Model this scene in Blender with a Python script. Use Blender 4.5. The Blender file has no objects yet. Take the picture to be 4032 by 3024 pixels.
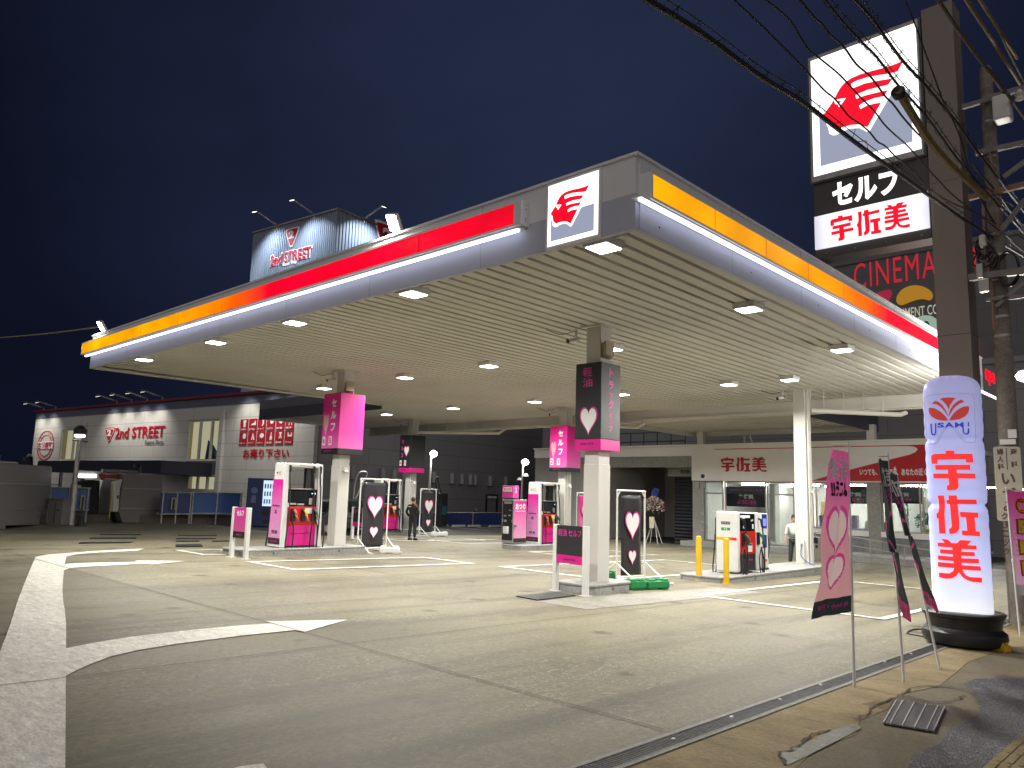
import bpy, bmesh, math, random
from mathutils import Vector, Matrix
random.seed(7)
SC = bpy.context.scene
COL = SC.collection
# ------------------------------------------------------------------ camera
FPX, PITCH, ROLL, YAW, CAMZ = 3023.669, math.radians(8.16896552), math.radians(1.68903969), math.radians(43.58480284), 1.68
def cam_axes():
    cp, sp = math.cos(PITCH), math.sin(PITCH)
    fwd, right, up = Vector((0, cp, sp)), Vector((1, 0, 0)), Vector((0, -sp, cp))
    cr, sr = math.cos(ROLL), math.sin(ROLL)
    r2, u2 = right*cr + up*sr, up*cr - right*sr
    Z = Matrix.Rotation(YAW, 3, 'Z')
    return Z @ r2, Z @ u2, Z @ fwd
CR, CU, CF = cam_axes()
CP = Vector((0, 0, CAMZ))
cd = bpy.data.cameras.new('camera'); cam = bpy.data.objects.new('camera', cd); COL.objects.link(cam)
cd.sensor_width = 36; cd.lens = FPX*36/4032; cd.clip_start = .05; cd.clip_end = 2000
m = Matrix((CR, CU, -CF)).transposed().to_4x4(); m.translation = CP
cam.matrix_world = m
SC.camera = cam
SC.render.engine = 'CYCLES'
SC.cycles.use_denoising = True
SC.cycles.max_bounces = 6; SC.cycles.diffuse_bounces = 4; SC.cycles.glossy_bounces = 3; SC.cycles.transmission_bounces = 4; SC.cycles.transparent_max_bounces = 8
SC.cycles.sample_clamp_indirect = 4.0
SC.cycles.caustics_reflective = False; SC.cycles.caustics_refractive = False
SC.view_settings.view_transform = 'Standard'; SC.view_settings.look = 'None'
SC.view_settings.exposure = 0.0; SC.view_settings.gamma = 1.0
# ------------------------------------------------------------------ night sky (navy, last dusk glow, faint cloud)
W = bpy.data.worlds.new('World'); SC.world = W; W.use_nodes = True
wn, wl = W.node_tree.nodes, W.node_tree.links
wn.clear()
wo = wn.new('ShaderNodeOutputWorld'); wb = wn.new('ShaderNodeBackground'); tc = wn.new('ShaderNodeTexCoord')
dot = wn.new('ShaderNodeVectorMath'); dot.operation = 'DOT_PRODUCT'; dot.inputs[1].default_value = Vector((-.60, .68, .45)).normalized()
wr = wn.new('ShaderNodeValToRGB'); cr_ = wr.color_ramp
cr_.elements[0].position = .6; cr_.elements[0].color = (.0020, .0026, .0072, 1)
cr_.elements[1].position = 1.0; cr_.elements[1].color = (.0175, .0255, .058, 1)
e = cr_.elements.new(.82); e.color = (.0046, .0062, .0165, 1)
e = cr_.elements.new(.94); e.color = (.0108, .0150, .037, 1)
ns = wn.new('ShaderNodeTexNoise'); ns.inputs['Scale'].default_value = 2.2; ns.inputs['Detail'].default_value = 4
mp = wn.new('ShaderNodeMapping'); mp.inputs['Scale'].default_value = (1, 1, 2.2)
mr = wn.new('ShaderNodeMapRange'); mr.inputs[1].default_value = .3; mr.inputs[2].default_value = .7; mr.inputs[3].default_value = .82; mr.inputs[4].default_value = 1.2
mx = wn.new('ShaderNodeMix'); mx.data_type = 'RGBA'; mx.blend_type = 'MULTIPLY'; mx.inputs[0].default_value = 1
wl.new(tc.outputs['Generated'], dot.inputs[0]); wl.new(dot.outputs['Value'], wr.inputs[0])
wl.new(tc.outputs['Generated'], mp.inputs[0]); wl.new(mp.outputs[0], ns.inputs['Vector']); wl.new(ns.outputs[0], mr.inputs[0])
# glow added low in the unseen sky behind, to light road-facing surfaces
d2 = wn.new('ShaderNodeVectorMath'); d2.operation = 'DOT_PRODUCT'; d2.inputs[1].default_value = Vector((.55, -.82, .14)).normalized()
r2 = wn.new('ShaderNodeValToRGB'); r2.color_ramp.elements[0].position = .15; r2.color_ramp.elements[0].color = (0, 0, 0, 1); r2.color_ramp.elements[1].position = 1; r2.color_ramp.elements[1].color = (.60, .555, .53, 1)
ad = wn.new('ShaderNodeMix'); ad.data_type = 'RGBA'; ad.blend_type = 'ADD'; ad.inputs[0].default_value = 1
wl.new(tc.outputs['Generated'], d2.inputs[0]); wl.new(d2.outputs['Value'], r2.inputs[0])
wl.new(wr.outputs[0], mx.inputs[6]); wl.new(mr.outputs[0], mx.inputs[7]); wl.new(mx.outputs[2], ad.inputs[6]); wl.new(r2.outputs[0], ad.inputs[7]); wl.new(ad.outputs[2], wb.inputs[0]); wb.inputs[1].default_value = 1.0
wl.new(wb.outputs[0], wo.inputs[0])
# ------------------------------------------------------------------ where things stand: rays of the survey onto ground and planes
GX, GY = -.003, -.018
def G(x, y, h=0.0): return GX*x + GY*y + h
def ray(px, py): return CR*((px-2016)/FPX) - CU*((py-1512)/FPX) + CF
def gp(px, py, h=0.0):
    d = ray(px, py); t = (h-CAMZ)/(d.z-GX*d.x-GY*d.y); return CP + d*t
def onz(px, py, z): d = ray(px, py); return CP + d*((z-CAMZ)/d.z)
def onx(px, py, X): d = ray(px, py); return CP + d*(X/d.x)
def ony(px, py, Y): d = ray(px, py); return CP + d*(Y/d.y)
def onpl(px, py, P, n): d = ray(px, py); n = Vector(n); return CP + d*((Vector(P)-CP).dot(n)/d.dot(n))
def zm(x0, y0, s): return lambda x, y: (x0+x/s, y0+y/s)
# ------------------------------------------------------------------ materials
MATS = {}
def _new(name):
    m = bpy.data.materials.new(name); m.use_nodes = True
    return m, m.node_tree.nodes, m.node_tree.links, m.node_tree.nodes['Principled BSDF']
def mat(name, col, rough=.5, metal=0.0, var=.08, scale=3.0, spec=.5, bump=0.0, coat=0.0):
    """painted / plastic / metal surface with slight blotches and grime in colour and gloss"""
    if name in MATS: return MATS[name]
    m, n, l, b = _new(name)
    t = n.new('ShaderNodeTexCoord'); z = n.new('ShaderNodeTexNoise'); z.inputs['Scale'].default_value = scale; z.inputs['Detail'].default_value = 6
    l.new(t.outputs['Object'], z.inputs['Vector'])
    r = n.new('ShaderNodeValToRGB'); c = Vector(col[:3])
    r.color_ramp.elements[0].position = .3; r.color_ramp.elements[1].position = .7
    r.color_ramp.elements[0].color = (*(c*(1-var)), 1); r.color_ramp.elements[1].color = (*[min(1, x*(1+var)) for x in c], 1)
    l.new(z.outputs[0], r.inputs[0]); l.new(r.outputs[0], b.inputs['Base Color'])
    q = n.new('ShaderNodeMapRange'); q.inputs[3].default_value = max(.02, rough-.08); q.inputs[4].default_value = min(1, rough+.08)
    l.new(z.outputs[0], q.inputs[0]); l.new(q.outputs[0], b.inputs['Roughness'])
    b.inputs['Metallic'].default_value = metal; b.inputs['Specular IOR Level'].default_value = spec; b.inputs['Coat Weight'].default_value = coat
    if bump:
        bp = n.new('ShaderNodeBump'); bp.inputs['Strength'].default_value = bump; bp.inputs['Distance'].default_value = .01
        z2 = n.new('ShaderNodeTexNoise'); z2.inputs['Scale'].default_value = scale*14; l.new(t.outputs['Object'], z2.inputs['Vector'])
        l.new(z2.outputs[0], bp.inputs['Height']); l.new(bp.outputs[0], b.inputs['Normal'])
    MATS[name] = m; return m
def glow(name, col, strength, base=None):
    if name in MATS: return MATS[name]
    m, n, l, b = _new(name)
    b.inputs['Base Color'].default_value = (*(base or [min(.8, c) for c in col]), 1); b.inputs['Roughness'].default_value = .4
    b.inputs['Emission Color'].default_value = (*col, 1); b.inputs['Emission Strength'].default_value = strength
    MATS[name] = m; return m
def glowramp(name, axis, stops, strength, x0, x1, blot=0.0):
    """backlit sheet with a colour ramp along one object axis; noise paints brighter spots in place of tubes behind"""
    m, n, l, b = _new(name)
    t = n.new('ShaderNodeTexCoord'); s = n.new('ShaderNodeSeparateXYZ'); q = n.new('ShaderNodeMapRange'); r = n.new('ShaderNodeValToRGB')
    q.inputs[1].default_value = x0; q.inputs[2].default_value = x1
    l.new(t.outputs['Object'], s.inputs[0]); l.new(s.outputs[axis], q.inputs[0]); l.new(q.outputs[0], r.inputs[0])
    el = r.color_ramp.elements
    while len(el) < len(stops): el.new(.5)
    for i, (p, c) in enumerate(stops): el[i].position = p
    for i, (p, c) in enumerate(stops): el[i].color = (*c, 1)
    l.new(r.outputs[0], b.inputs['Emission Color']); l.new(r.outputs[0], b.inputs['Base Color']); b.inputs['Roughness'].default_value = .35
    b.inputs['Emission Strength'].default_value = strength
    if blot:
        w = n.new('ShaderNodeTexNoise'); w.inputs['Scale'].default_value = .9; w.inputs['Detail'].default_value = 1; l.new(t.outputs['Object'], w.inputs['Vector'])
        k = n.new('ShaderNodeMapRange'); k.inputs[1].default_value = .35; k.inputs[2].default_value = .7; k.inputs[3].default_value = strength*(1-blot); k.inputs[4].default_value = strength*(1+blot)
        l.new(w.outputs[0], k.inputs[0]); l.new(k.outputs[0], b.inputs['Emission Strength'])
    return m
def ramp_mat(name, axis, stops, x0, x1, rough=.45):
    """printed film with a colour gradient along one object axis"""
    if name in MATS: return MATS[name]
    m = glowramp(name, axis, stops, 0.0, x0, x1); b = m.node_tree.nodes['Principled BSDF']; b.inputs['Roughness'].default_value = rough
    MATS[name] = m; return m
def concrete(name, c0, c1, rough=.6, scale=.5, fine=18, stretch=(1, 1, 1), dark=(.10, .095, .08), worn=.5, crack=None, yard=False):
    m, n, l, b = _new(name)
    t = n.new('ShaderNodeTexCoord'); mp = n.new('ShaderNodeMapping'); mp.inputs['Scale'].default_value = stretch; l.new(t.outputs['Object'], mp.inputs[0])
    def noise(sc, det, rgh=.6, vec=mp.outputs[0]):
        z = n.new('ShaderNodeTexNoise'); z.inputs['Scale'].default_value = sc; z.inputs['Detail'].default_value = det; z.inputs['Roughness'].default_value = rgh; l.new(vec, z.inputs['Vector']); return z.outputs[0]
    def ramp(src, p0, p1, a, c):
        r = n.new('ShaderNodeValToRGB'); r.color_ramp.elements[0].position = p0; r.color_ramp.elements[1].position = p1
        r.color_ramp.elements[0].color = (*a, 1); r.color_ramp.elements[1].color = (*c, 1); l.new(src, r.inputs[0]); return r.outputs[0]
    def mix(f, a, c, mode='MIX'):
        x = n.new('ShaderNodeMix'); x.data_type = 'RGBA'; x.blend_type = mode
        if isinstance(f, float): x.inputs[0].default_value = f
        else: l.new(f, x.inputs[0])
        l.new(a, x.inputs[6]); l.new(c, x.inputs[7]); return x.outputs[2]
    big = ramp(noise(scale, 5), .35, .68, c0, c1)
    fine_ = ramp(noise(fine, 6, .75), .3, .75, (.62, .62, .62), (1.25, 1.25, 1.22))
    col = mix(1.0, big, fine_, 'MULTIPLY')
    col = mix(1.0, col, ramp(noise(fine*4.2, 3, .7), .3, .72, (.80, .80, .80), (1.22, 1.21, 1.18)), 'MULTIPLY')
    stain = n.new('ShaderNodeValToRGB'); stain.color_ramp.elements[0].position = .56; stain.color_ramp.elements[1].position = .74
    stain.color_ramp.elements[0].color = (0, 0, 0, 1); stain.color_ramp.elements[1].color = (worn, worn, worn, 1); l.new(noise(scale*2.7, 7, .7), stain.inputs[0])
    dk = n.new('ShaderNodeRGB'); dk.outputs[0].default_value = (*dark, 1)
    col = mix(stain.outputs[0], col, dk.outputs[0])
    if crack:
        v = n.new('ShaderNodeTexNoise'); v.inputs['Scale'].default_value = crack; v.inputs['Detail'].default_value = 5; v.inputs['Distortion'].default_value = 2.2; v.inputs['Roughness'].default_value = .55
        l.new(mp.outputs[0], v.inputs['Vector'])
        r = n.new('ShaderNodeValToRGB'); el = r.color_ramp.elements; el[0].position = .485; el[0].color = (0, 0, 0, 1); el[1].position = .5; el[1].color = (1, 1, 1, 1); q = el.new(.515); q.color = (0, 0, 0, 1)
        l.new(v.outputs[0], r.inputs[0])
        msk = ramp(noise(scale*1.6, 3), .38, .6, (0, 0, 0), (.75, .75, .75))
        mm = n.new('ShaderNodeMath'); mm.operation = 'MULTIPLY'; l.new(r.outputs[0], mm.inputs[0]); l.new(msk, mm.inputs[1])
        lt = n.new('ShaderNodeRGB'); lt.outputs[0].default_value = (.46, .43, .34, 1)
        col = mix(mm.outputs[0], col, lt.outputs[0])
    if yard:     # slabs cast on different days, tyre tracks along the lanes, oil drips
        k = n.new('ShaderNodeTexBrick'); k.offset = 0; k.inputs['Scale'].default_value = 1; k.inputs['Brick Width'].default_value = 6.09; k.inputs['Row Height'].default_value = 5.46; k.inputs['Mortar Size'].default_value = 0
        k.inputs['Color1'].default_value = (.84,.84,.84,1); k.inputs['Color2'].default_value = (1.1,1.1,1.1,1)
        m3 = n.new('ShaderNodeMapping'); m3.inputs['Location'].default_value = (7.57, .1, 0); l.new(t.outputs['Object'], m3.inputs[0]); l.new(m3.outputs[0], k.inputs[0]); col = mix(1.0, col, k.outputs[0], 'MULTIPLY')
        m2 = n.new('ShaderNodeMapping'); m2.inputs['Scale'].default_value = (1.5, .10, 1); l.new(t.outputs['Object'], m2.inputs[0])
        tr = ramp(noise(1.0, 4, .6, m2.outputs[0]), .50, .72, (1, 1, 1), (.58, .575, .57)); col = mix(1.0, col, tr, 'MULTIPLY')
        v = n.new('ShaderNodeTexVoronoi'); v.inputs['Scale'].default_value = .9; l.new(t.outputs['Object'], v.inputs['Vector'])
        ad_ = n.new('ShaderNodeMath'); ad_.operation = 'ADD'; l.new(v.outputs['Distance'], ad_.inputs[0]); sn = n.new('ShaderNodeMath'); sn.operation = 'MULTIPLY'; sn.inputs[1].default_value = .22; l.new(noise(7, 4), sn.inputs[0]); l.new(sn.outputs[0], ad_.inputs[1])
        dr_ = ramp(ad_.outputs[0], .19, .27, (.45, .43, .41), (1, 1, 1)); col = mix(1.0, col, dr_, 'MULTIPLY')
    l.new(col, b.inputs['Base Color'])
    rr = n.new('ShaderNodeMapRange'); rr.inputs[3].default_value = rough-.15; rr.inputs[4].default_value = rough+.2; l.new(noise(scale*4, 5), rr.inputs[0]); l.new(rr.outputs[0], b.inputs['Roughness'])
    bp = n.new('ShaderNodeBump'); bp.inputs['Strength'].default_value = .35; bp.inputs['Distance'].default_value = .006; l.new(noise(fine*3, 6, .8), bp.inputs['Height']); l.new(bp.outputs[0], b.inputs['Normal'])
    b.inputs['Specular IOR Level'].default_value = .3
    MATS[name] = m; return m
def cloth_mat(name, m0):
    """thin flag cloth that lets some light through; takes the colour network of an existing material"""
    if name in MATS: return MATS[name]
    m = m0.copy(); m.name = name; n, l = m.node_tree.nodes, m.node_tree.links; b = n['Principled BSDF']; o = n['Material Output']
    tr = n.new('ShaderNodeBsdfTranslucent'); mx = n.new('ShaderNodeMixShader'); mx.inputs[0].default_value = .4
    l.new(b.inputs['Base Color'].links[0].from_socket, tr.inputs[0]); l.new(b.outputs[0], mx.inputs[1]); l.new(tr.outputs[0], mx.inputs[2]); l.new(mx.outputs[0], o.inputs[0])
    MATS[name] = m; return m
def glass(name, tint=(.8, .85, .85), rough=.02):
    if name in MATS: return MATS[name]
    m, n, l, b = _new(name)
    n.remove(b); o = n['Material Output']
    tr = n.new('ShaderNodeBsdfTransparent'); tr.inputs[0].default_value = (*tint, 1)
    gl = n.new('ShaderNodeBsdfGlossy'); gl.inputs['Roughness'].default_value = rough
    lw = n.new('ShaderNodeLayerWeight'); lw.inputs[0].default_value = .5; pw = n.new('ShaderNodeMath'); pw.operation = 'POWER'; pw.inputs[1].default_value = 4; l.new(lw.outputs['Facing'], pw.inputs[0])
    fr = n.new('ShaderNodeMapRange'); fr.inputs[3].default_value = .05; fr.inputs[4].default_value = .75; l.new(pw.outputs[0], fr.inputs[0])
    mx = n.new('ShaderNodeMixShader'); l.new(fr.outputs[0], mx.inputs[0]); l.new(tr.outputs[0], mx.inputs[1]); l.new(gl.outputs[0], mx.inputs[2]); l.new(mx.outputs[0], o.inputs[0])
    MATS[name] = m; return m
# ------------------------------------------------------------------ mesh building
class MB:
    def __init__(s): s.v = []; s.f = []
    def add(s, vs, fs):
        o = len(s.v); s.v += [Vector(x) for x in vs]; s.f += [tuple(i+o for i in f) for f in fs]; return s
    def box(s, x0, x1, y0, y1, z0, z1):
        return s.add([(x0,y0,z0),(x1,y0,z0),(x1,y1,z0),(x0,y1,z0),(x0,y0,z1),(x1,y0,z1),(x1,y1,z1),(x0,y1,z1)],
                     [(0,3,2,1),(4,5,6,7),(0,1,5,4),(1,2,6,5),(2,3,7,6),(3,0,4,7)])
    def c(s, cx, cy, cz, sx, sy, sz): return s.box(cx-sx/2, cx+sx/2, cy-sy/2, cy+sy/2, cz-sz/2, cz+sz/2)
    def hexa(s, b, t):   # 4 bottom pts, 4 top pts
        return s.add(list(b)+list(t), [(0,3,2,1),(4,5,6,7),(0,1,5,4),(1,2,6,5),(2,3,7,6),(3,0,4,7)])
    def tube(s, pts, r, n=8, caps=True):
        pts = [Vector(p) for p in pts]; rs = r if isinstance(r, (list, tuple)) else [r]*len(pts)
        up = None; rings = []
        for i, p in enumerate(pts):
            d = (pts[min(i+1, len(pts)-1)]-pts[max(i-1, 0)]).normalized()
            if up is None: up = Vector((0,0,1)) if abs(d.z) < .9 else Vector((1,0,0))
            a = (up - d*up.dot(d)); a = a.normalized() if a.length > 1e-6 else d.orthogonal().normalized()
            up = a; b = d.cross(a)
            rings.append([p + (a*math.cos(2*math.pi*k/n) + b*math.sin(2*math.pi*k/n))*rs[i] for k in range(n)])
        o = len(s.v)
        for g in rings: s.v += g
        for i in range(len(rings)-1):
            for k in range(n): s.f.append((o+i*n+k, o+i*n+(k+1)%n, o+(i+1)*n+(k+1)%n, o+(i+1)*n+k))
        if caps: s.f.append(tuple(o+k for k in reversed(range(n)))); s.f.append(tuple(o+(len(rings)-1)*n+k for k in range(n)))
        return s
    def lathe(s, prof, c=(0,0,0), n=24):
        c = Vector(c); o = len(s.v); k0 = len(prof)
        for r, z in prof:
            for k in range(n): a = 2*math.pi*k/n; s.v.append(c+Vector((r*math.cos(a), r*math.sin(a), z)))
        for i in range(k0-1):
            for k in range(n): s.f.append((o+i*n+k, o+i*n+(k+1)%n, o+(i+1)*n+(k+1)%n, o+(i+1)*n+k))
        s.f.append(tuple(o+k for k in reversed(range(n)))); s.f.append(tuple(o+(k0-1)*n+k for k in range(n)))
        return s
    def prism(s, pts, ext):   # polygon in 3-D pushed along ext
        pts = [Vector(p) for p in pts]; ext = Vector(ext); n = len(pts); o = len(s.v)
        s.v += pts + [p+ext for p in pts]
        s.f.append(tuple(o+i for i in reversed(range(n)))); s.f.append(tuple(o+n+i for i in range(n)))
        for i in range(n): s.f.append((o+i, o+(i+1)%n, o+n+(i+1)%n, o+n+i))
        return s
    def shape(s, polys, F, t=.004):   # 2-D outlines (right, up) in a frame F -> thin relief standing proud of the frame's plane
        for p in polys: s.prism([F(x, y, 0) for x, y in p], F(0, 0, t)-F(0, 0, 0))
        return s
    def build(s, name, m, parent=None, smooth=False, bevel=0.0, seg=2, loc=None):
        me = bpy.data.meshes.new(name); me.from_pydata([tuple(v) for v in s.v], [], s.f); me.materials.append(m)
        b = bmesh.new(); b.from_mesh(me); bmesh.ops.delete(b, geom=[v for v in b.verts if not v.link_faces], context='VERTS'); bmesh.ops.recalc_face_normals(b, faces=b.faces); b.to_mesh(me); b.free()
        if smooth:
            for p in me.polygons: p.use_smooth = True
            me.set_sharp_from_angle(angle=math.radians(40))
        o = bpy.data.objects.new(name, me); COL.objects.link(o)
        if parent is not None: o.parent = parent
        if loc is not None: o.location = loc
        if bevel:
            d = o.modifiers.new('bevel', 'BEVEL'); d.width = bevel; d.segments = seg; d.limit_method = 'ANGLE'; d.angle_limit = math.radians(50)
        return o
def tag(o, label, cat, group=None):
    o['label'] = label; o['category'] = cat
    if group: o['group'] = group
    return o
def thing(name, label, cat, loc=(0,0,0), rz=0.0, group=None):
    o = bpy.data.objects.new(name, None); COL.objects.link(o); o.location = loc; o.rotation_euler = (0, 0, rz); o.empty_display_size = .1
    return tag(o, label, cat, group)
def struct(o): o['kind'] = 'structure'; return o
def copy_tree(o, parent=None):
    c = o.copy(); COL.objects.link(c)
    if parent is not None: c.parent = parent
    for ch in list(o.children): copy_tree(ch, c)
    return c
# frames: FS faces -Y (right = +X), FE faces +X (right = +Y); origin given
def frame(o, r, u, n):
    o, r, u, n = Vector(o), Vector(r), Vector(u), Vector(n)
    def F(x, y, z=0.0): return o + r*x + u*y + n*z
    F.m = Matrix((r, u, n)).transposed().to_4x4(); F.m.translation = o
    return F
def FS(x, y, z): return frame((x, y, z), (1,0,0), (0,0,1), (0,-1,0))
def FE(x, y, z): return frame((x, y, z), (0,1,0), (0,0,1), (1,0,0))
_FONT = {}
def text(s, F, cx, cy, w, h, m, parent=None, bold=.02, name='lettering', t=.004, lift=.003, spacing=1.0, line=1.0, arc=None):
    """words as thin raised letters in frame F, centred at (cx,cy), scaled to w by h (either may be None)"""
    key = (s, bold, spacing, line)
    if key not in _FONT:
        c = bpy.data.curves.new('words', 'FONT'); c.body = s; c.offset = bold; c.align_x = 'CENTER'; c.space_character = spacing; c.space_line = line; c.resolution_u = 3
        o = bpy.data.objects.new('words', c); COL.objects.link(o)
        me = bpy.data.meshes.new_from_object(o.evaluated_get(bpy.context.evaluated_depsgraph_get()))
        bpy.data.objects.remove(o)
        _FONT[key] = ([v.co.copy() for v in me.vertices], [tuple(p.vertices) for p in me.polygons])
    vs, fs = _FONT[key]
    x0, x1 = min(v.x for v in vs), max(v.x for v in vs); y0, y1 = min(v.y for v in vs), max(v.y for v in vs)
    kx = w/(x1-x0) if w else None; ky = h/(y1-y0) if h else None
    kx = kx or ky; ky = ky or kx
    b = MB(); nv = len(vs)
    b.add([F(cx+(v.x-(x0+x1)/2)*kx, cy+(v.y-(y0+y1)/2)*ky, lift) for v in vs], fs)
    me = bpy.data.meshes.new(name); me.from_pydata([tuple(v) for v in b.v], [], b.f); me.materials.append(m)
    o = bpy.data.objects.new(name, me); COL.objects.link(o)
    if parent is not None: o.parent = parent
    return o
def light(kind, name, loc, energy, col, parent=None, size=.3, target=None, angle=None, blend=.5, size_y=None, spread=None):
    d = bpy.data.lights.new(name, kind); d.energy = energy; d.color = col
    if kind == 'AREA': d.size = size; d.shape = 'RECTANGLE' if size_y else 'SQUARE'; d.size_y = size_y or size
    if spread: d.spread = spread
    else: d.shadow_soft_size = size
    if kind == 'SPOT': d.spot_size = angle or math.radians(90); d.spot_blend = blend
    o = bpy.data.objects.new(name, d); COL.objects.link(o); o.location = loc
    if target is not None: o.rotation_euler = (Vector(target)-Vector(loc)).to_track_quat('-Z', 'Y').to_euler()
    if parent is not None: o.parent = parent
    return o
def arcpts(c, r, a0, a1, n=12): return [(c[0]+r*math.cos(math.radians(a0+(a1-a0)*i/n)), c[1]+r*math.sin(math.radians(a0+(a1-a0)*i/n))) for i in range(n+1)]
def rrect(x0, y0, x1, y1, r, n=5): return arcpts((x1-r,y1-r),r,0,90,n)+arcpts((x0+r,y1-r),r,90,180,n)+arcpts((x0+r,y0+r),r,180,270,n)+arcpts((x1-r,y0+r),r,270,360,n)
def catmull(pts, n=6, closed=False):
    P = [Vector(p) for p in pts]; out = []
    k = len(P)
    for i in range(k if closed else k-1):
        p0, p1, p2, p3 = (P[(i-1)%k], P[i], P[(i+1)%k], P[(i+2)%k]) if closed else (P[max(i-1,0)], P[i], P[i+1], P[min(i+2,k-1)])
        for j in range(n):
            t = j/n; out.append(.5*((2*p1)+(p2-p0)*t+(2*p0-5*p1+4*p2-p3)*t*t+(3*p1-p0-3*p2+p3)*t**3))
    if not closed: out.append(P[-1])
    return out
# ================================================================== ground and markings
M_con = concrete('forecourt concrete', (.15,.134,.090), (.25,.228,.158), .5, .30, 26, (1,.6,1), (.080,.070,.05), .75, crack=4.5, yard=True)
M_asp = concrete('old asphalt', (.045,.045,.047), (.075,.073,.07), .75, .4, 40, dark=(.03,.03,.03))
M_side = concrete('sidewalk', (.15,.128,.088), (.21,.18,.125), .8, .9, 30, dark=(.075,.065,.05), worn=.6)
M_tan = concrete('sandy strip', (.235,.185,.105), (.345,.27,.155), .85, 1.2, 22, (1,2.2,1), dark=(.13,.105,.07), worn=.95)
M_chip = concrete('coarse asphalt', (.03,.03,.034), (.06,.06,.065), .7, 2.0, 70, dark=(.16,.155,.15), worn=.35)
M_strip = concrete('pale concrete', (.25,.24,.215), (.31,.30,.27), .65, .8, 14, dark=(.25,.24,.2), worn=.4)
M_curb = concrete('island concrete', (.30,.30,.295), (.37,.37,.365), .6, 1.5, 14, dark=(.28,.27,.25), worn=.35)
M_paint = concrete('road paint', (.68,.65,.60), (.80,.78,.73), .6, .7, 9, (.55,1.5,1), dark=(.44,.40,.34), worn=.75)
M_line = concrete('box paint', (.72,.72,.68), (.80,.80,.77), .55, 1.5, 20, dark=(.5,.48,.42), worn=.45)
M_joint = mat('joint sealant', (.035,.03,.025), .8)
M_gal = mat('galvanised steel', (.42,.41,.40), .45, .8, .2, 8)
M_white = mat('white powder coat', (.66,.66,.645), .35, 0, .03, 2)
M_col = mat('cream column paint', (.56,.545,.51), .42, 0, .04, 1.2)
M_black = mat('black plastic', (.012,.012,.014), .38)
M_rub = mat('black rubber', (.010,.010,.011), .45)
M_dark = mat('charcoal film', (.022,.022,.026), .38)
M_grey = mat('grey panel', (.30,.30,.30), .45)
M_chrome = mat('chrome', (.6,.6,.6), .18, 1.0)
M_pink = mat('magenta film', (.62,.010,.23), .35)
M_pinktext = mat('pink lettering', (.62,.04,.30), .4)
M_red = mat('red panel', (.50,.012,.012), .3)
M_ink = mat('dark ink', (.03,.012,.02), .5)
M_wtext = mat('white lettering', (.80,.79,.79), .4, 0, .01)

def chips(name):
    m, n, l, b = _new(name); t = n.new('ShaderNodeTexCoord')
    v = n.new('ShaderNodeTexVoronoi'); v.inputs['Scale'].default_value = 60; l.new(t.outputs['Object'], v.inputs['Vector'])
    s = n.new('ShaderNodeSeparateColor'); l.new(v.outputs['Color'], s.inputs[0])
    r = n.new('ShaderNodeValToRGB'); el = r.color_ramp.elements; el[0].position = .1; el[0].color = (.022,.022,.026,1); el[1].position = .98; el[1].color = (.17,.17,.18,1); q = el.new(.8); q.color = (.055,.055,.062,1); l.new(s.outputs[0], r.inputs[0])
    z = n.new('ShaderNodeTexNoise'); z.inputs['Scale'].default_value = 1.6; z.inputs['Detail'].default_value = 5; l.new(t.outputs['Object'], z.inputs['Vector'])
    k = n.new('ShaderNodeMapRange'); k.inputs[1].default_value = .3; k.inputs[2].default_value = .7; k.inputs[3].default_value = .5; k.inputs[4].default_value = 1.5; l.new(z.outputs[0], k.inputs[0])
    x = n.new('ShaderNodeMix'); x.data_type = 'RGBA'; x.blend_type = 'MULTIPLY'; x.inputs[0].default_value = 1; l.new(r.outputs[0], x.inputs[6]); l.new(k.outputs[0], x.inputs[7]); l.new(x.outputs[2], b.inputs['Base Color'])
    bp = n.new('ShaderNodeBump'); bp.inputs['Strength'].default_value = .9; bp.inputs['Distance'].default_value = .012; l.new(v.outputs['Distance'], bp.inputs['Height']); l.new(bp.outputs[0], b.inputs['Normal']); b.inputs['Roughness'].default_value = .6
    return m
def sheet(name, pts, h, m, n=None):
    b = MB(); b.add([(p[0], p[1], G(p[0], p[1], h)) for p in pts], [tuple(range(len(pts)))])
    return struct(b.build(name, m))
sheet('ground', [(-420,-160),(260,-160),(260,460),(-420,460)], -.03, M_asp)
sheet('forecourt', [(-44,-15),(-3.315,-15),(-3.315,34.4),(-28,34.4),(-28,17.5),(-44,17.5)], 0, M_con)
sheet('sidewalk', [(-3.07,-12),(9,-12),(9,70),(-3.07,70)], 0, M_side)
tan = [(-3.07,1),(-2.3,2.2),(-2.22,3.6),(-2.38,4.6),(-2.33,5.3),(-2.42,5.9),(-2.36,6.5),(-2.5,7.0),(-2.47,7.6),(-2.6,8.3),(-2.45,9.1),(-2.52,10),(-2.62,11),(-2.55,12.6),(-2.3,13.6),(-2.25,16),(-2.45,19),(-2.5,30),(-3.07,40)]
sheet('sandy_path', tan, .004, M_tan)
chip = [(-1.95,3.0),(-1.80,5.2),(-1.78,5.8),(-1.9,6.3),(-1.84,6.8),(-1.9,7.3),(-1.88,8.2),(-2.0,8.7),(-2.12,9.15),(-2.32,9.45),(-2.3,9.9),(-2.05,10.3),(-1.75,10.6),(-1.5,10.3),(-1.2,10.6),(2.5,11.5),(2.5,3)]
sheet('asphalt_path', chip, .004, chips('chip asphalt'))
sheet('road', [(2.7,-12),(9,-12),(9,70),(2.7,70)], .008, M_asp)
patch = [gp(*zm(2200,2300,1.2074)(*p)) for p in ((1052,812),(1090,866),(1285,770),(1437,690),(1415,665),(1300,700),(1180,760))]
sheet('path_patch', [(p.x,p.y) for p in patch], .0085, M_strip)
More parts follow.
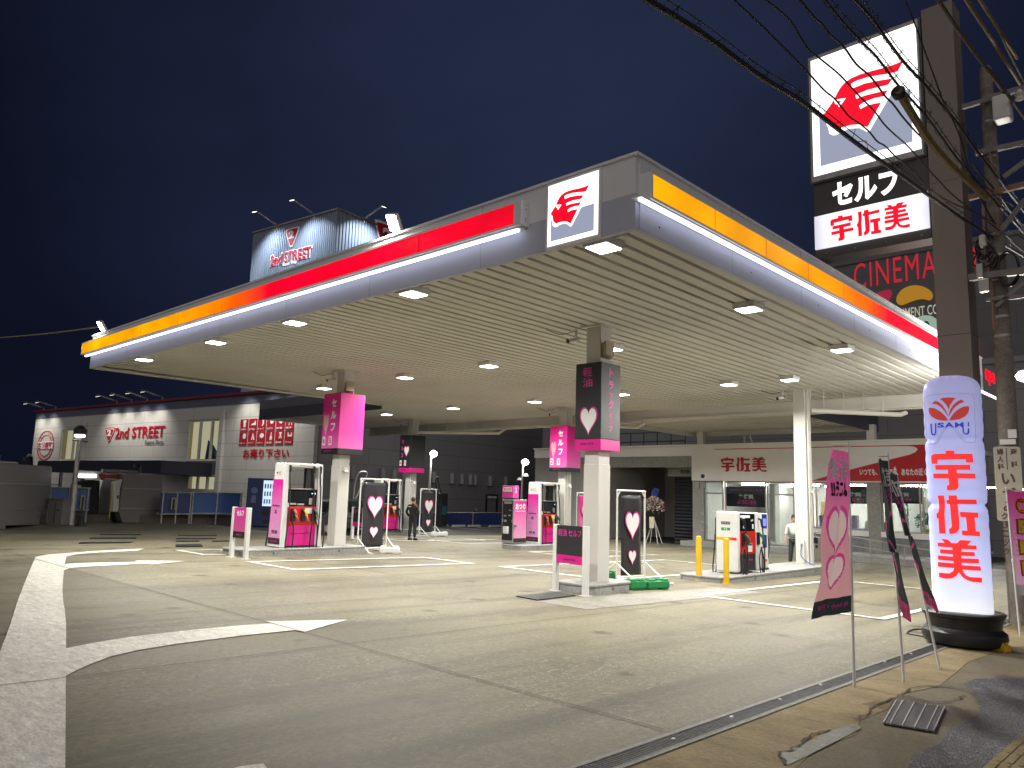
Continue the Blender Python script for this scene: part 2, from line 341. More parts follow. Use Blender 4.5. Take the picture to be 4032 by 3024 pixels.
def crack(pts, w=.022):
    q = catmull([(p.x, p.y, 0) for p in pts], 5); b = MB(); vs = []
    for i, p in enumerate(q):
        d = (q[min(i+1,len(q)-1)]-q[max(i-1,0)]).normalized(); k = w*(.35+random.random())*.5
        j = Vector((random.uniform(-1,1), random.uniform(-1,1), 0))*.02
        for s in (-1, 1): a = p + j + Vector((-d.y, d.x, 0))*k*s; vs.append((a.x, a.y, G(a.x, a.y, .0125)))
    b.add(vs, [(2*i, 2*i+1, 2*i+3, 2*i+2) for i in range(len(q)-1)]); struct(b.build('path_crack', M_joint))
Z7g = zm(2200,2300,1.2074)
for pl in (((1410,650),(1470,620),(1500,590),(1570,555),(1640,535)), ((1640,530),(1760,560),(1840,565),(1900,550),(1930,530)), ((1640,530),(1690,495),(1830,490),(1975,512)), ((1052,805),(1110,790),(1160,755),(1215,720),(1300,700)), ((1085,868),(1060,830),(1050,805))):
    crack([gp(*Z7g(*p)) for p in pl])
# expansion joints of the slab
def seam(x0, y0, x1, y1, w=.013, name='slab_joint'):
    d = Vector((x1-x0, y1-y0, 0)).normalized(); q = Vector((-d.y, d.x, 0))*w/2
    sheet(name, [(x0-q.x,y0-q.y),(x1-q.x,y1-q.y),(x1+q.x,y1+q.y),(x0+q.x,y0+q.y)], .0145, M_joint)
for y in (-.1, 5.36, 10.85, 16.4, 22): seam(-44 if y < 17 else -27.9, y, -3.38, y)
for x in (-7.57, -13.66, -19.75, -25.8): seam(x, -10, x, 34)
# pale strip in front of the small island
st = [gp(*zm(1900,2100,2.458)(*p)) for p in ((560,660),(1250,742),(2212,655),(2212,545),(1500,600),(900,612))]
sheet('concrete_strip', [(-9.15,10.35),(-8.0,10.35),(-7.75,16.2),(-8.75,16.2)], .006, M_strip)
# big curved lane arrows
ZG = zm(0,2100,1.58)
def gz(*pts): return [(lambda v: (v.x, v.y))(gp(*ZG(*p))) for p in pts]
trunk = [(220,150),(235,145),(412,147),(402,193),(398,232),(391,300),(388,360),(393,430),(403,480),(410,560),(411,640),(410,720),(409,893),(405,1460),(404,1800),(-330,1800),(-260,1530),(-120,1120),(0,740),(62,575),(110,420),(165,280)]
sheet('lane_arrow', gz(*trunk), .009, M_paint)
sheet('lane_arrow', gz((410,720),(560,690),(800,650),(1000,626),(1200,604),(1450,580),(1690,563),(1645,552),(2160,541),(1890,618),(1837,606),(1500,641),(1100,692),(860,731),(690,770),(560,820),(470,860),(409,893)), .009, M_paint)
sheet('lane_arrow', gz((402,193),(520,186),(860,179),(835,171),(1152,174),(945,195),(922,190),(740,199),(600,207),(470,215),(430,222),(398,232)), .009, M_paint)
sheet('lane_arrow', gz((235,145),(300,134),(600,111),(800,101),(895,97),(856,110),(600,122),(470,134),(412,147)), .009, M_paint)
sheet('lane_arrow', gz((1380,1500),(1480,1460),(1637,1440),(1655,1460),(1680,1510)), .009, M_paint)
# parking boxes, outline 12 cm wide
def pbox(x0, x1, y0, y1, w=.15):
    b = MB()
    for a in ((x0,x1,y0,y0+w),(x0,x1,y1-w,y1),(x0,x0+w,y0+w,y1-w),(x1-w,x1,y0+w,y1-w)):
        b.add([(x, y, G(x,y,.013)) for x, y in ((a[0],a[2]),(a[1],a[2]),(a[1],a[3]),(a[0],a[3]))], [(0,1,2,3)])
    struct(b.build('parking_marking', M_line))
pbox(-17.55,-15.35,9.35,14.9); pbox(-8.25,-4.57,14.1,21.5); pbox(-14.45,-10.85,14.85,22.85); pbox(-18.5,-16.0,20.45,25.05)
pbox(-21.3,-19.6,9.25,10.6); pbox(-25.9,-24.35,19.5,24.3); pbox(-24.9,-22.6,21.3,25.2)
# black manhole lids over the underground tanks (each a flat lid)
Mlid = mat('black lid', (.018,.018,.018), .55, 0, .2)
lids = (((490,65),(810,61),(830,56),(510,59)),((556,35),(845,34),(850,29),(575,30)),((620,12),(870,12),(880,9),(640,9)),((1092,73),(1250,72),(1262,85),(1095,86)),((1095,49),(1238,48),(1240,53),(1095,54)),((1095,33),(1340,33),(1345,37),(1095,37)),((1108,13),(1345,13),(1350,16),(1110,16)),((1320,48),(1430,48),(1432,52),(1320,52)))
for i, q in enumerate(lids):
    p = [gp(*ZG(*a)) for a in q]; c = sum(p, Vector())/4
    b = MB(); b.prism([(v.x, v.y, G(v.x,v.y,.005)) for v in p], (0,0,.02))
    tag(b.build('tank_lid', Mlid), ['dark flat tank lid on the concrete closest to the lane arrow head','dark flat tank lid, second of the three behind the arrow head','dark flat tank lid, third and farthest of the three behind the arrow head','broad dark tank lid ahead of the narrow lids beside the island','narrow dark tank lid just behind the broad one','long narrow dark tank lid, third back from the parking box','long narrow dark tank lid farthest back near the pale fence foot','short dark tank lid near the small pink post sign'][i], 'lid', 'tank lids in the concrete')
# drain along the forecourt edge
dr = thing('drain_channel', 'long narrow steel drain grate between the forecourt and the sandy strip', 'drain')
b = MB()
for a, c in ((-3.315,-3.28),(-3.105,-3.07)):
    b.add([(a,-12,G(a,-12,.012)),(c,-12,G(c,-12,.012)),(c,60,G(c,60,.012)),(a,60,G(a,60,.012))], [(0,1,2,3)])
b.build('concrete_edge', M_strip, dr)
b = MB(); b.add([(-3.28,-12,G(-3.28,-12,-.02)),(-3.105,-12,G(-3.105,-12,-.02)),(-3.105,60,G(-3.105,60,-.02)),(-3.28,60,G(-3.28,60,-.02))], [(0,1,2,3)]); b.build('channel', M_black, dr)
b = MB()
y = 3.0
while y < 22:
    z = G(-3.18, y, 0); b.box(-3.275,-3.11,y,y+.010,z-.005,z+.010); y += .034 if y < 10 else .05
b.build('grating', mat('drain steel',(.13,.13,.13),.5,.6,.3,20), dr)
b = MB()
for x in (-3.28,-3.117):
    for i in range(36): ya, yb = -12+2*i, -10+2*i; b.hexa([(x,ya,G(x,ya,-.01)),(x+.012,ya,G(x,ya,-.01)),(x+.012,yb,G(x,yb,-.01)),(x,yb,G(x,yb,-.01))],[(x,ya,G(x,ya,.014)),(x+.012,ya,G(x,ya,.014)),(x+.012,yb,G(x,yb,.014)),(x,yb,G(x,yb,.014))])
b.build('rail', mat('drain steel',(.13,.13,.13),.5,.6,.3,20), dr)
for p in ((545,746),(822,640),(1052,555),(1245,485),(1550,374),(1675,336),(1785,300)):
    v = gp(*Z7g(*p)); b = MB(); b.c(0,0,.014,.022,.035,.012); b.build('reflector', M_wtext, dr, loc=(v.x, v.y, v.z))
# street gully grate in the path
gq = [gp(*Z7g(*p)) for p in ((1605,562),(1838,595),(1785,712),(1543,672))]
gr = thing('gully_grate', 'square steel gully grate set in the cracked path', 'grate', gq[0])
lo = [v-gq[0] for v in gq]
b = MB(); b.prism([v+Vector((0,0,.006)) for v in lo], (0,0,.004)); b.build('pit', M_black, gr)
def lerp2(u, v, h): 
    a = lo[0]*(1-u)+lo[1]*u; c = lo[3]*(1-u)+lo[2]*u; return a*(1-v)+c*v+Vector((0,0,h))
b = MB()
for i in range(30): b.hexa(*[[lerp2(u,v,h) for u,v in ((0,i/30),(1,i/30),(1,i/30+.013),(0,i/30+.013))] for h in (.01,.022)])
b.build('bar', mat('dull steel',(.20,.19,.20),.5,.6), gr)
b = MB()
for u in (0,.13,.37,.61,.85,.985): b.hexa(*[[lerp2(a,v,h) for a,v in ((u,0),(u+.018,0),(u+.018,1),(u,1))] for h in (.01,.03)])
b.build('cross_bar', M_gal, gr)
# tactile paving by the kerb
tp = mat('tactile yellow', (.25,.19,.08), .8, 0, .25, 9, bump=.4)
b = MB()
for y in range(2, 26):
    for k in range(1): b.box(-1.46,-1.17,y*.3+.003,y*.3+.297,G(-1.3,y*.3,-.02),G(-1.3,y*.3,.016))
for y in range(2, 26):
    for k in range(4): x = -1.43+k*.065; b.box(x,x+.035,y*.3+.02,y*.3+.28,G(-1.3,y*.3,.0),G(-1.3,y*.3,.022))
struct(b.build('tactile_path', tp, bevel=.004))
# flat floor grate beside the small island
q = [gp(*zm(1900,2100,2.458)(*p)) for p in ((325,615),(530,655),(900,608),(715,575))]
b = MB(); b.prism([(v.x,v.y,G(v.x,v.y,.007)) for v in q], (0,0,.014))
fl = tag(b.build('floor_grate', mat('worn black mesh',(.035,.035,.035),.55,.3,.5,9,bump=.5)), 'worn black floor grate lying at the end of the small pillar island', 'grate')
# ================================================================== main canopy
S = lambda y: 5.26 - .006*(y-12.8)           # underside height
XR, XL, YF, YB, XW, YW = -5.53, -25.85, 8.08, 26.2, -36.0, 19.3
ZB, ZT = 5.17, 6.18
M_sof = mat('ivory roof deck', (.60,.59,.55), .68, 0, .09, .35, .15)
M_fa = mat('pale grey fascia', (.74,.74,.76), .7, 0, .05, .5, .15)
M_fb = mat('lavender grey fascia', (.48,.49,.60), .75, 0, .04, .5, .12)
can = thing('canopy', 'large flat petrol station canopy with ribbed ivory underside and lit colour bands', 'canopy')
# ribbed deck, ribs running back along Y
def deck(x0, x1, y0, y1, z, name, par, pitch=.30, slot=.09, dep=.15):
    b = MB(); x = x0; n = int(round((x1-x0)/pitch)); p = (x1-x0)/n
    prof = []
    for i in range(n):
        a = x0+i*p; prof += [(a, 0), (a+p-slot, 0), (a+p-slot+.018, dep), (a+p-.018, dep)]
    prof.append((x1, 0))
    vs = [(x, y0, z(y0)+h) for x, h in prof] + [(x, y1, z(y1)+h) for x, h in prof]; k = len(prof)
    b.add(vs, [(i, i+1, k+i+1, k+i) for i in range(k-1)])
    return b.build(name, M_sof, par)
deck(XL+.05, XR-.05, YF+.04, YB, S, 'underside', can)
deck(XW+.05, XL+.05, YW+.04, YB, S, 'underside', can)
b = MB(); b.box(XL,XR,YF,YB,5.6,5.62); b.box(XW,XL,YW+.02,YB,5.6,5.62); b.build('roof_sheet', M_fa, can)
# fascias: grey above, lavender below
b = MB(); b.box(XL,XR,YF-.02,YF+.06,5.66,ZT); b.box(XR-.06,XR+.02,YF+.06,YB+.3,5.66,ZT); b.build('upper_fascia', M_fa, can)
b = MB(); b.box(XL,XR,YF-.02,YF+.06,ZB,5.66); b.box(XR-.06,XR+.02,YF+.06,YB+.3,ZB,5.66); b.build('lower_fascia', M_fb, can)
b = MB(); b.box(XL-.03,XR+.05,YF-.05,YF+.09,ZT,ZT+.04); b.box(XR-.09,XR+.05,YF+.09,YB+.3,ZT,ZT+.04); b.build('coping', M_fa, can)
b = MB(); b.box(XL-.04,XL+.04,YF+.06,YW,ZB-.0,ZT); b.build('end_fascia', M_sof, can)
b = MB(); b.box(XL+.04,XL+.2,YF+.1,YW,ZB+.002,ZB+.05); b.build('edge_beam', M_sof, can)
Mg1, Mg2 = mat('dusk grey panel',(.12,.12,.135),.5), mat('slate grey panel',(.055,.058,.075),.5)
b = MB(); b.box(XW,XL-.04,YW,YW+.07,5.55,6.0); b.build('wing_fascia', Mg1, can)
b = MB(); b.box(XW,XL-.04,YW,YW+.07,5.03,5.55); b.build('wing_fascia', Mg2, can)
b = MB(); b.box(XW-.03,XW+.05,YW+.07,YB,S(26)-.12,6.0); b.build('wing_end', M_sof, can)
b = MB()
for x in range(int((XR-XL)//1.2)): pass
b.box(XW,XR-.06,YB,YB+.18,4.72,5.3); b.build('edge_beam', M_sof, can)
b = MB(); b.box(XW,XR-.06,YB-.12,YB-.02,4.76,4.84); b.build('edge_channel', M_sof, can)
# colour bands and white light strips
bandF = [(0,(1,.42,0)),(.36,(1,.39,0)),(.46,(1,.27,.0)),(.54,(1,.10,.0)),(.61,(.95,.0,.02)),(1,(.90,.0,.02))]
bx0, bx1 = -26.2, -7.42
b = MB(); b.box(bx0+.03,bx1-.14,YF-.20,YF-.17,5.64,5.96); b.build('front_colour_band', glowramp('band red','X',bandF,1.0,bx0,bx1,.28), can)
b = MB(); b.box(bx0,bx1,YF-.17,YF-.02,5.61,5.99); b.box(bx0,bx1,YF-.205,YF-.17,5.96,5.99); b.box(bx0,bx1,YF-.205,YF-.17,5.61,5.64); b.box(bx0,bx0+.03,YF-.205,YF-.17,5.64,5.96); b.box(bx1-.14,bx1,YF-.205,YF-.17,5.64,5.96); b.build('band_box', M_fa, can)
b = MB()
for z in (5.68,5.72,5.86,5.92): b.tube([(bx1-.001,YF-.1,z),(bx1+.006,YF-.1,z)],.012,8)
b.build('bolt', M_chrome, can)
y0, y1 = 8.14, 21.5
bandR = [(0,(1,.39,0)),(.34,(1,.38,0)),(.50,(1,.25,0)),(.60,(1,.10,0)),(.69,(.95,0,.02)),(1,(.90,0,.02))]
b = MB(); b.box(XR+.17,XR+.20,y0+.03,y1,5.585,5.90); b.build('side_colour_band', glowramp('band amber','Y',bandR,1.0,y0,y1,.28), can)
b = MB(); b.box(XR+.02,XR+.17,y0,y1,5.56,5.93); b.box(XR+.17,XR+.205,y0,y1,5.90,5.93); b.box(XR+.17,XR+.205,y0,y1,5.555,5.585); b.box(XR+.17,XR+.205,y0,y0+.03,5.585,5.90); b.build('band_box', M_fa, can)
for i in range(1, 8):
    x = bx0+(bx1-bx0)*i/8; b = MB(); b.box(x-.004,x+.004,YF-.203,YF-.199,5.64,5.96); b.build('panel_seam', M_ink, can)
for i in range(1, 8):
    y = y0+(y1-y0)*i/8; b = MB(); b.box(XR+.199,XR+.203,y-.004,y+.004,5.585,5.90); b.build('panel_seam', M_ink, can)
for i in range(1, 7):
    x = XL+(XR-XL)*i/7; b = MB(); b.box(x-.003,x+.003,YF-.023,YF-.019,ZB,ZT-.001); b.build('panel_seam', M_grey, can)
    y = YF+(YB-YF)*i/7; b = MB(); b.box(XR+.019,XR+.023,y-.003,y+.003,ZB,ZT-.001); b.build('panel_seam', M_grey, can)
M_tube = glow('white light strip', (.86,.90,1), 2.7)
b = MB(); b.box(bx0+.25,bx1-.1,YF-.165,YF-.11,5.535,5.575); b.build('light_strip', M_tube, can)
b = MB(); b.box(XR+.11,XR+.165,y0-.18,y1,5.49,5.53); b.build('light_strip', M_tube, can)
b = MB(); b.box(bx0+.2,bx1-.05,YF-.16,YF-.02,5.575,5.61); b.box(XR+.02,XR+.16,y0-.2,y1,5.53,5.556); b.build('strip_holder', M_fa, can)
b = MB()
for i in range(7):
    y = 8.6+i*2.7; b.tube([(XR+.02,y,5.33),(XR+.027,y,5.33)],.014,8)
b.build('screw', M_chrome, can)
# ================================================================== emblem, characters and lit signs
Z5 = zm(3100,0,1.5805)
YT = 15.66
HEAD = [(722,378),(655,405),(600,422),(530,440),(455,462),(400,485),(360,512),(330,545),(310,580),(295,612),(275,645),(250,680),(225,716),(243,727),(256,742),(254,756),(262,768),(266,788),(298,806),(318,804),(345,792),(400,778),(450,776),(500,792),(585,638),(540,645),(500,655),(455,678),(448,658),(480,635),(540,612),(603,600),(628,560),(560,575),(480,595),(430,615),(425,592),(500,560),(560,545),(628,528),(658,487),(560,503),(480,520),(405,550),(398,522),(430,503),(500,480),(600,463),(672,450),(690,440)]
RIM = [(214,722),(236,738),(246,752),(244,775),(256,800),(262,830),(285,842),(310,838),(345,815),(400,798),(450,796),(495,820),(512,814),(605,655),(652,575),(685,520),(640,480),(400,510),(310,560),(225,706)]
EYE = [(290,622),(364,612),(322,668),(316,650),(300,648)]
EYE2 = [(308,630),(340,626),(322,648)]
SQ = [(145,380),(790,145),(840,915),(165,1105)]          # inner edge of the lit square
def _n(p):
    v = ony(*Z5(*p), YT); return v.x, v.z
_x = [_n(p) for p in SQ]; SX0 = (_x[0][0]+_x[3][0])/2; SX1 = (_x[1][0]+_x[2][0])/2; SZ0 = (_x[2][1]+_x[3][1])/2; SZ1 = (_x[0][1]+_x[1][1])/2
def unit(ps): return [((a-SX0)/(SX1-SX0), (c-SZ0)/(SZ1-SZ0)) for a, c in map(_n, ps)]
HEAD, RIM, EYE, EYE2 = unit(HEAD), unit(RIM), unit(EYE), unit(EYE2)
E_white = glow('lit white acrylic', (1,1,1), 1.9)
E_grey = glow('lit grey acrylic', (.27,.30,.40), 1.0)
E_red = glow('lit red acrylic', (.86,.0,.018), 1.0)
def emblem(F, w, h, par, greytop=.60, margin=.07, tf=lambda x, y: (x, y)):
    """lit square sign face: white sheet, grey lower field, red winged head in profile with white rim"""
    b = MB(); b.shape([[(0,0),(w,0),(w,h),(0,h)]], F, .006); b.build('sign_face', E_white, par)
    b = MB(); b.shape([[(margin*w,margin*h),((1-margin)*w,margin*h),((1-margin)*w,greytop*h*.82),(margin*w,greytop*h*.82)]], F, .009); b.build('grey_field', E_grey, par)
    for nm, ps, mm, t in (('white_rim',RIM,E_white,.012),('emblem_head',HEAD,E_red,.015),('eye',EYE,E_white,.018),('pupil',EYE2,E_red,.020)):
        b = MB(); b.shape([[(tf(x,y)[0]*w,tf(x,y)[1]*h) for x, y in ps]], F, t); b.build(nm, mm, par)
# ---- hand drawn trade-name characters, each as outlines in a unit square
def glyph(polys, shear=0.0):
    P = [[(x, -(y-shear*x)) for x, y in p] for p in polys]
    xs = [x for p in P for x, _ in p]; ys = [y for p in P for _, y in p]
    return [[((x-min(xs))/(max(xs)-min(xs)), (y-min(ys))/(max(ys)-min(ys))) for x, y in p] for p in P]
U_ = glyph([[(1085,905),(1200,905),(1205,945),(1450,945),(1460,1060),(1360,1062),(1355,1018),(965,1030),(965,1085),(878,1085),(876,1000),(883,972),(905,956),(935,950),(1085,946)],
            [(928,1100),(1410,1090),(1412,1158),(1225,1160),(1225,1205),(1475,1205),(1478,1270),(1235,1273),(1240,1370),(1228,1405),(1195,1428),(1080,1436),(1075,1382),(1100,1368),(1112,1340),(1108,1278),(895,1280),(893,1215),(1105,1212),(1103,1163),(930,1165)]], -.01)
SA_ = glyph([[(1308,128),(1378,128),(1386,200),(1384,250),(1374,330),(1378,540),(1305,540),(1303,378),(1283,376),(1283,325),(1305,312),(1318,260),(1316,200)],
             [(1430,128),(1522,128),(1525,172),(1735,175),(1740,225),(1528,222),(1536,440),(1530,490),(1500,530),(1420,548),(1416,487),(1438,482),(1450,460),(1440,222),(1412,220),(1403,180),(1432,176)],
             [(1548,305),(1745,315),(1748,368),(1705,367),(1712,512),(1752,515),(1755,565),(1560,555),(1558,505),(1618,507),(1612,365),(1550,360)]], .03)
MI_ = glyph([[(1348,588),(1425,597),(1462,634),(1524,634),(1560,600),(1682,605),(1640,655),(1735,657),(1737,700),(1568,697),(1568,726),(1712,729),(1714,772),(1564,770),(1564,797),(1752,801),(1755,850),(1562,846),(1562,872),(1768,880),(1772,928),(1570,920),(1580,950),(1605,980),(1650,998),(1776,1000),(1776,1054),(1680,1050),(1610,1030),(1560,998),(1527,950),(1495,992),(1445,1018),(1380,1024),(1303,1012),(1302,960),(1420,966),(1462,940),(1478,905),(1295,895),(1296,845),(1474,854),(1474,830),(1300,820),(1300,773),(1470,782),(1470,756),(1328,748),(1328,704),(1468,710),(1468,684),(1305,672),(1305,630),(1385,632)]], .035)
def name3(F, x, y, w, h, m, par, gap=.12, t=.01, vertical=False, lift=0.0, wrap=None):
    cw = (w*1.0-2*gap*w/3)/3 if not vertical else w
    for i, g in enumerate((U_, SA_, MI_)):
        b = MB()
        if vertical: polys = [[(x+u*w, y+h-(i+1)*h/3+gap*h/6+v*(h/3-gap*h/3)) for u, v in p] for p in g]
        else: polys = [[(x+i*(cw+gap*w/3)+u*cw, y+v*h) for u, v in p] for p in g]
        if wrap: wrap(b, polys)
        else: b.shape(polys, F, t)
        b.build('lettering', m, par)
# ---- fascia emblem sign
b = MB(); b.box(-7.05,-6.07,YF-.06,YF-.025,5.17,6.16); b.build('emblem_box', M_fa, can)
emblem(FS(-7.01,YF-.06,5.21), .90, .91, can, tf=lambda x, y: (x-.055, .34+(y-.34)*1.2))
# ---- sign tower by the road
tw = thing('sign_tower', 'tall road sign tower with lit square emblem on a brown steel column', 'sign', (0,0,0))
M_pole = mat('bronze grey column', (.235,.205,.185), .5, .1, .06, .5)
M_poles = mat('dark column side', (.10,.10,.11), .5)
b = MB(); b.box(-3.97,-3.42,15.72,16.28,-.4,11.5); b.build('column', M_pole, tw)
b = MB(); b.box(-3.98,-3.41,15.715,16.29,4.84,4.855); b.box(-3.98,-3.41,15.715,16.29,7.84,7.85); b.build('column_seam', M_poles, tw)
b = MB(); b.box(-6.27,-3.99,15.69,16.2,8.44,11.36); b.build('emblem_cabinet', mat('dark sign cabinet',(.09,.095,.10),.45), tw)
b = MB(); b.box(-6.23,-4.03,15.67,15.69,8.47,11.33); b.build('cabinet_edge', M_gal, tw)
emblem(FS(SX0,15.67,SZ0), SX1-SX0, SZ1-SZ0, tw)
M_brown = mat('brown board', (.075,.065,.065), .5)
b = MB(); b.box(-6.22,-3.985,15.75,16.2,7.74,8.44); b.build('board', M_brown, tw)
b = MB(); b.box(-6.22,-3.985,15.73,16.2,6.78,7.74); b.build('name_cabinet', M_brown, tw)
b = MB(); b.box(-6.20,-4.0,15.68,15.73,6.98,7.70); b.build('name_face', glowramp('lit white name face','X',[(0,(.62,.62,.72)),(.12,(.95,.95,1)),(.88,(1,1,1)),(1,(.66,.66,.76))],1.05,-6.2,-4.0,.15), tw)  # dimmer ends: the lightbox's fall-off painted into the glow colour
def pz(p): v = ony(*Z5(*p), YT); return v.x, v.z
text('セルフ', FS(0,15.745,0), -5.18, 8.10, 1.30, .52, glow('lit white letter',(1,1,1),1.8), tw, .045, t=.02)
name3(FS(0,15.675,0), -5.86, 7.06, 1.52, .54, E_red, tw, .14, .012)
b = MB()
for x in (-5.98,-5.4,-4.8,-4.15): b.lathe([(.001,0),(.014,.004),(.014,.02)], (x,15.72,6.85), 8)
b.build('rivet', M_chrome, tw)
# ---- inflatable column
base = gp(3800,2548); base = Vector((-2.93,12.45,G(-2.93,12.45)))
nrm = Vector((-base.x, -base.y, 0)).normalized(); rt = Vector((-nrm.y, nrm.x, 0))
if rt.dot(CR) < 0: rt = -rt
Z7 = zm(3100,1400,1.2758)
inf = thing('inflatable_column', 'glowing white inflatable advertising column with red characters in a black tub', 'inflatable', base)
def lx(p):
    v = onpl(*p, base+nrm*.36, nrm)-base; return v.dot(rt), v.z
cxm = (lx(Z7(735,1280))[0]+lx(Z7(1035,1300))[0])/2
HW = (lx(Z7(1035,1300))[0]-lx(Z7(735,1280))[0])/2*1.05
zb, zt = lx(Z7(885,1300))[1], lx(Z7(820,86))[1]
def ringr(z):     # half width at height z : straight tube, rounded shoulder, two soft folds
    u = z - zb; H = zt - zb; r = HW
    d_ = H-u
    if d_ < .30: r *= max(.04, 1-(1-d_/.30)**2.6)**(1/2.6)
    for zf, d in ((lx(Z7(700,745))[1], .045), (lx(Z7(985,415))[1], .03)):
        r -= d*math.exp(-((z-zf)/.035)**2)
    return r
def surf(x, z, out=0.0):    # point on the front of the tube (squarish section)
    r = ringr(z); q = max(-.999, min(.999, x/r)); d = (1-abs(q)**4)**.25*r*.82
    return rt*(x+cxm) + nrm*(d*.9+out) + Vector((0,0,z))
b = MB(); N, K = 64, 90; zs = [zb+(zt-zb)*i/K for i in range(K)] + [zt-(zt-zb)/K*.6, zt-(zt-zb)/K*.25, zt]
zs = sorted(set(zs)); rnd = random.Random(3); ph = [rnd.random()*6 for _ in range(6)]
for z in zs:
    r = ringr(z)
    for k in range(N):
        a = 2*math.pi*k/N; c, s_ = math.cos(a), math.sin(a); q = (abs(c)**4+abs(s_)**4)**.25
        w = .0035*math.sin(z*34+2*math.sin(3*a+ph[0])+ph[1])*(1 if 1.0 < z-zb < 3.0 else .3) + (.012*math.sin(16*a)*max(0,1-(zt-z)/.3) if zt-z < .3 else 0)
        b.v.append(rt*(c/q*(r+w)+cxm) + nrm*(s_/q*(r+w)*.74) + Vector((0,0,z)))
n_ = len(zs)
for i in range(n_-1):
    for k in range(N): b.f.append((i*N+k, i*N+(k+1)%N, (i+1)*N+(k+1)%N, (i+1)*N+k))
b.f.append(tuple((n_-1)*N+k for k in range(N)))
mi = glowramp('lit inflatable fabric', 'Z', [(0,(.95,.98,1)),(.07,(.78,.82,1)),(.22,(.58,.62,.97)),(.45,(.44,.47,.82)),(.75,(.34,.35,.62)),(1,(.28,.28,.49))], .72, zb, zt, .08)  # ramp paints an inner lamp's fall-off, brightest at the foot
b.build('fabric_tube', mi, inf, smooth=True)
def wrapper(out):
    def wr(b, polys):
        for p in polys:
            bm = bmesh.new(); f = bm.faces.new([bm.verts.new((x,0,z)) for x, z in p]); bm.normal_update(); bmesh.ops.triangulate(bm, faces=[f])
            for _ in range(4):
                es = [e for e in bm.edges if e.calc_length() > .05]
                if not es: break
                bmesh.ops.subdivide_edges(bm, edges=es, cuts=1); bm.normal_update(); bmesh.ops.triangulate(bm, faces=bm.faces[:])
            bm.verts.index_update(); b.add([surf(v.co.x, v.co.z, out) for v in bm.verts], [tuple(v.index for v in f.verts) for f in bm.faces]); bm.free()
    return wr
Zi = zm(3400,1500,3.3188)
def li(p): x, z = lx(Zi(*p)); return x-cxm, z
E_ired = glow('lit red fabric print', (.78,.03,.028), .85); E_lred = glow('dim red fabric print', (.42,.035,.03), .62); E_blue = glow('blue fabric print', (.012,.035,.30), .95); E_lav = glow('thin grey print line', (.20,.21,.36), .9)
LOT = [[(995,228),(1040,212),(1100,207),(1160,208),(1205,215),(1165,255),(1130,310),(1110,372),(1095,330),(1065,285),(1030,250)],
 [(935,250),(980,265),(1030,310),(1070,370),(1100,440),(1106,470),(1085,430),(1045,372),(1000,325),(950,295),(888,285)],
 [(1278,233),(1318,265),(1262,285),(1205,325),(1165,370),(1130,430),(1112,470),(1114,430),(1130,370),(1170,305),(1220,260)],
 [(850,338),(910,342),(970,370),(1020,405),(1065,450),(1105,510),(1060,513),(1000,508),(940,490),(890,460),(855,415),(846,370)],
 [(1375,320),(1310,325),(1240,360),(1190,400),(1150,450),(1115,510),(1180,505),(1260,490),(1330,455),(1370,405),(1382,355)]]
b = MB(); wrapper(.012)(b, [[li(p) for p in q] for q in LOT]); b.build('lotus_emblem', E_lred, inf)
UU = [[(870,548),(890,547),(895,660),(903,683),(915,688),(928,680),(932,655),(930,545),(950,544),(950,665),(940,695),(915,708),(890,698),(877,670)],
 [(1290,600),(1310,600),(1313,655),(1325,678),(1345,680),(1360,665),(1362,612),(1382,612),(1385,665),(1370,690),(1340,697),(1310,685),(1295,655)],
 [(1362,530),(1380,530),(1380,587),(1362,587)]]
sa, sb = li((962,605)), li((1310,532))
for i, (ch_, u0, u1) in enumerate((('S',0,.27),('A',.27,.64),('M',.66,1.0))):
    w_ = sb[0]-sa[0]; text(ch_, lambda x, y, z=0.0: surf(x, y, .012+z), sa[0]+w_*(u0+u1)/2, (sa[1]+sb[1])/2, w_*(u1-u0)*.96, abs(sb[1]-sa[1]), E_blue, inf, .04 if ch_ != 'M' else .02)
b = MB(); wrapper(.012)(b, [[li(p) for p in q] for q in UU]); b.build('lettering', E_blue, inf)
def pline(pts, w=.009):
    out = []
    for a, c in zip(pts[:-1], pts[1:]):
        a, c = Vector(li(a)), Vector(li(c)); d = (c-a).normalized(); q = Vector((-d.y, d.x))*w/2; d = d*w*.4
        out.append([tuple(a-d+q), tuple(c+d+q), tuple(c+d-q), tuple(a-d-q)])
    return out
b = MB(); wrapper(.008)(b, pline([(940,815),(850,815),(825,800),(818,770),(787,235),(800,200),(830,182),(1050,158),(1380,152),(1425,160),(1445,190),(1468,740),(1460,790),(1430,800),(1350,800)])); wrapper(.009)(b, pline([(930,815),(1055,605)])+pline([(958,808),(1080,600)])+pline([(1165,600),(1315,800)])+pline([(1195,598),(1350,800)])); b.build('printed_line', E_lav, inf)
g3 = zm(3200,1900,2.6587)
def l3(p): x, z = lx(g3(*p)); return x-cxm, z
for gl, fn, raw in ((U_, li, ((876,905),(1478,1436))), (SA_, l3, ((1283,128),(1755,565))), (MI_, l3, ((1295,588),(1776,1054)))):
    (x0, z1), (x1, z0) = fn(raw[0]), fn(raw[1]); b = MB(); wrapper(.012)(b, [[(x0+u*(x1-x0), z0+v*(z1-z0)) for u, v in p] for p in gl]); b.build('lettering', E_ired, inf)
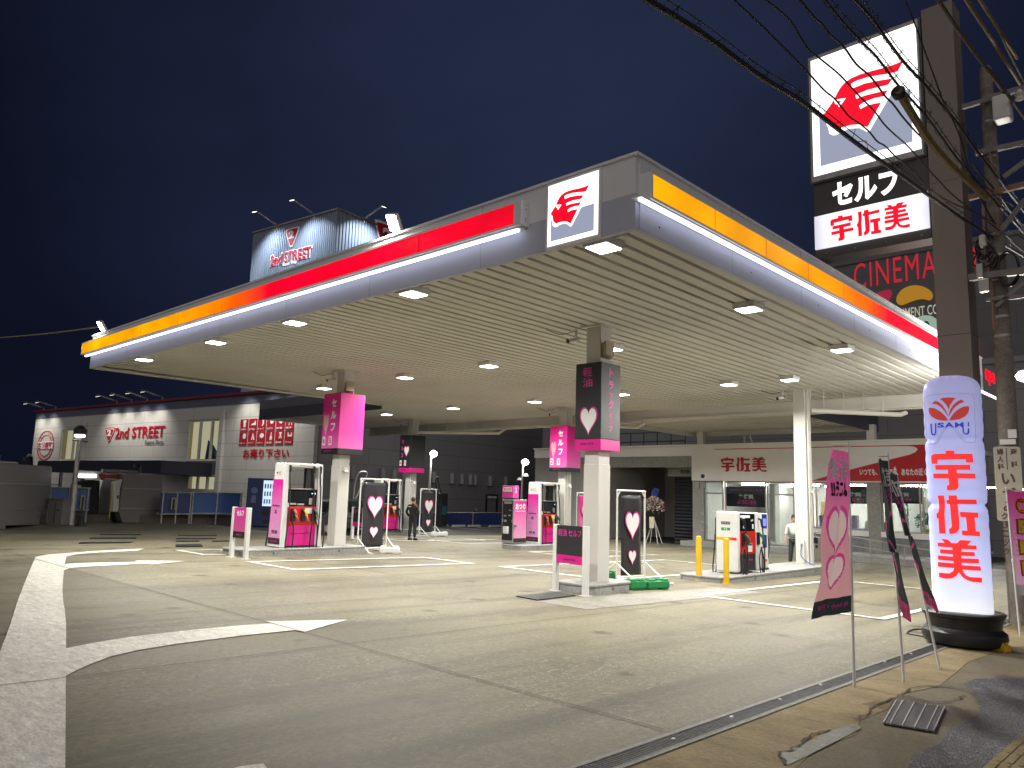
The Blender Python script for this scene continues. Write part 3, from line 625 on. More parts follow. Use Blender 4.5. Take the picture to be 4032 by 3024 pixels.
# the black tub and yellow plug block
tubc = rt*cxm
b = MB(); b.lathe([(.42,.02),(.50,.05),(.53,.13),(.52,.20),(.46,.25),(.45,.27)], tubc, 40); b.build('water_ring', M_rub, inf, smooth=True)
b = MB(); b.lathe([(.45,.22),(.485,zb-.06),(.51,zb-.05),(.52,zb-.005),(.485,zb+.015),(.45,zb+.01)], tubc, 40); b.build('tub', M_black, inf, smooth=True)
pb = gp(3942,2565)
yl = thing('plug_block', 'yellow plastic cable block on the ground beside the black tub', 'cable block', pb, -.4)
M_yel = mat('yellow plastic', (.62,.42,.02), .45)
b = MB(); b.box(-.16,.10,-.07,.07,.0,.09); b.build('body', M_yel, yl, bevel=.015)
b = MB(); b.hexa([(-.42,-.05,0),(-.16,-.06,0),(-.16,.06,0),(-.42,.05,0)],[(-.42,-.05,.02),(-.16,-.06,.09),(-.16,.06,.09),(-.42,.05,.02)]); b.build('ramp', M_yel, yl)
b = MB()
for yy in (-.04,.04): b.lathe([(.025,.07),(.025,.12),(.015,.125)], (.05,yy,0), 10)
b.build('socket', M_yel, yl)
cpts = [gp(*Z7(*p),.012) for p in ((765,1440),(735,1432),(690,1412),(625,1400),(600,1392),(640,1375),(720,1375),(735,1360))]
b = MB(); b.tube(catmull(cpts,6), .010, 6); tag(b.build('power_cord', M_rub), 'thin black power cord trailing from the inflatable column tub', 'cord')
# ================================================================== things under the canopy
CW = .185
colpos = {'near':(-9.74,12.87), 'six':(-19.65,13.3), 'right':(-9.88,23.53), 'two':(-19.65,23.85), 'four':(-29.5,24.05)}
collabel = {'near':'cream canopy column on the small island carrying the big black truck sign','six':'cream canopy column carrying the pink box numbered 6 and 5','right':'cream canopy column beside the white and red pump with a blue hose at its foot','two':'cream canopy column with conduits carrying the pink box numbered 2 and 1','four':'cream canopy column with conduits carrying the black box numbered 4 and 3'}
for k, (x, y) in colpos.items():
    g = G(x, y); c = thing('canopy_column', collabel[k], 'column', (x, y, g), 0, 'columns holding up the canopy')
    H = S(y)+.05-g
    b = MB(); b.box(-CW,CW,-CW,CW,.10,H); b.build('shaft', M_col, c, bevel=.012)
    b = MB(); b.box(-CW-.012,CW+.012,-CW-.012,CW+.012,.10,2.55); b.build('lower_casing', M_col, c, bevel=.012)
    b = MB(); b.box(-CW-.1,CW+.1,-CW-.1,CW+.1,H-.08,H-.05); b.build('head_plate', M_col, c)
    if k in ('two','four','right'):
        for i, o in enumerate((-.10,-.02,.06)):
            b = MB(); b.tube([(CW+.05,o,.2),(CW+.05,o,H-.4),(CW+.05,o+.05*i,H-.25),(CW+.05,o+.06*i,H)],.024,8); b.build('conduit', M_col, c, smooth=True)
    if k != 'near':
        b = MB(); b.hexa([(CW+.01,-.07,2.40),(CW+.14,-.06,2.38),(CW+.14,.06,2.38),(CW+.01,.07,2.40)],[(CW+.01,-.07,2.52),(CW+.07,-.06,2.52),(CW+.07,.06,2.52),(CW+.01,.07,2.52)]); b.build('wall_lamp', M_white, c)
    if k in ('near','six'):
        b = MB(); b.hexa([(CW,-.14,H-.75),(CW+.16,-.20,H-.70),(CW+.16,.08,H-.70),(CW,.14,H-.75)],[(CW,-.14,H-.45),(CW+.16,-.20,H-.40),(CW+.16,.08,H-.40),(CW,.14,H-.45)]); b.build('loudspeaker', mat('tan speaker',(.33,.27,.17),.5), c)
    # camera and its cable under the deck
    b = MB(); b.tube([(-CW-.35,-.1,H-.06),(-CW-.35,-.1,H-.22)],.03,10); b.tube([(-CW-.30,-.03,H-.25),(-CW-.45,-.22,H-.31)],.045,10); ca = b.build('camera', M_white, c, smooth=True)
    b = MB(); b.tube([(-CW-.46,-.23,H-.313),(-CW-.48,-.26,H-.323)],.05,10); b.build('camera_lens', M_black, ca)
    b = MB(); b.tube(catmull([(-CW-.35,-.1,H-.08),(-CW-.6,-.3,H-.16),(-CW-.8,-.42,H-.09),(-CW-.95,-.5,H-.02)],5),.008,6); b.build('camera_cable', M_rub, ca)
# blue hose and tap box of the right column
x, y = colpos['right']; g = G(x,y)
hs = thing('air_tap', 'small tap box with a blue hose at the foot of a cream column', 'tap', (x+.02,y-.26,g))
b = MB(); b.box(-.05,.09,-.03,.05,.15,.95); b.build('tap_box', M_col, hs); b = MB(); b.lathe([(.02,0),(.035,.04),(.02,.08)], (.02,-.05,.78), 10); b.build('tap', M_chrome, hs)
b = MB(); b.tube(catmull([(.02,-.06,.80),(.02,-.10,.62),(.06,-.12,.45),(.35,-.10,.26),(.8,.0,.205),(1.1,.15,.205)],6),.013,7); b.build('hose', mat('blue hose',(.02,.09,.22),.4), hs, smooth=True)
bk = thing('bucket', 'white plastic bucket standing behind the blue hose column', 'bucket', (x+.55,y+.85,G(x,y)+0))
b = MB(); b.lathe([(.13,0),(.17,.34),(.18,.34),(.18,.36),(.16,.36),(.125,.02)], (0,0,0), 20); b.build('pail', M_white, bk, smooth=True); b = MB(); b.tube(arcpts and [(.17*math.cos(a),.02,.35+.10*math.sin(a)) for a in [math.pi*i/10 for i in range(11)]],.006,6); b.build('handle', M_gal, bk)

mat('rose print', (.64,.34,.36), .45)
def heart(cx, cy, w, h):
    return [(cx+w*.5*(math.sin(a)**3), cy+h*.5*((13*math.cos(a)-5*math.cos(2*a)-2*math.cos(3*a)-math.cos(4*a))/15+.12)) for a in [2*math.pi*i/40 for i in range(40)]]
def heart_print(F, cx, cy, w, h, par, fill, rim):
    b = MB(); b.shape([heart(cx,cy,w,h)], F, .003); b.build('heart_print', rim, par); b = MB(); b.shape([heart(cx,cy,w*.86,h*.88)], F, .006); b.build('heart_print', fill, par)
# ---- pillar sign boxes
PINKG = [(0,(.66,.16,.42)),(.35,(.66,.045,.33)),(1,(.60,.004,.21))]
Mpg = ramp_mat('pink gradient film','Z',PINKG,-.95,.95)
def pillar_sign(x, y, g, z0, z1, zs, hw, kind, label, nums=None, big=False):
    t = thing('pillar_sign', label, 'sign', (x, y, (z0+z1)/2), 0, 'sign boxes wrapped round the columns'); h0, h1, hs_ = z0-(z0+z1)/2, z1-(z0+z1)/2, zs-(z0+z1)/2
    b = MB(); b.box(-hw,hw,-hw,hw,hs_,h1); b.build('panel', Mpg if kind == 'pink' else M_dark, t, bevel=.01)
    b = MB(); b.box(-hw,hw,-hw,hw,h0,hs_-.002); b.build('lower_band', M_black if kind == 'pink' else M_pink, t, bevel=.008)
    A, E = FS(0,-hw,0), FE(hw,0,0); H = h1-hs_
    fg = M_wtext if kind == 'pink' else M_pinktext
    heart_print(A, *((.02,-.30,.46,.62) if big else (-.24,-.05,.30,.8) if kind == 'pink' else (.10,.12,.40,.55)), t, M_wtext if kind == 'black' else MATS['rose print'], M_pinktext)
    if big:
        text('軽', A, -.02, h1-.19, .25, .20, M_pinktext, t, .008); text('油', A, -.02, h1-.41, .25, .19, M_pinktext, t, .012)
        for i, ch in enumerate('トラック'): text(ch, E, .0, h1-(.19,.46,.67,.86)[i], None, (.19,.18,.12,.19)[i], M_pinktext, t, .04)
        for i, ch in enumerate('セルフ'): text(ch, E, .0, h1-1.08-i*.145, None, .115, M_pinktext, t, .04)
        text('KUROMI × 宇佐美', A, -.02, (h0+hs_)/2+.02, .34, .055, M_ink, t, .02)
    else:
        for i, ch in enumerate('セルフ'): text(ch, A, .12 if kind == 'pink' else -.22, h1-.30-i*(.36 if kind == 'pink' else .34), None, .24 if kind == 'pink' else .2, fg, t, .04)
        text('My Melody × 宇佐美' if kind == 'pink' else 'KUROMI × 宇佐美', A, -.08, (h0+hs_)/2+.01, .34, .05, M_pinktext if kind == 'pink' else M_ink, t, .02)
        for i, nn in enumerate(nums):
            xx = -hw+.13+i*.34; b = MB(); b.shape([rrect(xx-.075,hs_+.10,xx+.075,hs_+.36,.02)], A, .006); np_ = b.build('number_plate', M_wtext, t)
            text(nn, A, xx, hs_+.23, None, .17, M_red, np_, .04, lift=.009)
    return t
P = colpos
pillar_sign(*P['near'], 0, 2.62, 4.44, 2.85, .335, 'black', 'black box sign reading truck diesel on the column nearest the road', big=True)
pillar_sign(*P['six'], 0, 2.70, 4.52, 2.87, .44, 'pink', 'pink box sign numbered 6 and 5 on its column', '65')
pillar_sign(*P['two'], 0, 2.62, 4.42, 2.78, .44, 'pink', 'pink box sign numbered 2 and 1 partly behind the black truck sign', '21')
pillar_sign(*P['four'], 0, 2.58, 4.38, 2.80, .44, 'black', 'black box sign numbered 4 and 3 on the far column', '43')

# ---- canopy lamps
M_lens = glow('canopy lamp lens', (1,.985,.93), 20)
def lamp_unit():
    t = thing('canopy_lamp', 'x', 'lamp', (0,0,0), 0, 'square lamps under the canopy')
    b = MB(); b.box(-.215,.215,-.215,.215,-.115,.0); b.build('housing', M_white, t, bevel=.01)
    b = MB(); b.box(-.175,.175,-.175,.175,-.125,-.116); b.build('lens', M_lens, t.children[0])
    b = MB(); b.box(-.34,.34,-.04,.04,-.02,.0); b.build('bracket', M_white, t)
    light('AREA', 'lamp_light', (0,0,-.13), LAMP_W, (1,.975,.91), t, .34, spread=math.radians(154))
    return t
LAMP_W = 255
kd = 1.8228
rows = [[(1304,537),(893,637),(637,699),(466,741),(311,778)], [(1617,670),(1322,756),(1056,792),(875,817),(700,840)], [(1818,758),(1574,832),(1343,853),(1155,869),(979,883),(835,896)], [(1705,822),(1526,898),(1356,907),(1184,916),(1042,924),(918,933)]]
ordn = ['first','second','third','fourth','fifth','sixth']
rown = ['row just behind the red fascia','second row behind the red fascia','third row behind the red fascia','row farthest from the red fascia']
proto = lamp_unit(); first = True
for r, row in enumerate(rows):
    for c, (px, py) in enumerate(row):
        z = 5.1
        for _ in range(4): v = onz(px*kd, py*kd, z); z = S(v.y)-.12
        o = proto if first else copy_tree(proto); first = False
        o.location = (v.x, v.y, S(v.y)); o['label'] = f'square canopy lamp, {ordn[c]} from the amber band, {rown[r]}'
# small soffit spots between (sprinkler / smoke heads)
for i, (px, py) in enumerate(((395,0),(400,1172))): pass

# ---- pillar islands
def island(x0, x1, y0, y1, label, h=.2, cut=.12):
    t = thing('pump_island', label, 'island', ((x0+x1)/2,(y0+y1)/2,G((x0+x1)/2,(y0+y1)/2)), 0, 'raised concrete pump islands'); a, c = (x1-x0)/2, (y1-y0)/2
    def poly(g): return [(-a+g,-c+cut+g),(-a+cut+g,-c+g),(a-cut-g,-c+g),(a-g,-c+cut+g),(a-g,c-cut-g),(a-cut-g,c-g),(-a+cut+g,c-g),(-a+g,c-cut-g)]
    b = MB(); b.prism([(x,y,-.12) for x,y in poly(.02)], (0,0,.12+h-.05)); b.build('kerb', M_curb, t)
    b = MB(); b.prism([(x,y,h-.05) for x,y in poly(0)], (0,0,.05)); b.build('cap', M_curb, t, bevel=.015)
    b = MB()
    for yy in ([-c*.55, c*.5] if c > 1 else [0]):
        b.tube([(a-.022,yy,.09),(a-.012,yy,.09)],.03,12)
    b.build('kerb_socket', mat('dark socket',(.12,.12,.13),.4,.5), t)
    return t
island(-10.2,-9.2,12.05,13.45,'small raised island under the black truck sign column')
island(-20.25,-18.95,10.0,13.95,'raised island of the pump by the pink box numbered 6 and 5')
island(-20.3,-19.1,20.9,24.6,'raised island of the pump and change machine by the pink box numbered 2 and 1')
island(-30.1,-28.8,19.6,24.9,'raised island of the far pump by the black box numbered 4 and 3')
island(-10.45,-9.15,17.15,24.4,'raised island of the white and red pump near the yellow bollards')
b = MB(); b.box(-.35,.35,-.5,.5,0,.008); o = b.build('dark_mat', Mlid); o.location = (-9.75,21.9,G(-9.75,21.9)+.201); tag(o, 'dark flat mat on the island between the white pump and the blue hose column', 'mat')

# ---- fuel pumps with overhead hose arch
MPG2 = ramp_mat('magenta to pink film','Z',[(0,(.60,.27,.48)),(.45,(.60,.20,.45)),(1,(.62,.012,.30))],.25,1.75)
M_screen = mat('black gloss screen', (.006,.006,.008), .12)
M_num = glow('lit pump digits', (.5,.7,1), 1.2)
def hose_pts(y, side, drop):
    s = side
    return [(s*.24,y,2.18),(s*.30,y,1.9),(s*.34,y+.02,1.4),(s*.42,y-.04,.7),(s*.46,y-.10,.02),(s*.44,y-.02,-.08),(s*.40,y+.14,-.02),(s*.38,y+.17,.5),(s*.36,y+.12,.72)]
def nozzle(par, y, col, side):
    t = MB(); t.box(side*.33-.04,side*.33+.04,y-.06,y+.06,.72,1.06); t.build('nozzle_holster', M_black, par, bevel=.012)
    n = MB(); n.tube(catmull([(side*.39,y,1.03),(side*.43,y+.02,.97),(side*.43,y+.06,.86),(side*.40,y+.12,.74)],4),[.032,.034,.035,.034,.034,.033,.03,.028,.026,.024,.022,.02,.02][:13],8); nz = n.build('nozzle', col, par, smooth=True)
    n = MB(); n.tube(catmull([(side*.42,y+.0,.90),(side*.46,y+.08,.80),(side*.43,y+.13,.72)],4),.012,6); n.build('nozzle_lever', M_gal, nz)
def pump(label, x, y):
    t = thing('fuel_pump', label, 'fuel pump', (x, y, G(x,y)+.2), 0, 'petrol pumps with overhead hoses')
    # white end posts and arch
    for s, nm in ((-1,'front'),(1,'back')):
        b = MB(); b.hexa([(-.34,s*.56-.09,0),(.34,s*.56-.09,0),(.34,s*.56+.09,0),(-.34,s*.56+.09,0)],[(-.27,s*.54-.08,2.28),(.27,s*.54-.08,2.28),(.27,s*.54+.08,2.28),(-.27,s*.54+.08,2.28)]); b.build('end_post', M_white, t, bevel=.03)
    b = MB(); b.box(-.27,.27,-.62,.62,2.20,2.33); b.build('top_beam', M_white, t, bevel=.04, seg=3)
    F = frame((0,-.65,0),(1,0,0),(0,.0088,1),(0,-1,0))
    b = MB(); b.shape([[(-.30,.26),(.30,.26),(.255,1.86),(-.255,1.86)]], F, .006); b.build('end_panel', MPG2, t)
    b = MB(); b.shape([[(-.31,.09),(.31,.09),(.302,.255),(-.302,.255)]], F, .006); b.build('end_band', M_ink, t)
    text('My Melody', F, 0, 1.13, .36, .07, M_ink, t, .025, lift=.011); text('×', F, 0, .97, None, .12, M_ink, t, .02, lift=.011); text('宇佐美', F, 0, .42, .30, .11, M_ink, t, .03, lift=.011)
    text('KUROMI × 宇佐美', F, -.02, .17, .38, .045, M_pinktext, t, .015, lift=.011)
    b = MB(); b.shape([[((u-.5)*.10-.09,2.04+(v-.5)*.10) for u, v in HEAD]], F, .008); b.build('emblem', M_red, t)
    text('apollo\nstation', F, .06, 2.04, .16, .10, M_red, t, .0, lift=.008)
    E = FE(.275,0,0)
    b = MB(); b.shape([[((u-.5)*.08-.12,2.265+(v-.5)*.08) for u, v in HEAD]], E, .005); b.build('emblem', M_red, t)
    text('apollostation', E, .10, 2.262, .34, .045, M_red, t, .0)
    # body
    b = MB(); b.box(-.29,.29,-.46,.46,.05,.60); b.build('lower_panel', M_pink, t, bevel=.01)
    b = MB(); b.box(-.295,.295,-.46,.46,.60,1.12); b.build('nozzle_panel', M_red, t, bevel=.01)
    b = MB(); b.box(-.275,.275,-.46,.46,1.12,1.60); dh = b.build('display_head', M_screen, t, bevel=.015)
    b = MB(); b.box(-.29,.29,-.47,.47,1.60,1.625); b.build('head_rail', M_gal, t)
    b = MB(); b.box(-.30,.30,-.46,.46,0,.05); b.build('plinth', M_black, t)
    b = MB(); b.box(-.06,.06,.20,.46,1.625,2.2); b.build('mast', M_black, t)
    for s in (1,-1):
        Fs = FE(.278,0,0) if s == 1 else frame((-.278,0,0),(0,-1,0),(0,0,1),(-1,0,0))
        b = MB(); b.shape([[(-.40,1.25),(.16,1.25),(.16,1.55),(-.40,1.55)]], Fs, .006); b.build('screen', mat('glass screen',(.015,.016,.018),.08), dh)
        b = MB(); b.shape([[(.24,1.44),(.42,1.44),(.42,1.53),(.24,1.53)]], Fs, .006); b.build('digit_window', mat('digit window',(.01,.012,.02),.1), dh)
        b = MB(); b.shape([[(.27,1.475),(.31,1.475),(.31,1.50),(.27,1.50)],[(.34,1.465),(.40,1.465),(.40,1.51),(.34,1.51)]], Fs, .008); b.build('digits', M_num, dh)
        for q in ([(-.40,1.17),(-.20,1.17),(-.20,1.22),(-.40,1.22)],[(-.16,1.16),(.05,1.16),(.05,1.21),(-.16,1.21)],[(.20,1.18),(.30,1.18),(.30,1.36),(.20,1.36)]):
            b = MB(); b.shape([q], Fs, .014); b.build('card_slot', M_gal, dh)
        for q in ([(.08,.93),(.30,.93),(.30,1.08),(.08,1.08)],[(-.56,1.10),(-.40,1.10),(-.40,1.22),(-.56,1.22)]):
            b = MB(); b.shape([q], Fs, .03); b.build('notice', M_white, t)
        text('My Melody · KUROMI · 宇佐美', FE(.292,0,0) if s == 1 else frame((-.292,0,0),(0,-1,0),(0,0,1),(-1,0,0)), .0, .38, .66, .05, M_ink, t, .02)
        for yy, cn in ((-.30,(.62,.12,.10)),(.02,(.68,.48,.02)),(.36,(.02,.10,.05))):
            nozzle(t, s*yy, mat('nozzle %.2f'%cn[0], cn, .4), s)
        for yy in (-.46,.30,.52):
            b = MB(); b.tube(catmull(hose_pts(s*yy, s, 0), 6), .020, 7); ho = b.build('hose', M_rub, t, smooth=True)
            b = MB(); b.tube([(s*.23,s*yy,2.25),(s*.30,s*yy,2.24),(s*.31,s*yy,2.06)],[.03,.035,.022],8); b.build('hose_elbow', M_black, ho, smooth=True)
    return t
pump('red and magenta petrol pump beside the column numbered 6 and 5', -19.55, 11.85)
pump('red and magenta petrol pump behind the change machine', -19.75, 22.75)
pump('far red petrol pump half hidden behind the banner stand by the man', -29.0, 22.3)

# ---- change machine
xc, yc = -20.0, 21.35
cm = thing('change_machine', 'tall grey and black change machine with a pink topper at the end of its island', 'change machine', (xc,yc,G(xc,yc)+.2))
b = MB(); b.box(-.30,.30,-.36,.36,0,1.62); b.build('cabinet', mat('machine grey',(.26,.26,.26),.4), cm, bevel=.02)
A = FS(0,-.36,0); E = FE(.30,0,0)
b = MB(); b.shape([[(-.25,.12),(.25,.12),(.25,.75),(.18,.82),(.25,.92),(.25,1.56),(-.25,1.56),(-.25,.92),(-.18,.82),(-.25,.75)]], A, .02); b.build('front_panel', M_black, cm)
b = MB(); b.shape([[(-.17,1.45),(.22,1.45),(.22,1.53),(-.17,1.53)],[(-.18,.98),(-.05,.98),(-.05,1.03),(-.18,1.03)],[(.08,1.2),(.2,1.2),(.2,1.23),(.08,1.23)],[(.06,1.0),(.18,1.0),(.18,1.05),(.06,1.05)],[(-.14,.78),(-.03,.78),(-.03,.86),(-.14,.86)]], A, .028); b.build('slot', M_gal, cm)
b = MB(); b.box(-.14,.10,-.46,-.382,.36,.62); b.build('paper_box', M_white, cm, bevel=.01)
b = MB(); b.shape([[(-.34,.20),(.34,.20),(.34,1.56),(-.34,1.56)]], E, .006); b.build('side_panel', ramp_mat('pink side film','Z',[(0,(.66,.30,.45)),(.5,(.66,.18,.42)),(1,(.62,.01,.26))],.2,1.5), cm)
b = MB(); b.shape([[(-.34,.05),(.34,.05),(.34,.198),(-.34,.198)]], E, .006); b.build('side_band', M_ink, cm)
text('おつり', E, 0, 1.36, .54, .22, M_wtext, cm, .05, lift=.009); b = MB(); b.shape([[(-.27,1.18),(.27,1.18),(.27,1.20),(-.27,1.20)]], E, .009); b.build('print_line', M_wtext, cm)
b = MB(); b.box(-.28,.28,-.40,-.08,1.66,2.12); b.build('topper', ramp_mat('pink topper film','X',[(0,(.50,.04,.26)),(1,(.62,.07,.36))],-.3,.3), cm, bevel=.01)
b = MB(); b.shape([rrect(-.23,1.90,.23,2.06,.03)], FS(0,-.40,0), .006); b.build('topper_plate', M_wtext, cm); text('おつり機', FS(0,-.40,0), 0, 1.98, .40, .11, M_red, cm, .03, lift=.01)
text('１', FE(.28,-.24,0), .0, 1.96, None, .18, M_wtext, cm, .03)
b = MB(); b.box(.30,.42,-.34,-.26,.62,.68); b.build('side_handle', M_gal, cm)

# ---- the white and red pump on the right island
xp, yp = -9.68, 18.85
rp = thing('diesel_pump', 'white service pump with red middle and black display near the yellow bollards', 'fuel pump', (xp,yp,G(xp,yp)+.2))
b = MB(); b.box(-.30,.30,-.60,-.42,0,1.52); b.build('end_post', M_white, rp, bevel=.05, seg=3)
b = MB(); b.box(-.29,.29,.44,.66,0,1.50); b.build('end_post', M_white, rp, bevel=.04, seg=3)
b = MB(); b.box(-.27,.27,-.42,.44,1.02,1.47); b.build('display_head', M_screen, rp, bevel=.01)
b = MB(); b.box(-.29,.29,-.42,.44,.45,1.02); b.build('nozzle_panel', M_red, rp)
b = MB(); b.box(-.28,.28,-.42,.44,0.02,.45); b.build('lower_panel', M_dark, rp)
A = FS(0,-.60,0)
b = MB(); b.shape([[(-.14,1.19),(.11,1.19),(.11,1.26),(-.14,1.26)]], A, .005); b.build('name_plate', M_dark, rp); text('セルフサービス', A, -.015, 1.225, .22, .04, M_wtext, rp, .02, lift=.007)
Mgr = mat('green film',(.01,.26,.07),.4); b = MB(); b.shape([[(-.14,1.04),(.11,1.04),(.11,1.11),(-.14,1.11)]], A, .005); b.build('fuel_plate', Mgr, rp); text('軽油', A, -.015, 1.075, .09, .045, M_wtext, rp, .02, lift=.007)
b = MB(); b.shape([[(-.285,.80),(.285,.80),(.285,.87),(-.285,.87)]], A, .004); b.build('colour_stripe', ramp_mat('amber red stripe','X',[(0,(.66,.42,.01)),(.55,(.62,.30,.01)),(.8,(.60,.02,.02)),(1,(.60,.02,.02))],-.3,.3), rp)
E = FE(.272,0,0)
b = MB(); b.shape([[(-.38,1.36),(.15,1.36),(.15,1.43),(-.38,1.43)],[(.28,1.08),(.35,1.08),(.35,1.2),(.28,1.2)],[(.22,1.27),(.25,1.27),(.25,1.32),(.22,1.32)],[(.30,1.28),(.33,1.28),(.33,1.33),(.30,1.33)],[(-.22,1.1),(-.14,1.1),(-.14,1.16),(-.22,1.16)]], E, .006); b.build('display_label', M_wtext, rp)
b = MB(); b.shape([[(-.05,.50),(.22,.50),(.22,.72),(-.05,.72)]], FE(.292,0,0), .006); b.build('notice', M_white, rp); b = MB(); b.shape([[(-.02,.66),(.2,.66),(.2,.71),(-.02,.71)]], FE(.299,0,0), .003); b.build('notice_stripe', mat('blue print',(.02,.06,.25),.4), rp)
text('KUROMI × 宇佐美', FE(.282,0,0), .0, .30, .5, .05, M_pinktext, rp, .02)
Mng = mat('green nozzle',(.012,.16,.06),.4)
def nozz(px, py, z):
    b = MB(); b.box(px-.03,px+.04,py-.06,py+.06,z-.28,z+.04); b.build('nozzle_holster', M_black, rp, bevel=.01)
    b = MB(); b.tube(catmull([(px+.06,py-.02,z),(px+.11,py+.02,z-.06),(px+.11,py+.10,z-.15),(px+.07,py+.14,z-.25)],4),.033,8); b.build('nozzle', Mng, rp, smooth=True)
def loop(ys, px, top):
    b = MB(); b.tube(catmull([(px,ys,top),(px+.06,ys+.02,top-.02),(px+.07,ys+.05,top-.25),(px+.10,ys+.08,.6),(px+.12,ys+.04,.05),(px+.13,ys-.10,-.10),(px+.12,ys-.20,.0),(px+.11,ys-.22,.35),(px+.12,ys-.12,.62),(px+.11,ys-.08,.40),(px+.12,ys-.10,.05),(px+.12,ys-.02,.0),(px+.11,ys+.0,.35),(px+.1,ys-.1,.62)],6), .017, 7); b.build('hose', M_rub, rp, smooth=True)
    b = MB(); b.tube([(px-.02,ys,top+.02),(px+.06,ys,top+.02),(px+.07,ys+.02,top-.2)],[.035,.04,.022],8); b.build('hose_elbow', M_black, rp, smooth=True)
nozz(.30,-.28,.95); nozz(.30,.54,.95); loop(-.34,.30,1.32); loop(.62,.30,1.32)
b = MB(); b.tube(catmull([(-.30,-.45,1.35),(-.37,-.45,1.33),(-.38,-.44,1.1),(-.42,-.46,.5),(-.44,-.5,.0),(-.40,-.42,-.02),(-.38,-.36,.3),(-.36,-.38,.65)],6),.017,7); b.build('hose', M_rub, rp, smooth=True)
b = MB(); b.tube(catmull([(-.33,-.42,.95),(-.40,-.42,.90),(-.41,-.36,.78),(-.37,-.33,.68)],4),.033,8); b.build('nozzle', Mng, rp, smooth=True)
# payment terminal behind it
pt = thing('payment_terminal', 'slim white payment terminal with blue screen behind the red pump', 'terminal', (-9.70,20.2,G(-9.7,20.2)+.2))
b = MB(); b.box(-.40,.12,-.22,.22,.04,1.50); b.build('cabinet', M_white, pt, bevel=.02); b = MB(); b.box(-.41,.13,-.23,.23,0,.04); b.build('plinth', M_black, pt)
E = FE(.12,0,0); Mbl = mat('blue panel',(.015,.03,.20),.3)
b = MB(); b.shape([[(-.14,1.10),(.14,1.10),(.14,1.48),(-.14,1.48)]], E, .006); b.build('screen_bezel', Mbl, pt); b = MB(); b.shape([rrect(-.09,1.16,.09,1.36,.03)], E, .009); b.build('screen', glow('blue screen',(.12,.16,1),1.3), pt)
b = MB(); b.shape([[(-.12,.58),(.12,.58),(.12,.92),(-.12,.92)]], E, .008); b.build('keypad', Mbl, pt)
b = MB(); b.shape([[(-.1,.22),(.12,.22),(.12,.27),(-.1,.27)]], E, .006); b.build('sticker', M_red, pt)
b = MB(); b.tube(catmull([(.0,.24,1.2),(.03,.36,1.0),(.03,.46,.5),(.0,.36,.15)],6),.014,7); b.build('cable', M_rub, pt, smooth=True)

# ---- yellow bollards
M_by = mat('bollard yellow', (.66,.42,.015), .4)
for i, p in enumerate((zm(2600,1500,1.843)(280,1448), zm(2600,1500,1.843)(480,1472))):
    v = gp(*p); b = MB(); b.lathe([(.07,0),(.07,1.02),(.062,1.06),(.04,1.075)], (0,0,0), 20); b.lathe([(.12,0),(.12,.012)], (0,0,0), 20)
    o = b.build('bollard', M_by, smooth=True, loc=v); tag(o, ['yellow steel bollard standing clear beside the corner of the right pump island','yellow steel bollard in front of the white end of the red pump'][i], 'bollard', 'yellow bollards by the pump')

# ---- low post signs on two white legs
def post_sign(name_label, pl, pr, h, zb_, kind, txt):
    a, c = pl, pr; d = (c-a); L = math.hypot(d.x, d.y); rz = math.atan2(d.y, d.x)
    t = thing('post_sign', name_label, 'sign', ((a.x+c.x)/2,(a.y+c.y)/2,(a.z+c.z)/2), rz, 'low signs on two white legs')
    for s in (-1, 1):
        b = MB(); b.box(s*L/2-.055,s*L/2+.055,-.05,.05,0,h); b.build('leg', M_white, t, bevel=.01)
        b = MB(); b.box(s*L/2-.10,s*L/2+.10,-.09,.09,0,.012); b.build('base_plate', M_white, t)
    w = L/2-.057
    m1 = M_dark if kind == 'black' else ramp_mat('rose gradient film','Z',[(0,(.50,.10,.26)),(1,(.55,.02,.28))],.4,1.25); m2 = M_pink if kind == 'black' else M_black
    zs = zb_+.16
    b = MB(); b.box(-w,w,-.035,.035,zs,h-.01); b.build('panel', m1, t); b = MB(); b.box(-w,w,-.035,.035,zb_,zs-.001); b.build('panel_band', m2, t)
    F = FS(0,-.035,0)
    text(txt, F, 0, h-.15, w*(1.75 if kind == 'black' else 1.15), .14, M_pinktext if kind == 'black' else M_wtext, t, .004 if kind == 'black' else .05)
    text('KUROMI × 宇佐美' if kind == 'black' else 'My Melody × 宇佐美', F, 0, zb_+.08, w*.9, .05, M_ink if kind == 'black' else M_pinktext, t, .02)
    return t
Z2 = zm(900,1400,1.952)
post_sign('black low sign for self service diesel in front of the small island', gp(1900+705/2.458,2100+555/2.458), gp(1900+995/2.458,2100+608/2.458), 1.30, .56, 'black', '軽油 セルフ')
post_sign('pink low sign for self service at the end of the island numbered 6', gp(*Z2(20,1548)), gp(*Z2(130,1565)), 1.27, .50, 'pink', 'セルフ')
v = gp(*zm(1250,1600,2.949)(400,1535)); post_sign('low black sign seen edge on between the column numbered 6 and the banner stand', v, v+Vector((.75,-.02,0)), 1.25, .5, 'black', 'セルフ')

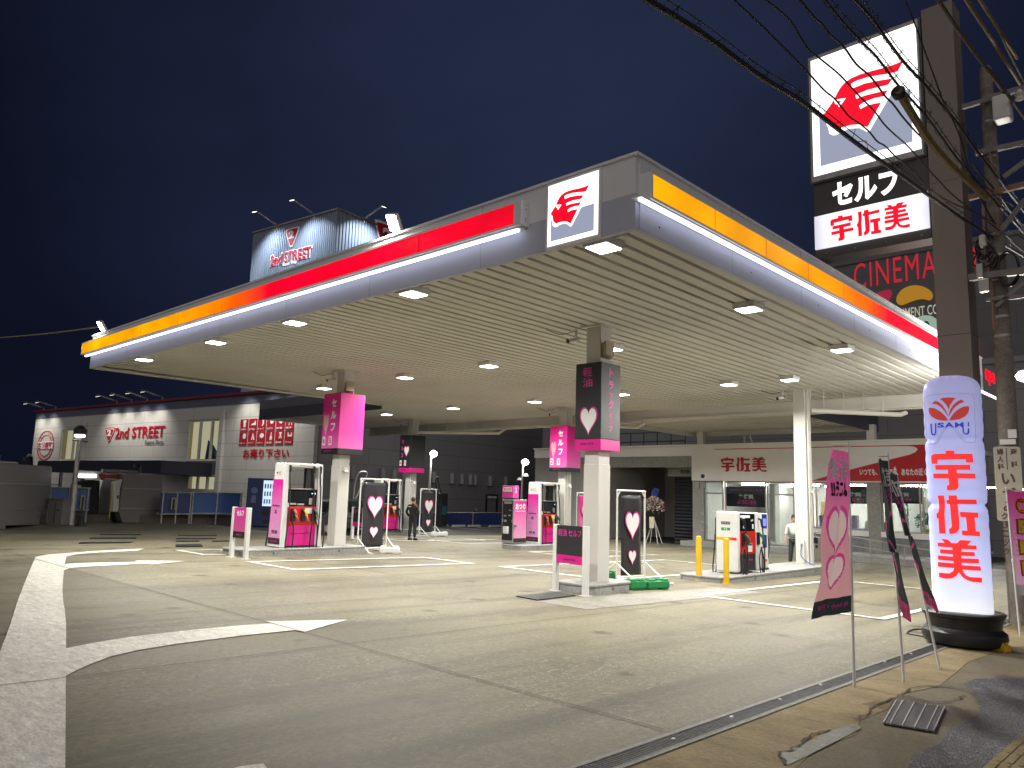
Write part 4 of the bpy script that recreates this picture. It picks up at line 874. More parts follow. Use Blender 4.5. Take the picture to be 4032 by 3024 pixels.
# ---- pipe stands with hanging banners
M_pipe = mat('white pipe', (.72,.72,.70), .35, 0, .02)
def weight(label, mm, x, y, g, rz=0.0, sx=.62):
    t = thing('water_weight', label, 'weight', (x, y, g), rz, 'plastic water weights on the banner stands')
    b = MB(); b.box(-sx/2,sx/2,-.11,.11,.03,.19); b.build('tank', mm, t, bevel=.03, seg=3)
    b = MB(); b.box(-sx/2+.03,-sx/2+.20,-.10,.10,.0,.23); b.box(sx/2-.20,sx/2-.03,-.10,.10,.0,.23); b.build('end_block', mm, t, bevel=.025, seg=3)
    b = MB(); b.lathe([(.03,.19),(.03,.225)], (0,0,0), 12); b.build('filler_cap', mm, t)
    return t
def stand(label, x, y, rz, W_, Hh, kind, txt, foot=.55):
    t = thing('banner_stand', label, 'banner', (x, y, G(x,y)), rz, 'white pipe stands with tall printed banners')
    w = W_/2; r = .022
    for s in (-1, 1):
        b = MB(); b.tube([(s*w,0,.05),(s*w,0,Hh)], r, 10); ur = b.build('upright', M_pipe, t, smooth=True)
        b = MB(); b.tube([(s*w,-foot,.025),(s*w,foot,.025)], r, 10); b.build('foot', M_pipe, t, smooth=True)
        for q in (-1, 1):
            b = MB(); b.tube([(s*w,q*foot*.75,.04),(s*w,0,.45)], r*.8, 8); b.build('brace', M_pipe, ur, smooth=True)
        b = MB(); b.tube([(s*w,0,Hh-.14),(s*(w-.10),0,Hh-.02)], r*.7, 8); b.build('corner_brace', M_pipe, ur, smooth=True)
    b = MB(); b.tube([(-w-.02,0,Hh),(w+.02,0,Hh)], r, 10); b.build('top_rail', M_pipe, t, smooth=True)
    b = MB(); b.tube([(-w,0,.12),(w,0,.12)], r*.8, 10); b.build('lower_rail', M_pipe, t, smooth=True)
    # the cloth, gently billowing
    bw = w-.14; b = MB(); NX, NZ = 8, 22; z0, z1 = .16, Hh-.10
    for j in range(NZ+1):
        for i in range(NX+1):
            u, v2 = i/NX, j/NZ; b.v.append(Vector((-bw+2*bw*u, -.012*math.sin(v2*7+u*2)-.010*math.sin(u*9), z0+(z1-z0)*v2)))
    for j in range(NZ):
        for i in range(NX): a = j*(NX+1)+i; b.f.append((a,a+1,a+NX+2,a+NX+1))
    mm = M_dark if kind == 'black' else ramp_mat('pink banner film','Z',[(0,(.64,.24,.40)),(1,(.62,.02,.26))],.2,1.8)
    o = b.build('banner', mm, t, smooth=True); sd = o.modifiers.new('thick','SOLIDIFY'); sd.thickness = .003
    for cy, w_, h_ in ((Hh*.62,bw*1.5,Hh*.33),(Hh*.27,bw*.8,Hh*.17)): heart_print(FS(0,-.028,0), .02, cy, w_, h_, o, M_wtext if kind == 'black' else MATS['rose print'], M_pinktext)
    text(txt, FS(0,-.026,0), 0, .13, bw*1.15, .05, M_wtext, o, .03)
    return t
ZS = zm(2100,2050,2.1167)
v1, v2 = gp(*ZS(740,505)), gp(*ZS(980,505))
sa = gp(*ZS(695,497)); sb = gp(*ZS(930,470))
stand('black banner on a white pipe stand with green water weights beside the truck sign column', -10.42, 15.1, 1.47, .98, 2.08, 'black', 'KUROMI × 宇佐美', .85)
weight('green water weight lying nearest the small island', mat('green plastic',(.01,.22,.06),.4), -9.40, 13.80, G(-9.2,13.7), 1.25, .42)
weight('green water weight beyond the first one at the banner foot', mat('green plastic',(.01,.22,.06),.4), -9.25, 14.35, G(-9,14.4), 1.25, .58)
weight('green water weight half hidden behind the truck sign column', mat('green plastic',(.01,.22,.06),.4), -10.95, 14.9, G(-10.2,15), 1.5, .50)
stand('black banner on a white pipe stand at the end of the island numbered 6', -19.62, 14.58, 1.6, 1.10, 2.22, 'black', 'KUROMI × 宇佐美', .75)
weight('white water weight on the foot of the banner stand by the column numbered 6', M_white, -18.95, 14.75, G(-19,14.7), .9, .62)
stand('black banner on a white pipe stand behind the man in dark clothes', -27.9, 23.85, 1.62, 1.0, 2.15, 'black', 'KUROMI × 宇佐美', .75)
weight('white water weight on the foot of the banner stand behind the man', M_white, -27.3, 24.1, G(-27,24), 1.6, .9)
stand('pink banner on a white pipe stand mostly hidden behind the truck sign column', -20.95, 26.85, 1.57, 1.15, 2.25, 'pink', 'My Melody × 宇佐美')
# ================================================================== shop building
YS = 34.5
def fs(p): v = ony(p[0], p[1], YS); return v.x, v.z
Q4 = zm(2600,1500,1.843); Q3 = zm(2100,1650,3.16); Q2 = zm(3050,1700,2.2525); QB = zm(2650,1850,3.687)
ztop = fs(Q4(600,462))[1]; zwt = fs(Q4(700,728))[1]; gz0 = G(-17,YS); zfl = gz0+.28
xgl = fs((2109,1790))[0]; xg0 = fs(Q3(900,600))[0]; xg1 = fs(Q3(1980,600))[0]; xs0 = fs(Q4(240,700))[0]; xd0 = fs(Q4(312,730))[0]; xend = -8.6
shop = thing('shop_building', 'long white single storey service station shop with lit windows and a red swoosh fascia', 'shop')
M_sw = mat('shop white', (.76,.75,.72), .5, 0, .04, .8); M_sg = concrete('shop grey block', (.30,.30,.29), (.36,.36,.35), .7, .8, 14, dark=(.22,.22,.21), worn=.3); M_alu = mat('aluminium frame', (.36,.36,.35), .4, .5)
zgl = fs(Q3(1500,600))[1]; zgb = fs(Q3(1200,470))[1]
b = MB(); b.box(xg1+.02,xend,YS-.12,YS+.3,zwt,ztop); b.box(xgl,xg1+.02,YS-.10,YS+.3,zgb,ztop-.01); b.build('fascia', M_sw, shop)
b = MB(); b.box(xgl,xend,YS+.3,YS+8,ztop-.25,ztop-.05); b.build('roof', M_sg, shop)
b = MB(); b.box(xgl,xend,YS-.2,YS+.3,ztop,ztop+.06); b.build('coping', M_sw, shop)
b = MB(); b.box(xg1+.0,xd0,YS,YS+.4,gz0,zwt); b.build('pillar', M_sg, shop)
b = MB(); b.box(xg0,xg1,YS+.02,YS+.3,zgl,zgb); b.build('lintel', M_sg, shop)
b = MB(); b.box(xgl,xg0,YS,YS+.3,gz0-.1,zgb); b.build('side_wall', M_sg, shop)
# service bay
zf = gz0
M_bay = mat('bay wall', (.34,.335,.32), .7, 0, .15, .7)
b = MB(); b.box(xg0,xg1,YS+6,YS+6.2,zf,zgb); b.box(xg0-.15,xg0,YS+.3,YS+6.2,zf,zgb); b.box(xg1,xg1+.15,YS+.4,YS+6.2,zf,zgb); b.build('bay_wall', M_bay, shop)
b = MB(); b.box(xg0,xg1,YS+.3,YS+6,zgb,zgb+.1); b.build('bay_ceiling', M_bay, shop)
b = MB(); n = 40; sx0, sx1 = fs(Q3(1605,700))[0], xg1-.05; zs0, zs1 = zf, fs(Q3(1800,705))[1]
prof = []
for i in range(n+1): prof += [(.0 if i%2 else .04, zs0+(zs1-zs0)*i/n)]
b.add([(sx0,YS+1.2-d,z) for d, z in prof]+[(sx1,YS+1.2-d,z) for d, z in prof], [(i,i+1,n+2+i,n+1+i) for i in range(n)]); b.build('shutter', mat('dark shutter',(.025,.026,.035),.45,.3), shop)
b = MB(); b.box(sx0-.4,sx1,YS+1.15,YS+1.3,zs1,zgb); b.build('shutter_head', M_bay, shop)
text('車両整備作業場', FS(0,YS+1.15,0), sx0+1.0, zs1+.25, 1.25, .22, M_black, shop, .02)
b = MB(); b.lathe([(.02,.2),(.22,.0),(.24,-.03),(.02,-.02)], (sx0+2.0,YS+.9,zs1+.05), 16); b.build('bay_lamp', M_black, shop)
b = MB(); b.tube([(xg0+1.3,YS+5.9,zf),(xg0+1.3,YS+5.9,zgb)],.07,8); b.tube([(xg0+3.4,YS+5.9,zf),(xg0+3.4,YS+5.9,zgb)],.05,8); b.build('pipe', M_alu, shop)
b = MB(); b.shape([[(xg0+1.5,zf),(xg0+3.2,zf),(xg0+3.2,zf+2.0),(xg0+1.5,zf+2.0)]], FS(0,YS+6,0), .03); b.build('bay_door', M_black, shop)
# plinth and steps
b = MB(); b.box(xs0-.15,xend,YS-1.0,YS+.0,gz0-.25,zfl-.02); b.build('plinth', M_curb, shop)
# shopfront: frames, glass, waist walls
W1 = [(315,450),(462,760),(770,965),(975,1100),(1118,1500),(1595,1880),(1890,2300)]
zsill = fs(Q4(1200,1075))[1]
def win(xa, xb, z0, z1, split=None):
    w = .055; frame_b = MB()
    for a in ((xa,xb,z1-w,z1),(xa,xb,z0,z0+w),(xa,xa+w,z0+w,z1-w),(xb-w,xb,z0+w,z1-w)): frame_b.box(a[0],a[1],YS+.10,YS+.18,a[2],a[3])
    if split: frame_b.box(xa+w,xb-w,YS+.10,YS+.18,split-w*.7,split+w*.7)
    fo = frame_b.build('window_frame', M_alu, shop)
    g = MB(); g.box(xa+w,xb-w,YS+.135,YS+.143,z0+w,z1-w); g.build('window_glass', glass('shop glass'), fo)
xs = [(fs(Q4(a,800))[0], fs(Q4(c,800))[0]) for a, c in W1]
zdoor = fs(Q4(850,825))[1]
for i, (a, c) in enumerate(xs):
    c = min(c, xend-.1)
    if c <= a: continue
    low = i in (0,1,2,3)
    win(a, c, zfl if low else zsill, zwt, zdoor if i in (0,2,3) else None)
for a, c in ((xs[4][1],xs[5][0]),):
    b = MB(); b.box(a,c,YS+.02,YS+.3,gz0,zwt); b.build('pillar', M_sg, shop)
b = MB(); b.box(xs[4][0]-.1,xs[4][1],YS+.05,YS+.25,zfl-.1,zsill-.22); b.box(xs[5][0],xend,YS+.05,YS+.25,zfl-.1,zsill-.22); b.build('tile_wall', concrete('grey tile',(.20,.21,.22),(.30,.31,.32),.5,1.5,9,dark=(.14,.15,.16)), shop)
b = MB(); b.box(xs[4][0]-.12,xs[4][1]+.02,YS-.02,YS+.3,zsill-.22,zsill); b.box(xs[5][0]-.02,xend,YS-.02,YS+.3,zsill-.22,zsill); b.build('window_sill', M_sw, shop)
b = MB(); b.box(xend-.3,xend,YS+.0,YS+.5,gz0,zwt); b.build('pillar', M_sg, shop)
# interior
M_in = mat('interior white', (.72,.70,.66), .6, 0, .02)
b = MB(); b.box(xd0,xend,YS+.3,YS+7,zfl-.1,zfl); b.build('shop_floor', mat('vinyl floor',(.34,.33,.31),.3), shop)
b = MB(); b.box(xd0,xend,YS+.32,YS+7,zwt-.06,zwt+.02); b.build('shop_ceiling', M_in, shop)
b = MB(); b.box(xd0,xend,YS+6,YS+6.1,zfl,zwt+.12); b.box(xd0-.1,xd0,YS+.4,YS+6,zfl,zwt+.12); b.box(xs[2][0]-1.2,xs[2][0]-.95,YS+3.5,YS+6,zfl,zwt); b.box(xend-2.6,xend-2.5,YS+3.2,YS+6,zfl,zwt-.5); b.build('shop_wall', M_in, shop)
b = MB(); b.box(xs[1][1]+.25,xs[1][1]+1.15,YS+5.93,YS+6.0,zfl,zfl+2.05); b.build('wooden_door', mat('beige door',(.42,.27,.13),.5), shop)
M_tl = glow('ceiling tube', (1,.98,.90), 105)
for i in range(5):
    x = xd0+1.5+i*2.5
    b = MB(); b.box(x,x+1.25,YS+1.1,YS+1.25,zwt-.15,zwt-.10); b.build('ceiling_tube', M_tl, shop)
    b = MB(); b.box(x+.6,x+1.85,YS+3.6,YS+3.75,zwt-.15,zwt-.10); b.build('ceiling_tube', M_tl, shop)
# lettering on the fascia
A = FS(0,YS-.12,0)
(nx0,nz1),(nx1,nz0) = fs(Q4(450,557)), fs(Q4(780,660))
M_usr = mat('deep red lettering', (.42,.012,.03), .4)
name3(A, nx0, nz0, nx1-nx0, nz1-nz0, M_usr, shop, .14, .03)
sw_px = [(335,436),(560,368),(800,306),(1000,256),(1120,226),(1210,204),(1255,184),(1278,160),(1268,144),(1240,134),(1200,129),(1000,131),(660,136),(100,150),(-520,160),(-520,154),(100,143),(660,129),(1000,124),(1310,116),(1700,108),(2040,102),(2040,447),(1340,441)]
b = MB(); pts = [fs(Q2(*p)) for p in sw_px]; pts = [(min(x,xend-.02), z) for x, z in pts]; pts = [p for i, p in enumerate(pts) if i == 0 or p != pts[i-1]]
b.shape([pts], A, .012); b.build('red_swoosh', mat('swoosh red',(.46,.012,.02),.4), shop)
(tx0,tz),(tx1,_) = fs(Q2(765,357)), fs(Q2(1402,352))
text('いつでも、どこでも、あなたの近くに', FS(0,YS-.134,0), (tx0+tx1)/2, tz, tx1-tx0, .30, M_wtext, shop, .03)
# plates on the pillar, camera, outlet
b = MB(); b.box(xs0+.12,xs0+.35,YS-.05,YS,zwt-.38,zwt-.1); b.box(xs0+.45,xs0+.75,YS-.05,YS,zwt-.36,zwt-.1); b.build('wall_box', M_alu, shop)
b = MB(); b.lathe([(.02,0),(.10,.0),(.10,.04),(.02,.05)], (0,0,0), 16); o = b.build('blue_lamp', Mbl, shop); o.rotation_euler = (math.radians(90),0,0); o.location = (xd0+.05,YS-.12,zwt+.22)
b = MB()
for z in (1.35,.95,.55): b.box(xs0+.42,xs0+.58,YS-.04,YS,zfl+z-.1,zfl+z)
b.build('switch', M_alu, shop)
# banners in the windows
def winbanner(px0, px1, label, n=0):
    (x0,z1),(x1,z0) = fs(px0), fs(px1)
    t = thing('window_banner', label, 'banner', ((x0+x1)/2,YS+.26,(z0+z1)/2), 0, 'black welcome banners in the shop windows'); w, h = (x1-x0), (z1-z0)
    b = MB(); b.box(-w/2,w/2,-.006,.006,-h/2,h/2); b.build('sheet', M_dark, t)
    F = FS(0,-.006,0); text('My Melody  ×  KUROMI  ×  宇佐美', F, 0, h*.34, w*.78, h*.10, M_pinktext, t, .02)
    text('宇佐美', F, -.0, h*.02, w*.36, h*.24, M_wtext, t, .05); text('ようこそ!!', F, .0, -h*.27, w*.46, h*.22, M_pinktext, t, .06)
winbanner(Q4(462,765), Q4(756,918), 'black welcome banner hanging in the window behind the red pump')
winbanner(Q4(1205,757), Q4(1560,895), 'black welcome banner in the window behind the pink flag')
winbanner(Q2(925,480), Q2(1300,640), 'black welcome banner in the window behind the black flags')
# table, chair, counters, plant inside
tb = thing('table', 'small table with a magenta top behind the shop door', 'table', (xs[2][1]-.5,YS+2.2,zfl)); b = MB(); b.box(-.6,.6,-.35,.35,.66,.90); b.build('top', M_pink, tb)
for q in ((-.5,-.3),(.5,-.3),(-.5,.3),(.5,.3)): b = MB(); b.tube([(q[0],q[1],0),(q[0],q[1],.66)],.02,8); b.build('leg', M_white, tb)
ch = thing('chair', 'white shell chair in front of the magenta table in the shop', 'chair', (xs[2][1]-.65,YS+1.4,zfl)); b = MB(); b.hexa([(-.22,-.2,.43),(.22,-.2,.43),(.2,.2,.43),(-.2,.2,.43)],[(-.22,-.2,.46),(.22,-.2,.46),(.2,.2,.46),(-.2,.2,.46)]); b.build('seat', M_white, ch); b = MB(); b.hexa([(-.2,-.22,.46),(.2,-.22,.46),(.2,-.2,.46),(-.2,-.2,.46)],[(-.16,-.3,.85),(.16,-.3,.85),(.16,-.28,.85),(-.16,-.28,.85)]); b.build('backrest', M_white, ch)
for q in ((-.18,-.16),(.18,-.16),(-.18,.16),(.18,.16)): b = MB(); b.tube([(q[0]*1.2,q[1]*1.2,0),(q[0],q[1],.43)],.012,6); b.build('leg', M_alu, ch)
ct = thing('counter', 'lilac edged counter with small displays inside the window behind the pink flag', 'counter', ((xs[4][0]+xs[4][1])/2,YS+1.0,zfl)); b = MB(); b.box(-1.6,1.7,-.3,.3,0,zsill-zfl+.02); b.build('front', M_in, ct); b = MB(); b.box(-1.65,1.75,-.32,.32,zsill-zfl+.02,zsill-zfl+.08); b.build('top', mat('lilac top',(.42,.36,.55),.4), ct)
for i, (x, w, h) in enumerate(((.25,.25,.55),(.75,.12,.32),(.95,.2,.62),(1.2,.1,.3),(1.4,.12,.45),(1.55,.1,.3),(-1.2,.2,.5))):
    b = MB(); b.box(x-w/2,x+w/2,-.12,.12,0,h); o = b.build('counter_display', [mat('mauve card',(.30,.24,.34),.5), M_white, M_dark][i%3]); o.location = ((xs[4][0]+xs[4][1])/2,YS+1.0,zsill+.081); tag(o, ['mauve square display card, widest on the counter','slim white card beside the mauve one','dark display, tallest on the counter','narrow mauve card right of the dark display','small white box near the counter end','dark narrow card at the counter end','mauve display at the other end of the counter'][i], 'display card', 'displays on the shop counter')
pl = thing('potted_plant', 'bushy green potted plant in yellow wrap on the window sill behind the inflatable', 'plant', (fs(Q2(1310,860))[0],YS+.75,zsill-.05))
rnd = random.Random(5); b = MB()
for i in range(420):
    a, e_, r = rnd.random()*6.28, rnd.random()*1.5-.2, .48*rnd.random()**.4; p = Vector((r*math.cos(a)*math.cos(e_), r*math.sin(a)*math.cos(e_), .42+r*math.sin(e_)*1.1)); d = Vector((rnd.uniform(-1,1),rnd.uniform(-1,1),rnd.uniform(-.6,1))).normalized()*.11; q = d.orthogonal().normalized()*.035
    b.add([p,p+d*.5+q,p+d,p+d*.5-q],[(0,1,2,3)])
b.build('foliage', mat('leaf green',(.035,.10,.03),.45,0,.4,6), pl); b = MB(); b.lathe([(.14,0),(.26,.22),(.24,.26),(.1,.2)], (0,0,0), 18); b.build('wrap', mat('lime wrap',(.40,.42,.05),.5), pl)
b = MB()
pl2 = thing('dracaena', 'tall thin leaved plant in the window between the black flags', 'plant', (fs(Q2(1090,860))[0],YS+1.4,zsill-.05))
for i in range(90):
    a = rnd.random()*6.28; z = .3+rnd.random()*1.0; p = Vector((0,0,z)); d = Vector((math.cos(a),math.sin(a),rnd.uniform(.1,.9)))*.22; q = Vector((-math.sin(a),math.cos(a),0))*.012; b.add([p-q,p+d*.6-q,p+d,p+d*.6+q,p+q],[(0,1,2,3,4)])
b.build('foliage', MATS['leaf green'], pl2); b = MB(); b.tube([(0,0,0),(0,0,1.3)],.02,6); b.build('trunk', mat('trunk',(.12,.08,.05),.8), pl2)
# link canopy over the shop front
lk = thing('link_canopy', 'lower ribbed roof joining the big canopy to the shop front', 'canopy')
lx0, lx1, ly0, ly1, lz = -20.1, -11.6, YB+.5, 35.0, 4.85
deck(lx0, lx1, ly0, ly1, lambda y: lz+.22, 'underside', lk, .33, .09, .09)
b = MB(); b.box(lx0-.1,lx0,ly0,ly1,lz,lz+.7); b.box(lx0,lx1,ly1-.15,ly1,lz+.0,lz+.55); b.build('edge_beam', M_sof, lk)
b = MB(); b.box(lx1,lx1+.1,ly0,ly1+.6,lz,lz+.78); b.build('side_fascia', Mg2, lk); b = MB(); b.box(lx1-.02,lx1+.12,ly0,ly1+.6,lz+.78,lz+.84); b.box(lx0,lx1,ly0,ly1,lz+.5,lz+.55); b.build('roof_sheet', Mg2, lk)
for x in (fs(Q4(295,430))[0], fs(Q4(1530,400))[0]):
    b = MB(); b.box(x-.16,x+.16,YS-.1,YS+.2,ztop+.06,lz+.25); b.build('post', M_sof, lk)
b = MB(); b.tube([(-17.4,34.7,lz),(-17.4,34.75,ztop)],.05,8); b.tube([(-17.1,34.7,lz),(-17.0,34.75,ztop)],.05,8); b.build('downpipe', M_sof, lk)
# railing on the shop roof and the dark warehouse wall behind
rr_ = thing('roof_railing', 'dark pipe railing on the shop roof above the service bay', 'railing')
xa, xb = fs(Q3(1040,230))[0]-4, fs(Q3(1640,230))[0]
for z in (.45,.95): b = MB(); b.tube([(xa,YS+2,ztop+z),(xb,YS+2,ztop+z)],.025,6); b.build('rail', M_dark, rr_)
for k in range(9): b = MB(); x = xa+(xb-xa)*k/8; b.tube([(x,YS+2,ztop-.1),(x,YS+2,ztop+.95)],.03,6); b.build('rail_post', M_dark, rr_)
# gutter pipes under the big canopy
def gutter(label, pts, r=.075):
    t = thing('drain_pipe', label, 'pipe', (0,0,0), 0, 'ivory drain pipes under the canopy'); b = MB(); b.tube(pts, r, 12); b.build('pipe', M_sof, t, smooth=True)
    for i in range(4):
        p = Vector(pts[0]).lerp(Vector(pts[1]), .15+.22*i); b = MB(); b.tube([p,(p.x,p.y,S(p.y)+.05)],.012,6); b.build('hanger', M_sof, t)
    return t
gutter('ivory drain pipe under the canopy behind the column with the blue hose', [(-9.7,23.8,4.55),(-7.7,25.9,4.52),(-7.6,26.1,4.6)])
gutter('long ivory drain pipe under the canopy beside the black box numbered 4 and 3', [(-29.3,24.1,4.55),(-25.4,25.9,4.52),(-25.2,26.1,4.75)])
gutter('short ivory drain pipe elbow showing beside the black truck sign', [(-19.4,24.2,4.55),(-17.6,25.9,4.5),(-17.4,26.1,4.7)])
# stainless cabinet and rails by the ramp
rl = thing('ramp_railing', 'grey tubular handrail along the shop ramp', 'railing')
ry = 31.2
def rxz(p): v = ony(p[0], p[1], ry); return v.x, v.z
b = MB(); top = [rxz(Q2(*p)) for p in ((350,885),(700,935),(1000,985),(1360,1050),(1700,1090))]; b.tube([(x,ry,z) for x, z in top],.03,8); b.build('rail', M_alu, rl, smooth=True)
b = MB(); b.tube([(x,ry,z-.33) for x, z in top],.022,8); b.build('lower_rail', M_alu, rl, smooth=True)
for p in ((360,887),(845,958),(1150,1010),(1500,1066)):
    x, z = rxz(Q2(*p)); b = MB(); b.tube([(x,ry,G(x,ry)-.05),(x,ry,z)],.025,8); b.build('rail_post', M_alu, rl)
b = MB(); (xa,_), (xb,_) = rxz(Q2(480,1000)), rxz(Q2(1700,1100)); b.box(xa-1.2,xb,ry+.15,YS-1.0,G(-12,ry)-.1,G(-12,ry)+.22); b.build('ramp', M_curb, rl)
x0, z1 = rxz(Q2(352,925)); x1, _ = rxz(Q2(475,925)); cb = thing('steel_cabinet', 'stainless steel cabinet with a small black display behind the hose column', 'cabinet', ((x0+x1)/2,ry-.5,G(-14,ry)))
h = z1-G(-14,ry); w = (x1-x0); b = MB(); b.box(-w/2,w/2,-.25,.25,0,h); b.build('body', mat('stainless',(.34,.32,.29),.35,.7), cb, bevel=.01)
b = MB(); b.shape([[(-w*.25,h*.72),(w*.3,h*.72),(w*.3,h*.97),(-w*.25,h*.97)]], FS(0,-.25,0), .01); b.build('display', M_screen, cb); b = MB(); b.shape([[(-w*.2,h*.52),(-.02,h*.52),(-.02,h*.66),(-w*.2,h*.66)],[(.06,h*.52),(w*.28,h*.52),(w*.28,h*.66),(.06,h*.66)]], FS(0,-.25,0), .01); b.build('socket', M_black, cb)
# flower stand in the bay
fl = thing('flower_stand', 'opening day flower arrangement on a white stand in the service bay', 'flowers', (ony(*Q3(1500,1470),33.2).x,33.2,G(-24,33.2)))
b = MB()
for s in (-1,1): b.tube([(s*.35,-.2,0),(s*.05,0,1.1)],.02,6); b.tube([(s*.35,.2,0),(s*.05,0,1.1)],.02,6)
b.build('tripod', M_white, fl); b = MB(); b.box(-.14,.14,-.2,-.17,.75,1.3); b.build('name_card', mat('cream card',(.62,.56,.42),.6), fl)
cols = [mat('petal white',(.55,.52,.48),.6), mat('petal pink',(.45,.20,.22),.6), mat('flower leaves',(.05,.09,.04),.6)]; bs = [MB(),MB(),MB()]
for i in range(330):
    a, e_ = rnd.random()*6.28, rnd.uniform(-.5,1.5); r = .62*rnd.random()**.35; p = Vector((r*math.cos(a)*math.cos(e_), r*.6*math.sin(a)*math.cos(e_), 1.75+r*.85*math.sin(e_))); k = i%3; d = Vector((rnd.uniform(-1,1),rnd.uniform(-1,1),rnd.uniform(-1,1))).normalized(); q = d.orthogonal().normalized(); s_ = .055 if k < 2 else .09
    if k < 2: bs[k].lathe([(.001,0),(s_,.03),(s_*.7,.06),(.002,.04)], p, 6)
    else: bs[k].add([p,p+d*s_+q*.03,p+d*2*s_,p+d*s_-q*.03],[(0,1,2,3)])
for nm, bb, c in zip(('flower_bunch','flower_bunch','foliage'), bs, cols): bb.build(nm, c, fl)
b = MB(); b.add([(-.2,0,2.2),(.15,.05,2.25),(.3,.02,2.65),(.0,.08,2.75),(-.15,.03,2.6)],[(0,1,2,3,4)]); b.build('blue_ribbon', Mbl, fl)
# ================================================================== buildings behind
ZA = zm(0,1500,2.0109); Z2 = zm(900,1400,1.952); ZZ = zm(1250,1600,2.949); ZL = zm(0,1750,3.6867); Zt = zm(900,700,2.765)
RA = math.radians(7.57); R2P = Vector((-44.6,28,0)); R2 = Matrix.Rotation(RA,3,'Z'); R2I = R2.inverted()
def b2(p, y=0.0):
    v = R2I @ (onpl(*p, R2P + R2 @ Vector((0,y,0)), R2 @ Vector((0,1,0))) - R2P); return v.x, v.z
def b2s(p, x=0.0):
    v = R2I @ (onpl(*p, R2P + R2 @ Vector((x,0,0)), R2 @ Vector((1,0,0))) - R2P); return v.y, v.z
gB = -.75
sec = thing('reuse_shop_building', 'long pale two storey reuse shop with red rooftop line and red lettering', 'shop', R2P, RA)
xL = b2(ZA(262,500))[0]; zR = (b2(ZA(850,185))[1]+b2(ZA(1600,130))[1])/2; zP = (b2(ZA(850,255))[1]+b2(ZA(1390,225))[1])/2
def panels(name, col, bw, bh, dark=.78, rough=.6):
    m, n, l, bs_ = _new(name); t = n.new('ShaderNodeTexCoord'); s = n.new('ShaderNodeSeparateXYZ'); a = n.new('ShaderNodeMath'); a.operation = 'ADD'; cb = n.new('ShaderNodeCombineXYZ')
    l.new(t.outputs['Object'], s.inputs[0]); l.new(s.outputs[0], a.inputs[0]); l.new(s.outputs[1], a.inputs[1]); l.new(a.outputs[0], cb.inputs[0]); l.new(s.outputs[2], cb.inputs[1])
    k = n.new('ShaderNodeTexBrick'); k.inputs['Scale'].default_value = 1; k.inputs['Brick Width'].default_value = bw; k.inputs['Row Height'].default_value = bh; k.inputs['Mortar Size'].default_value = .02; k.offset = .5
    c = Vector(col); k.inputs['Color1'].default_value = (*c,1); k.inputs['Color2'].default_value = (*(c*.93),1); k.inputs['Mortar'].default_value = (*(c*dark*.7),1)
    l.new(cb.outputs[0], k.inputs[0]); l.new(k.outputs[0], bs_.inputs['Base Color']); bs_.inputs['Roughness'].default_value = rough; MATS[name] = m; return m
M_pan = panels('pale wall panel', (.52,.51,.48), 3.6, .95); M_dpan = panels('dark wall panel', (.19,.185,.192), 5.0, 1.15)
wins = [(ZA(490,385),ZA(655,628)), (ZA(1495,315),ZA(1745,630)), (ZA(1485,745),ZA(1702,872))]
W = [(b2(a)[0], b2(c)[0], (b2(c)[1]), (b2(a)[1])) for a, c in wins]
# front wall built round the window openings
def wall_holes(x0, x1, z0, z1, holes):
    xs_ = sorted({x0,x1,*[h[0] for h in holes],*[h[1] for h in holes]}); b = MB()
    for a, c in zip(xs_[:-1], xs_[1:]):
        hs_ = sorted([(h[2],h[3]) for h in holes if h[0] <= a+1e-6 and h[1] >= c-1e-6]); z = z0
        for p, q in hs_+[(z1,z1)]:
            if p > z: b.box(a,c,0,.3,z,p)
            z = q
    return b
wall_holes(xL, 0, gB, zP, W).build('front_wall', M_pan, sec)
b = MB(); b.box(xL,-.01,-.04,.3,zP,zR-.15); b.build('parapet_band', mat('blue grey band',(.10,.11,.16),.5), sec)
b = MB(); b.box(xL-.1,.02,-.25,.35,zR-.15,zR+.04); b.build('roof_line', mat('roofline red',(.17,.012,.025),.5), sec)
b = MB(); b.box(-.02,.28,.31,62,gB,zR-.6); b.build('side_wall', M_dpan, sec)
b = MB(); b.box(xL,-.02,.31,40,zR-.5,zR-.3); b.build('roof', M_dpan, sec)
# interiors of the lit rooms, back wall glowing in place of room lamps
M_room = glow('lit shop room', (1,.86,.58), .62, (.5,.42,.3))
for i, (x0, x1, z0, z1) in enumerate(W):
    b = MB(); b.box(x0-1,x1+1,.95,1.05,z0-.5,z1+.5); b.build('room_wall', M_room, sec)
    b = MB(); b.box(x0-1,x1+1,.31,.94,z1+.3,z1+.4); b.box(x0-1,x0-.8,.31,.94,z0-.4,z1+.3); b.box(x1+.8,x1+1,.31,.94,z0-.4,z1+.3); b.build('room_ceiling', mat('room cream',(.55,.48,.34),.6), sec)
    w = MB(); n = 4 if i else 3
    for k in range(n):
        x = x0+(x1-x0)*k/(n-1); w.box(x-.10,x+.10,.05,.2,z0,z1)
    w.box(x0,x1,.06,.19,z1-.12,z1+.0); w.box(x0,x1,.06,.19,z0,z0+.12); wf = w.build('window_frame', mat('window frame white',(.6,.59,.55),.4), sec)
    g = MB(); g.box(x0,x1,.11,.12,z0,z1); g.build('window_glass', glass('shop glass'), wf)
x0, x1, z0, z1 = W[1]
b = MB(); b.shape([[(x1-(x1-x0)*.40,z1-.15),(x1-.1,z1-.1),(x1-.1,z1-1.0),(x1-(x1-x0)*.40,z1-1.2)]], FS(0,.94,0), .05); b.build('orange_banner', mat('orange banner',(.5,.13,.05),.6), sec)
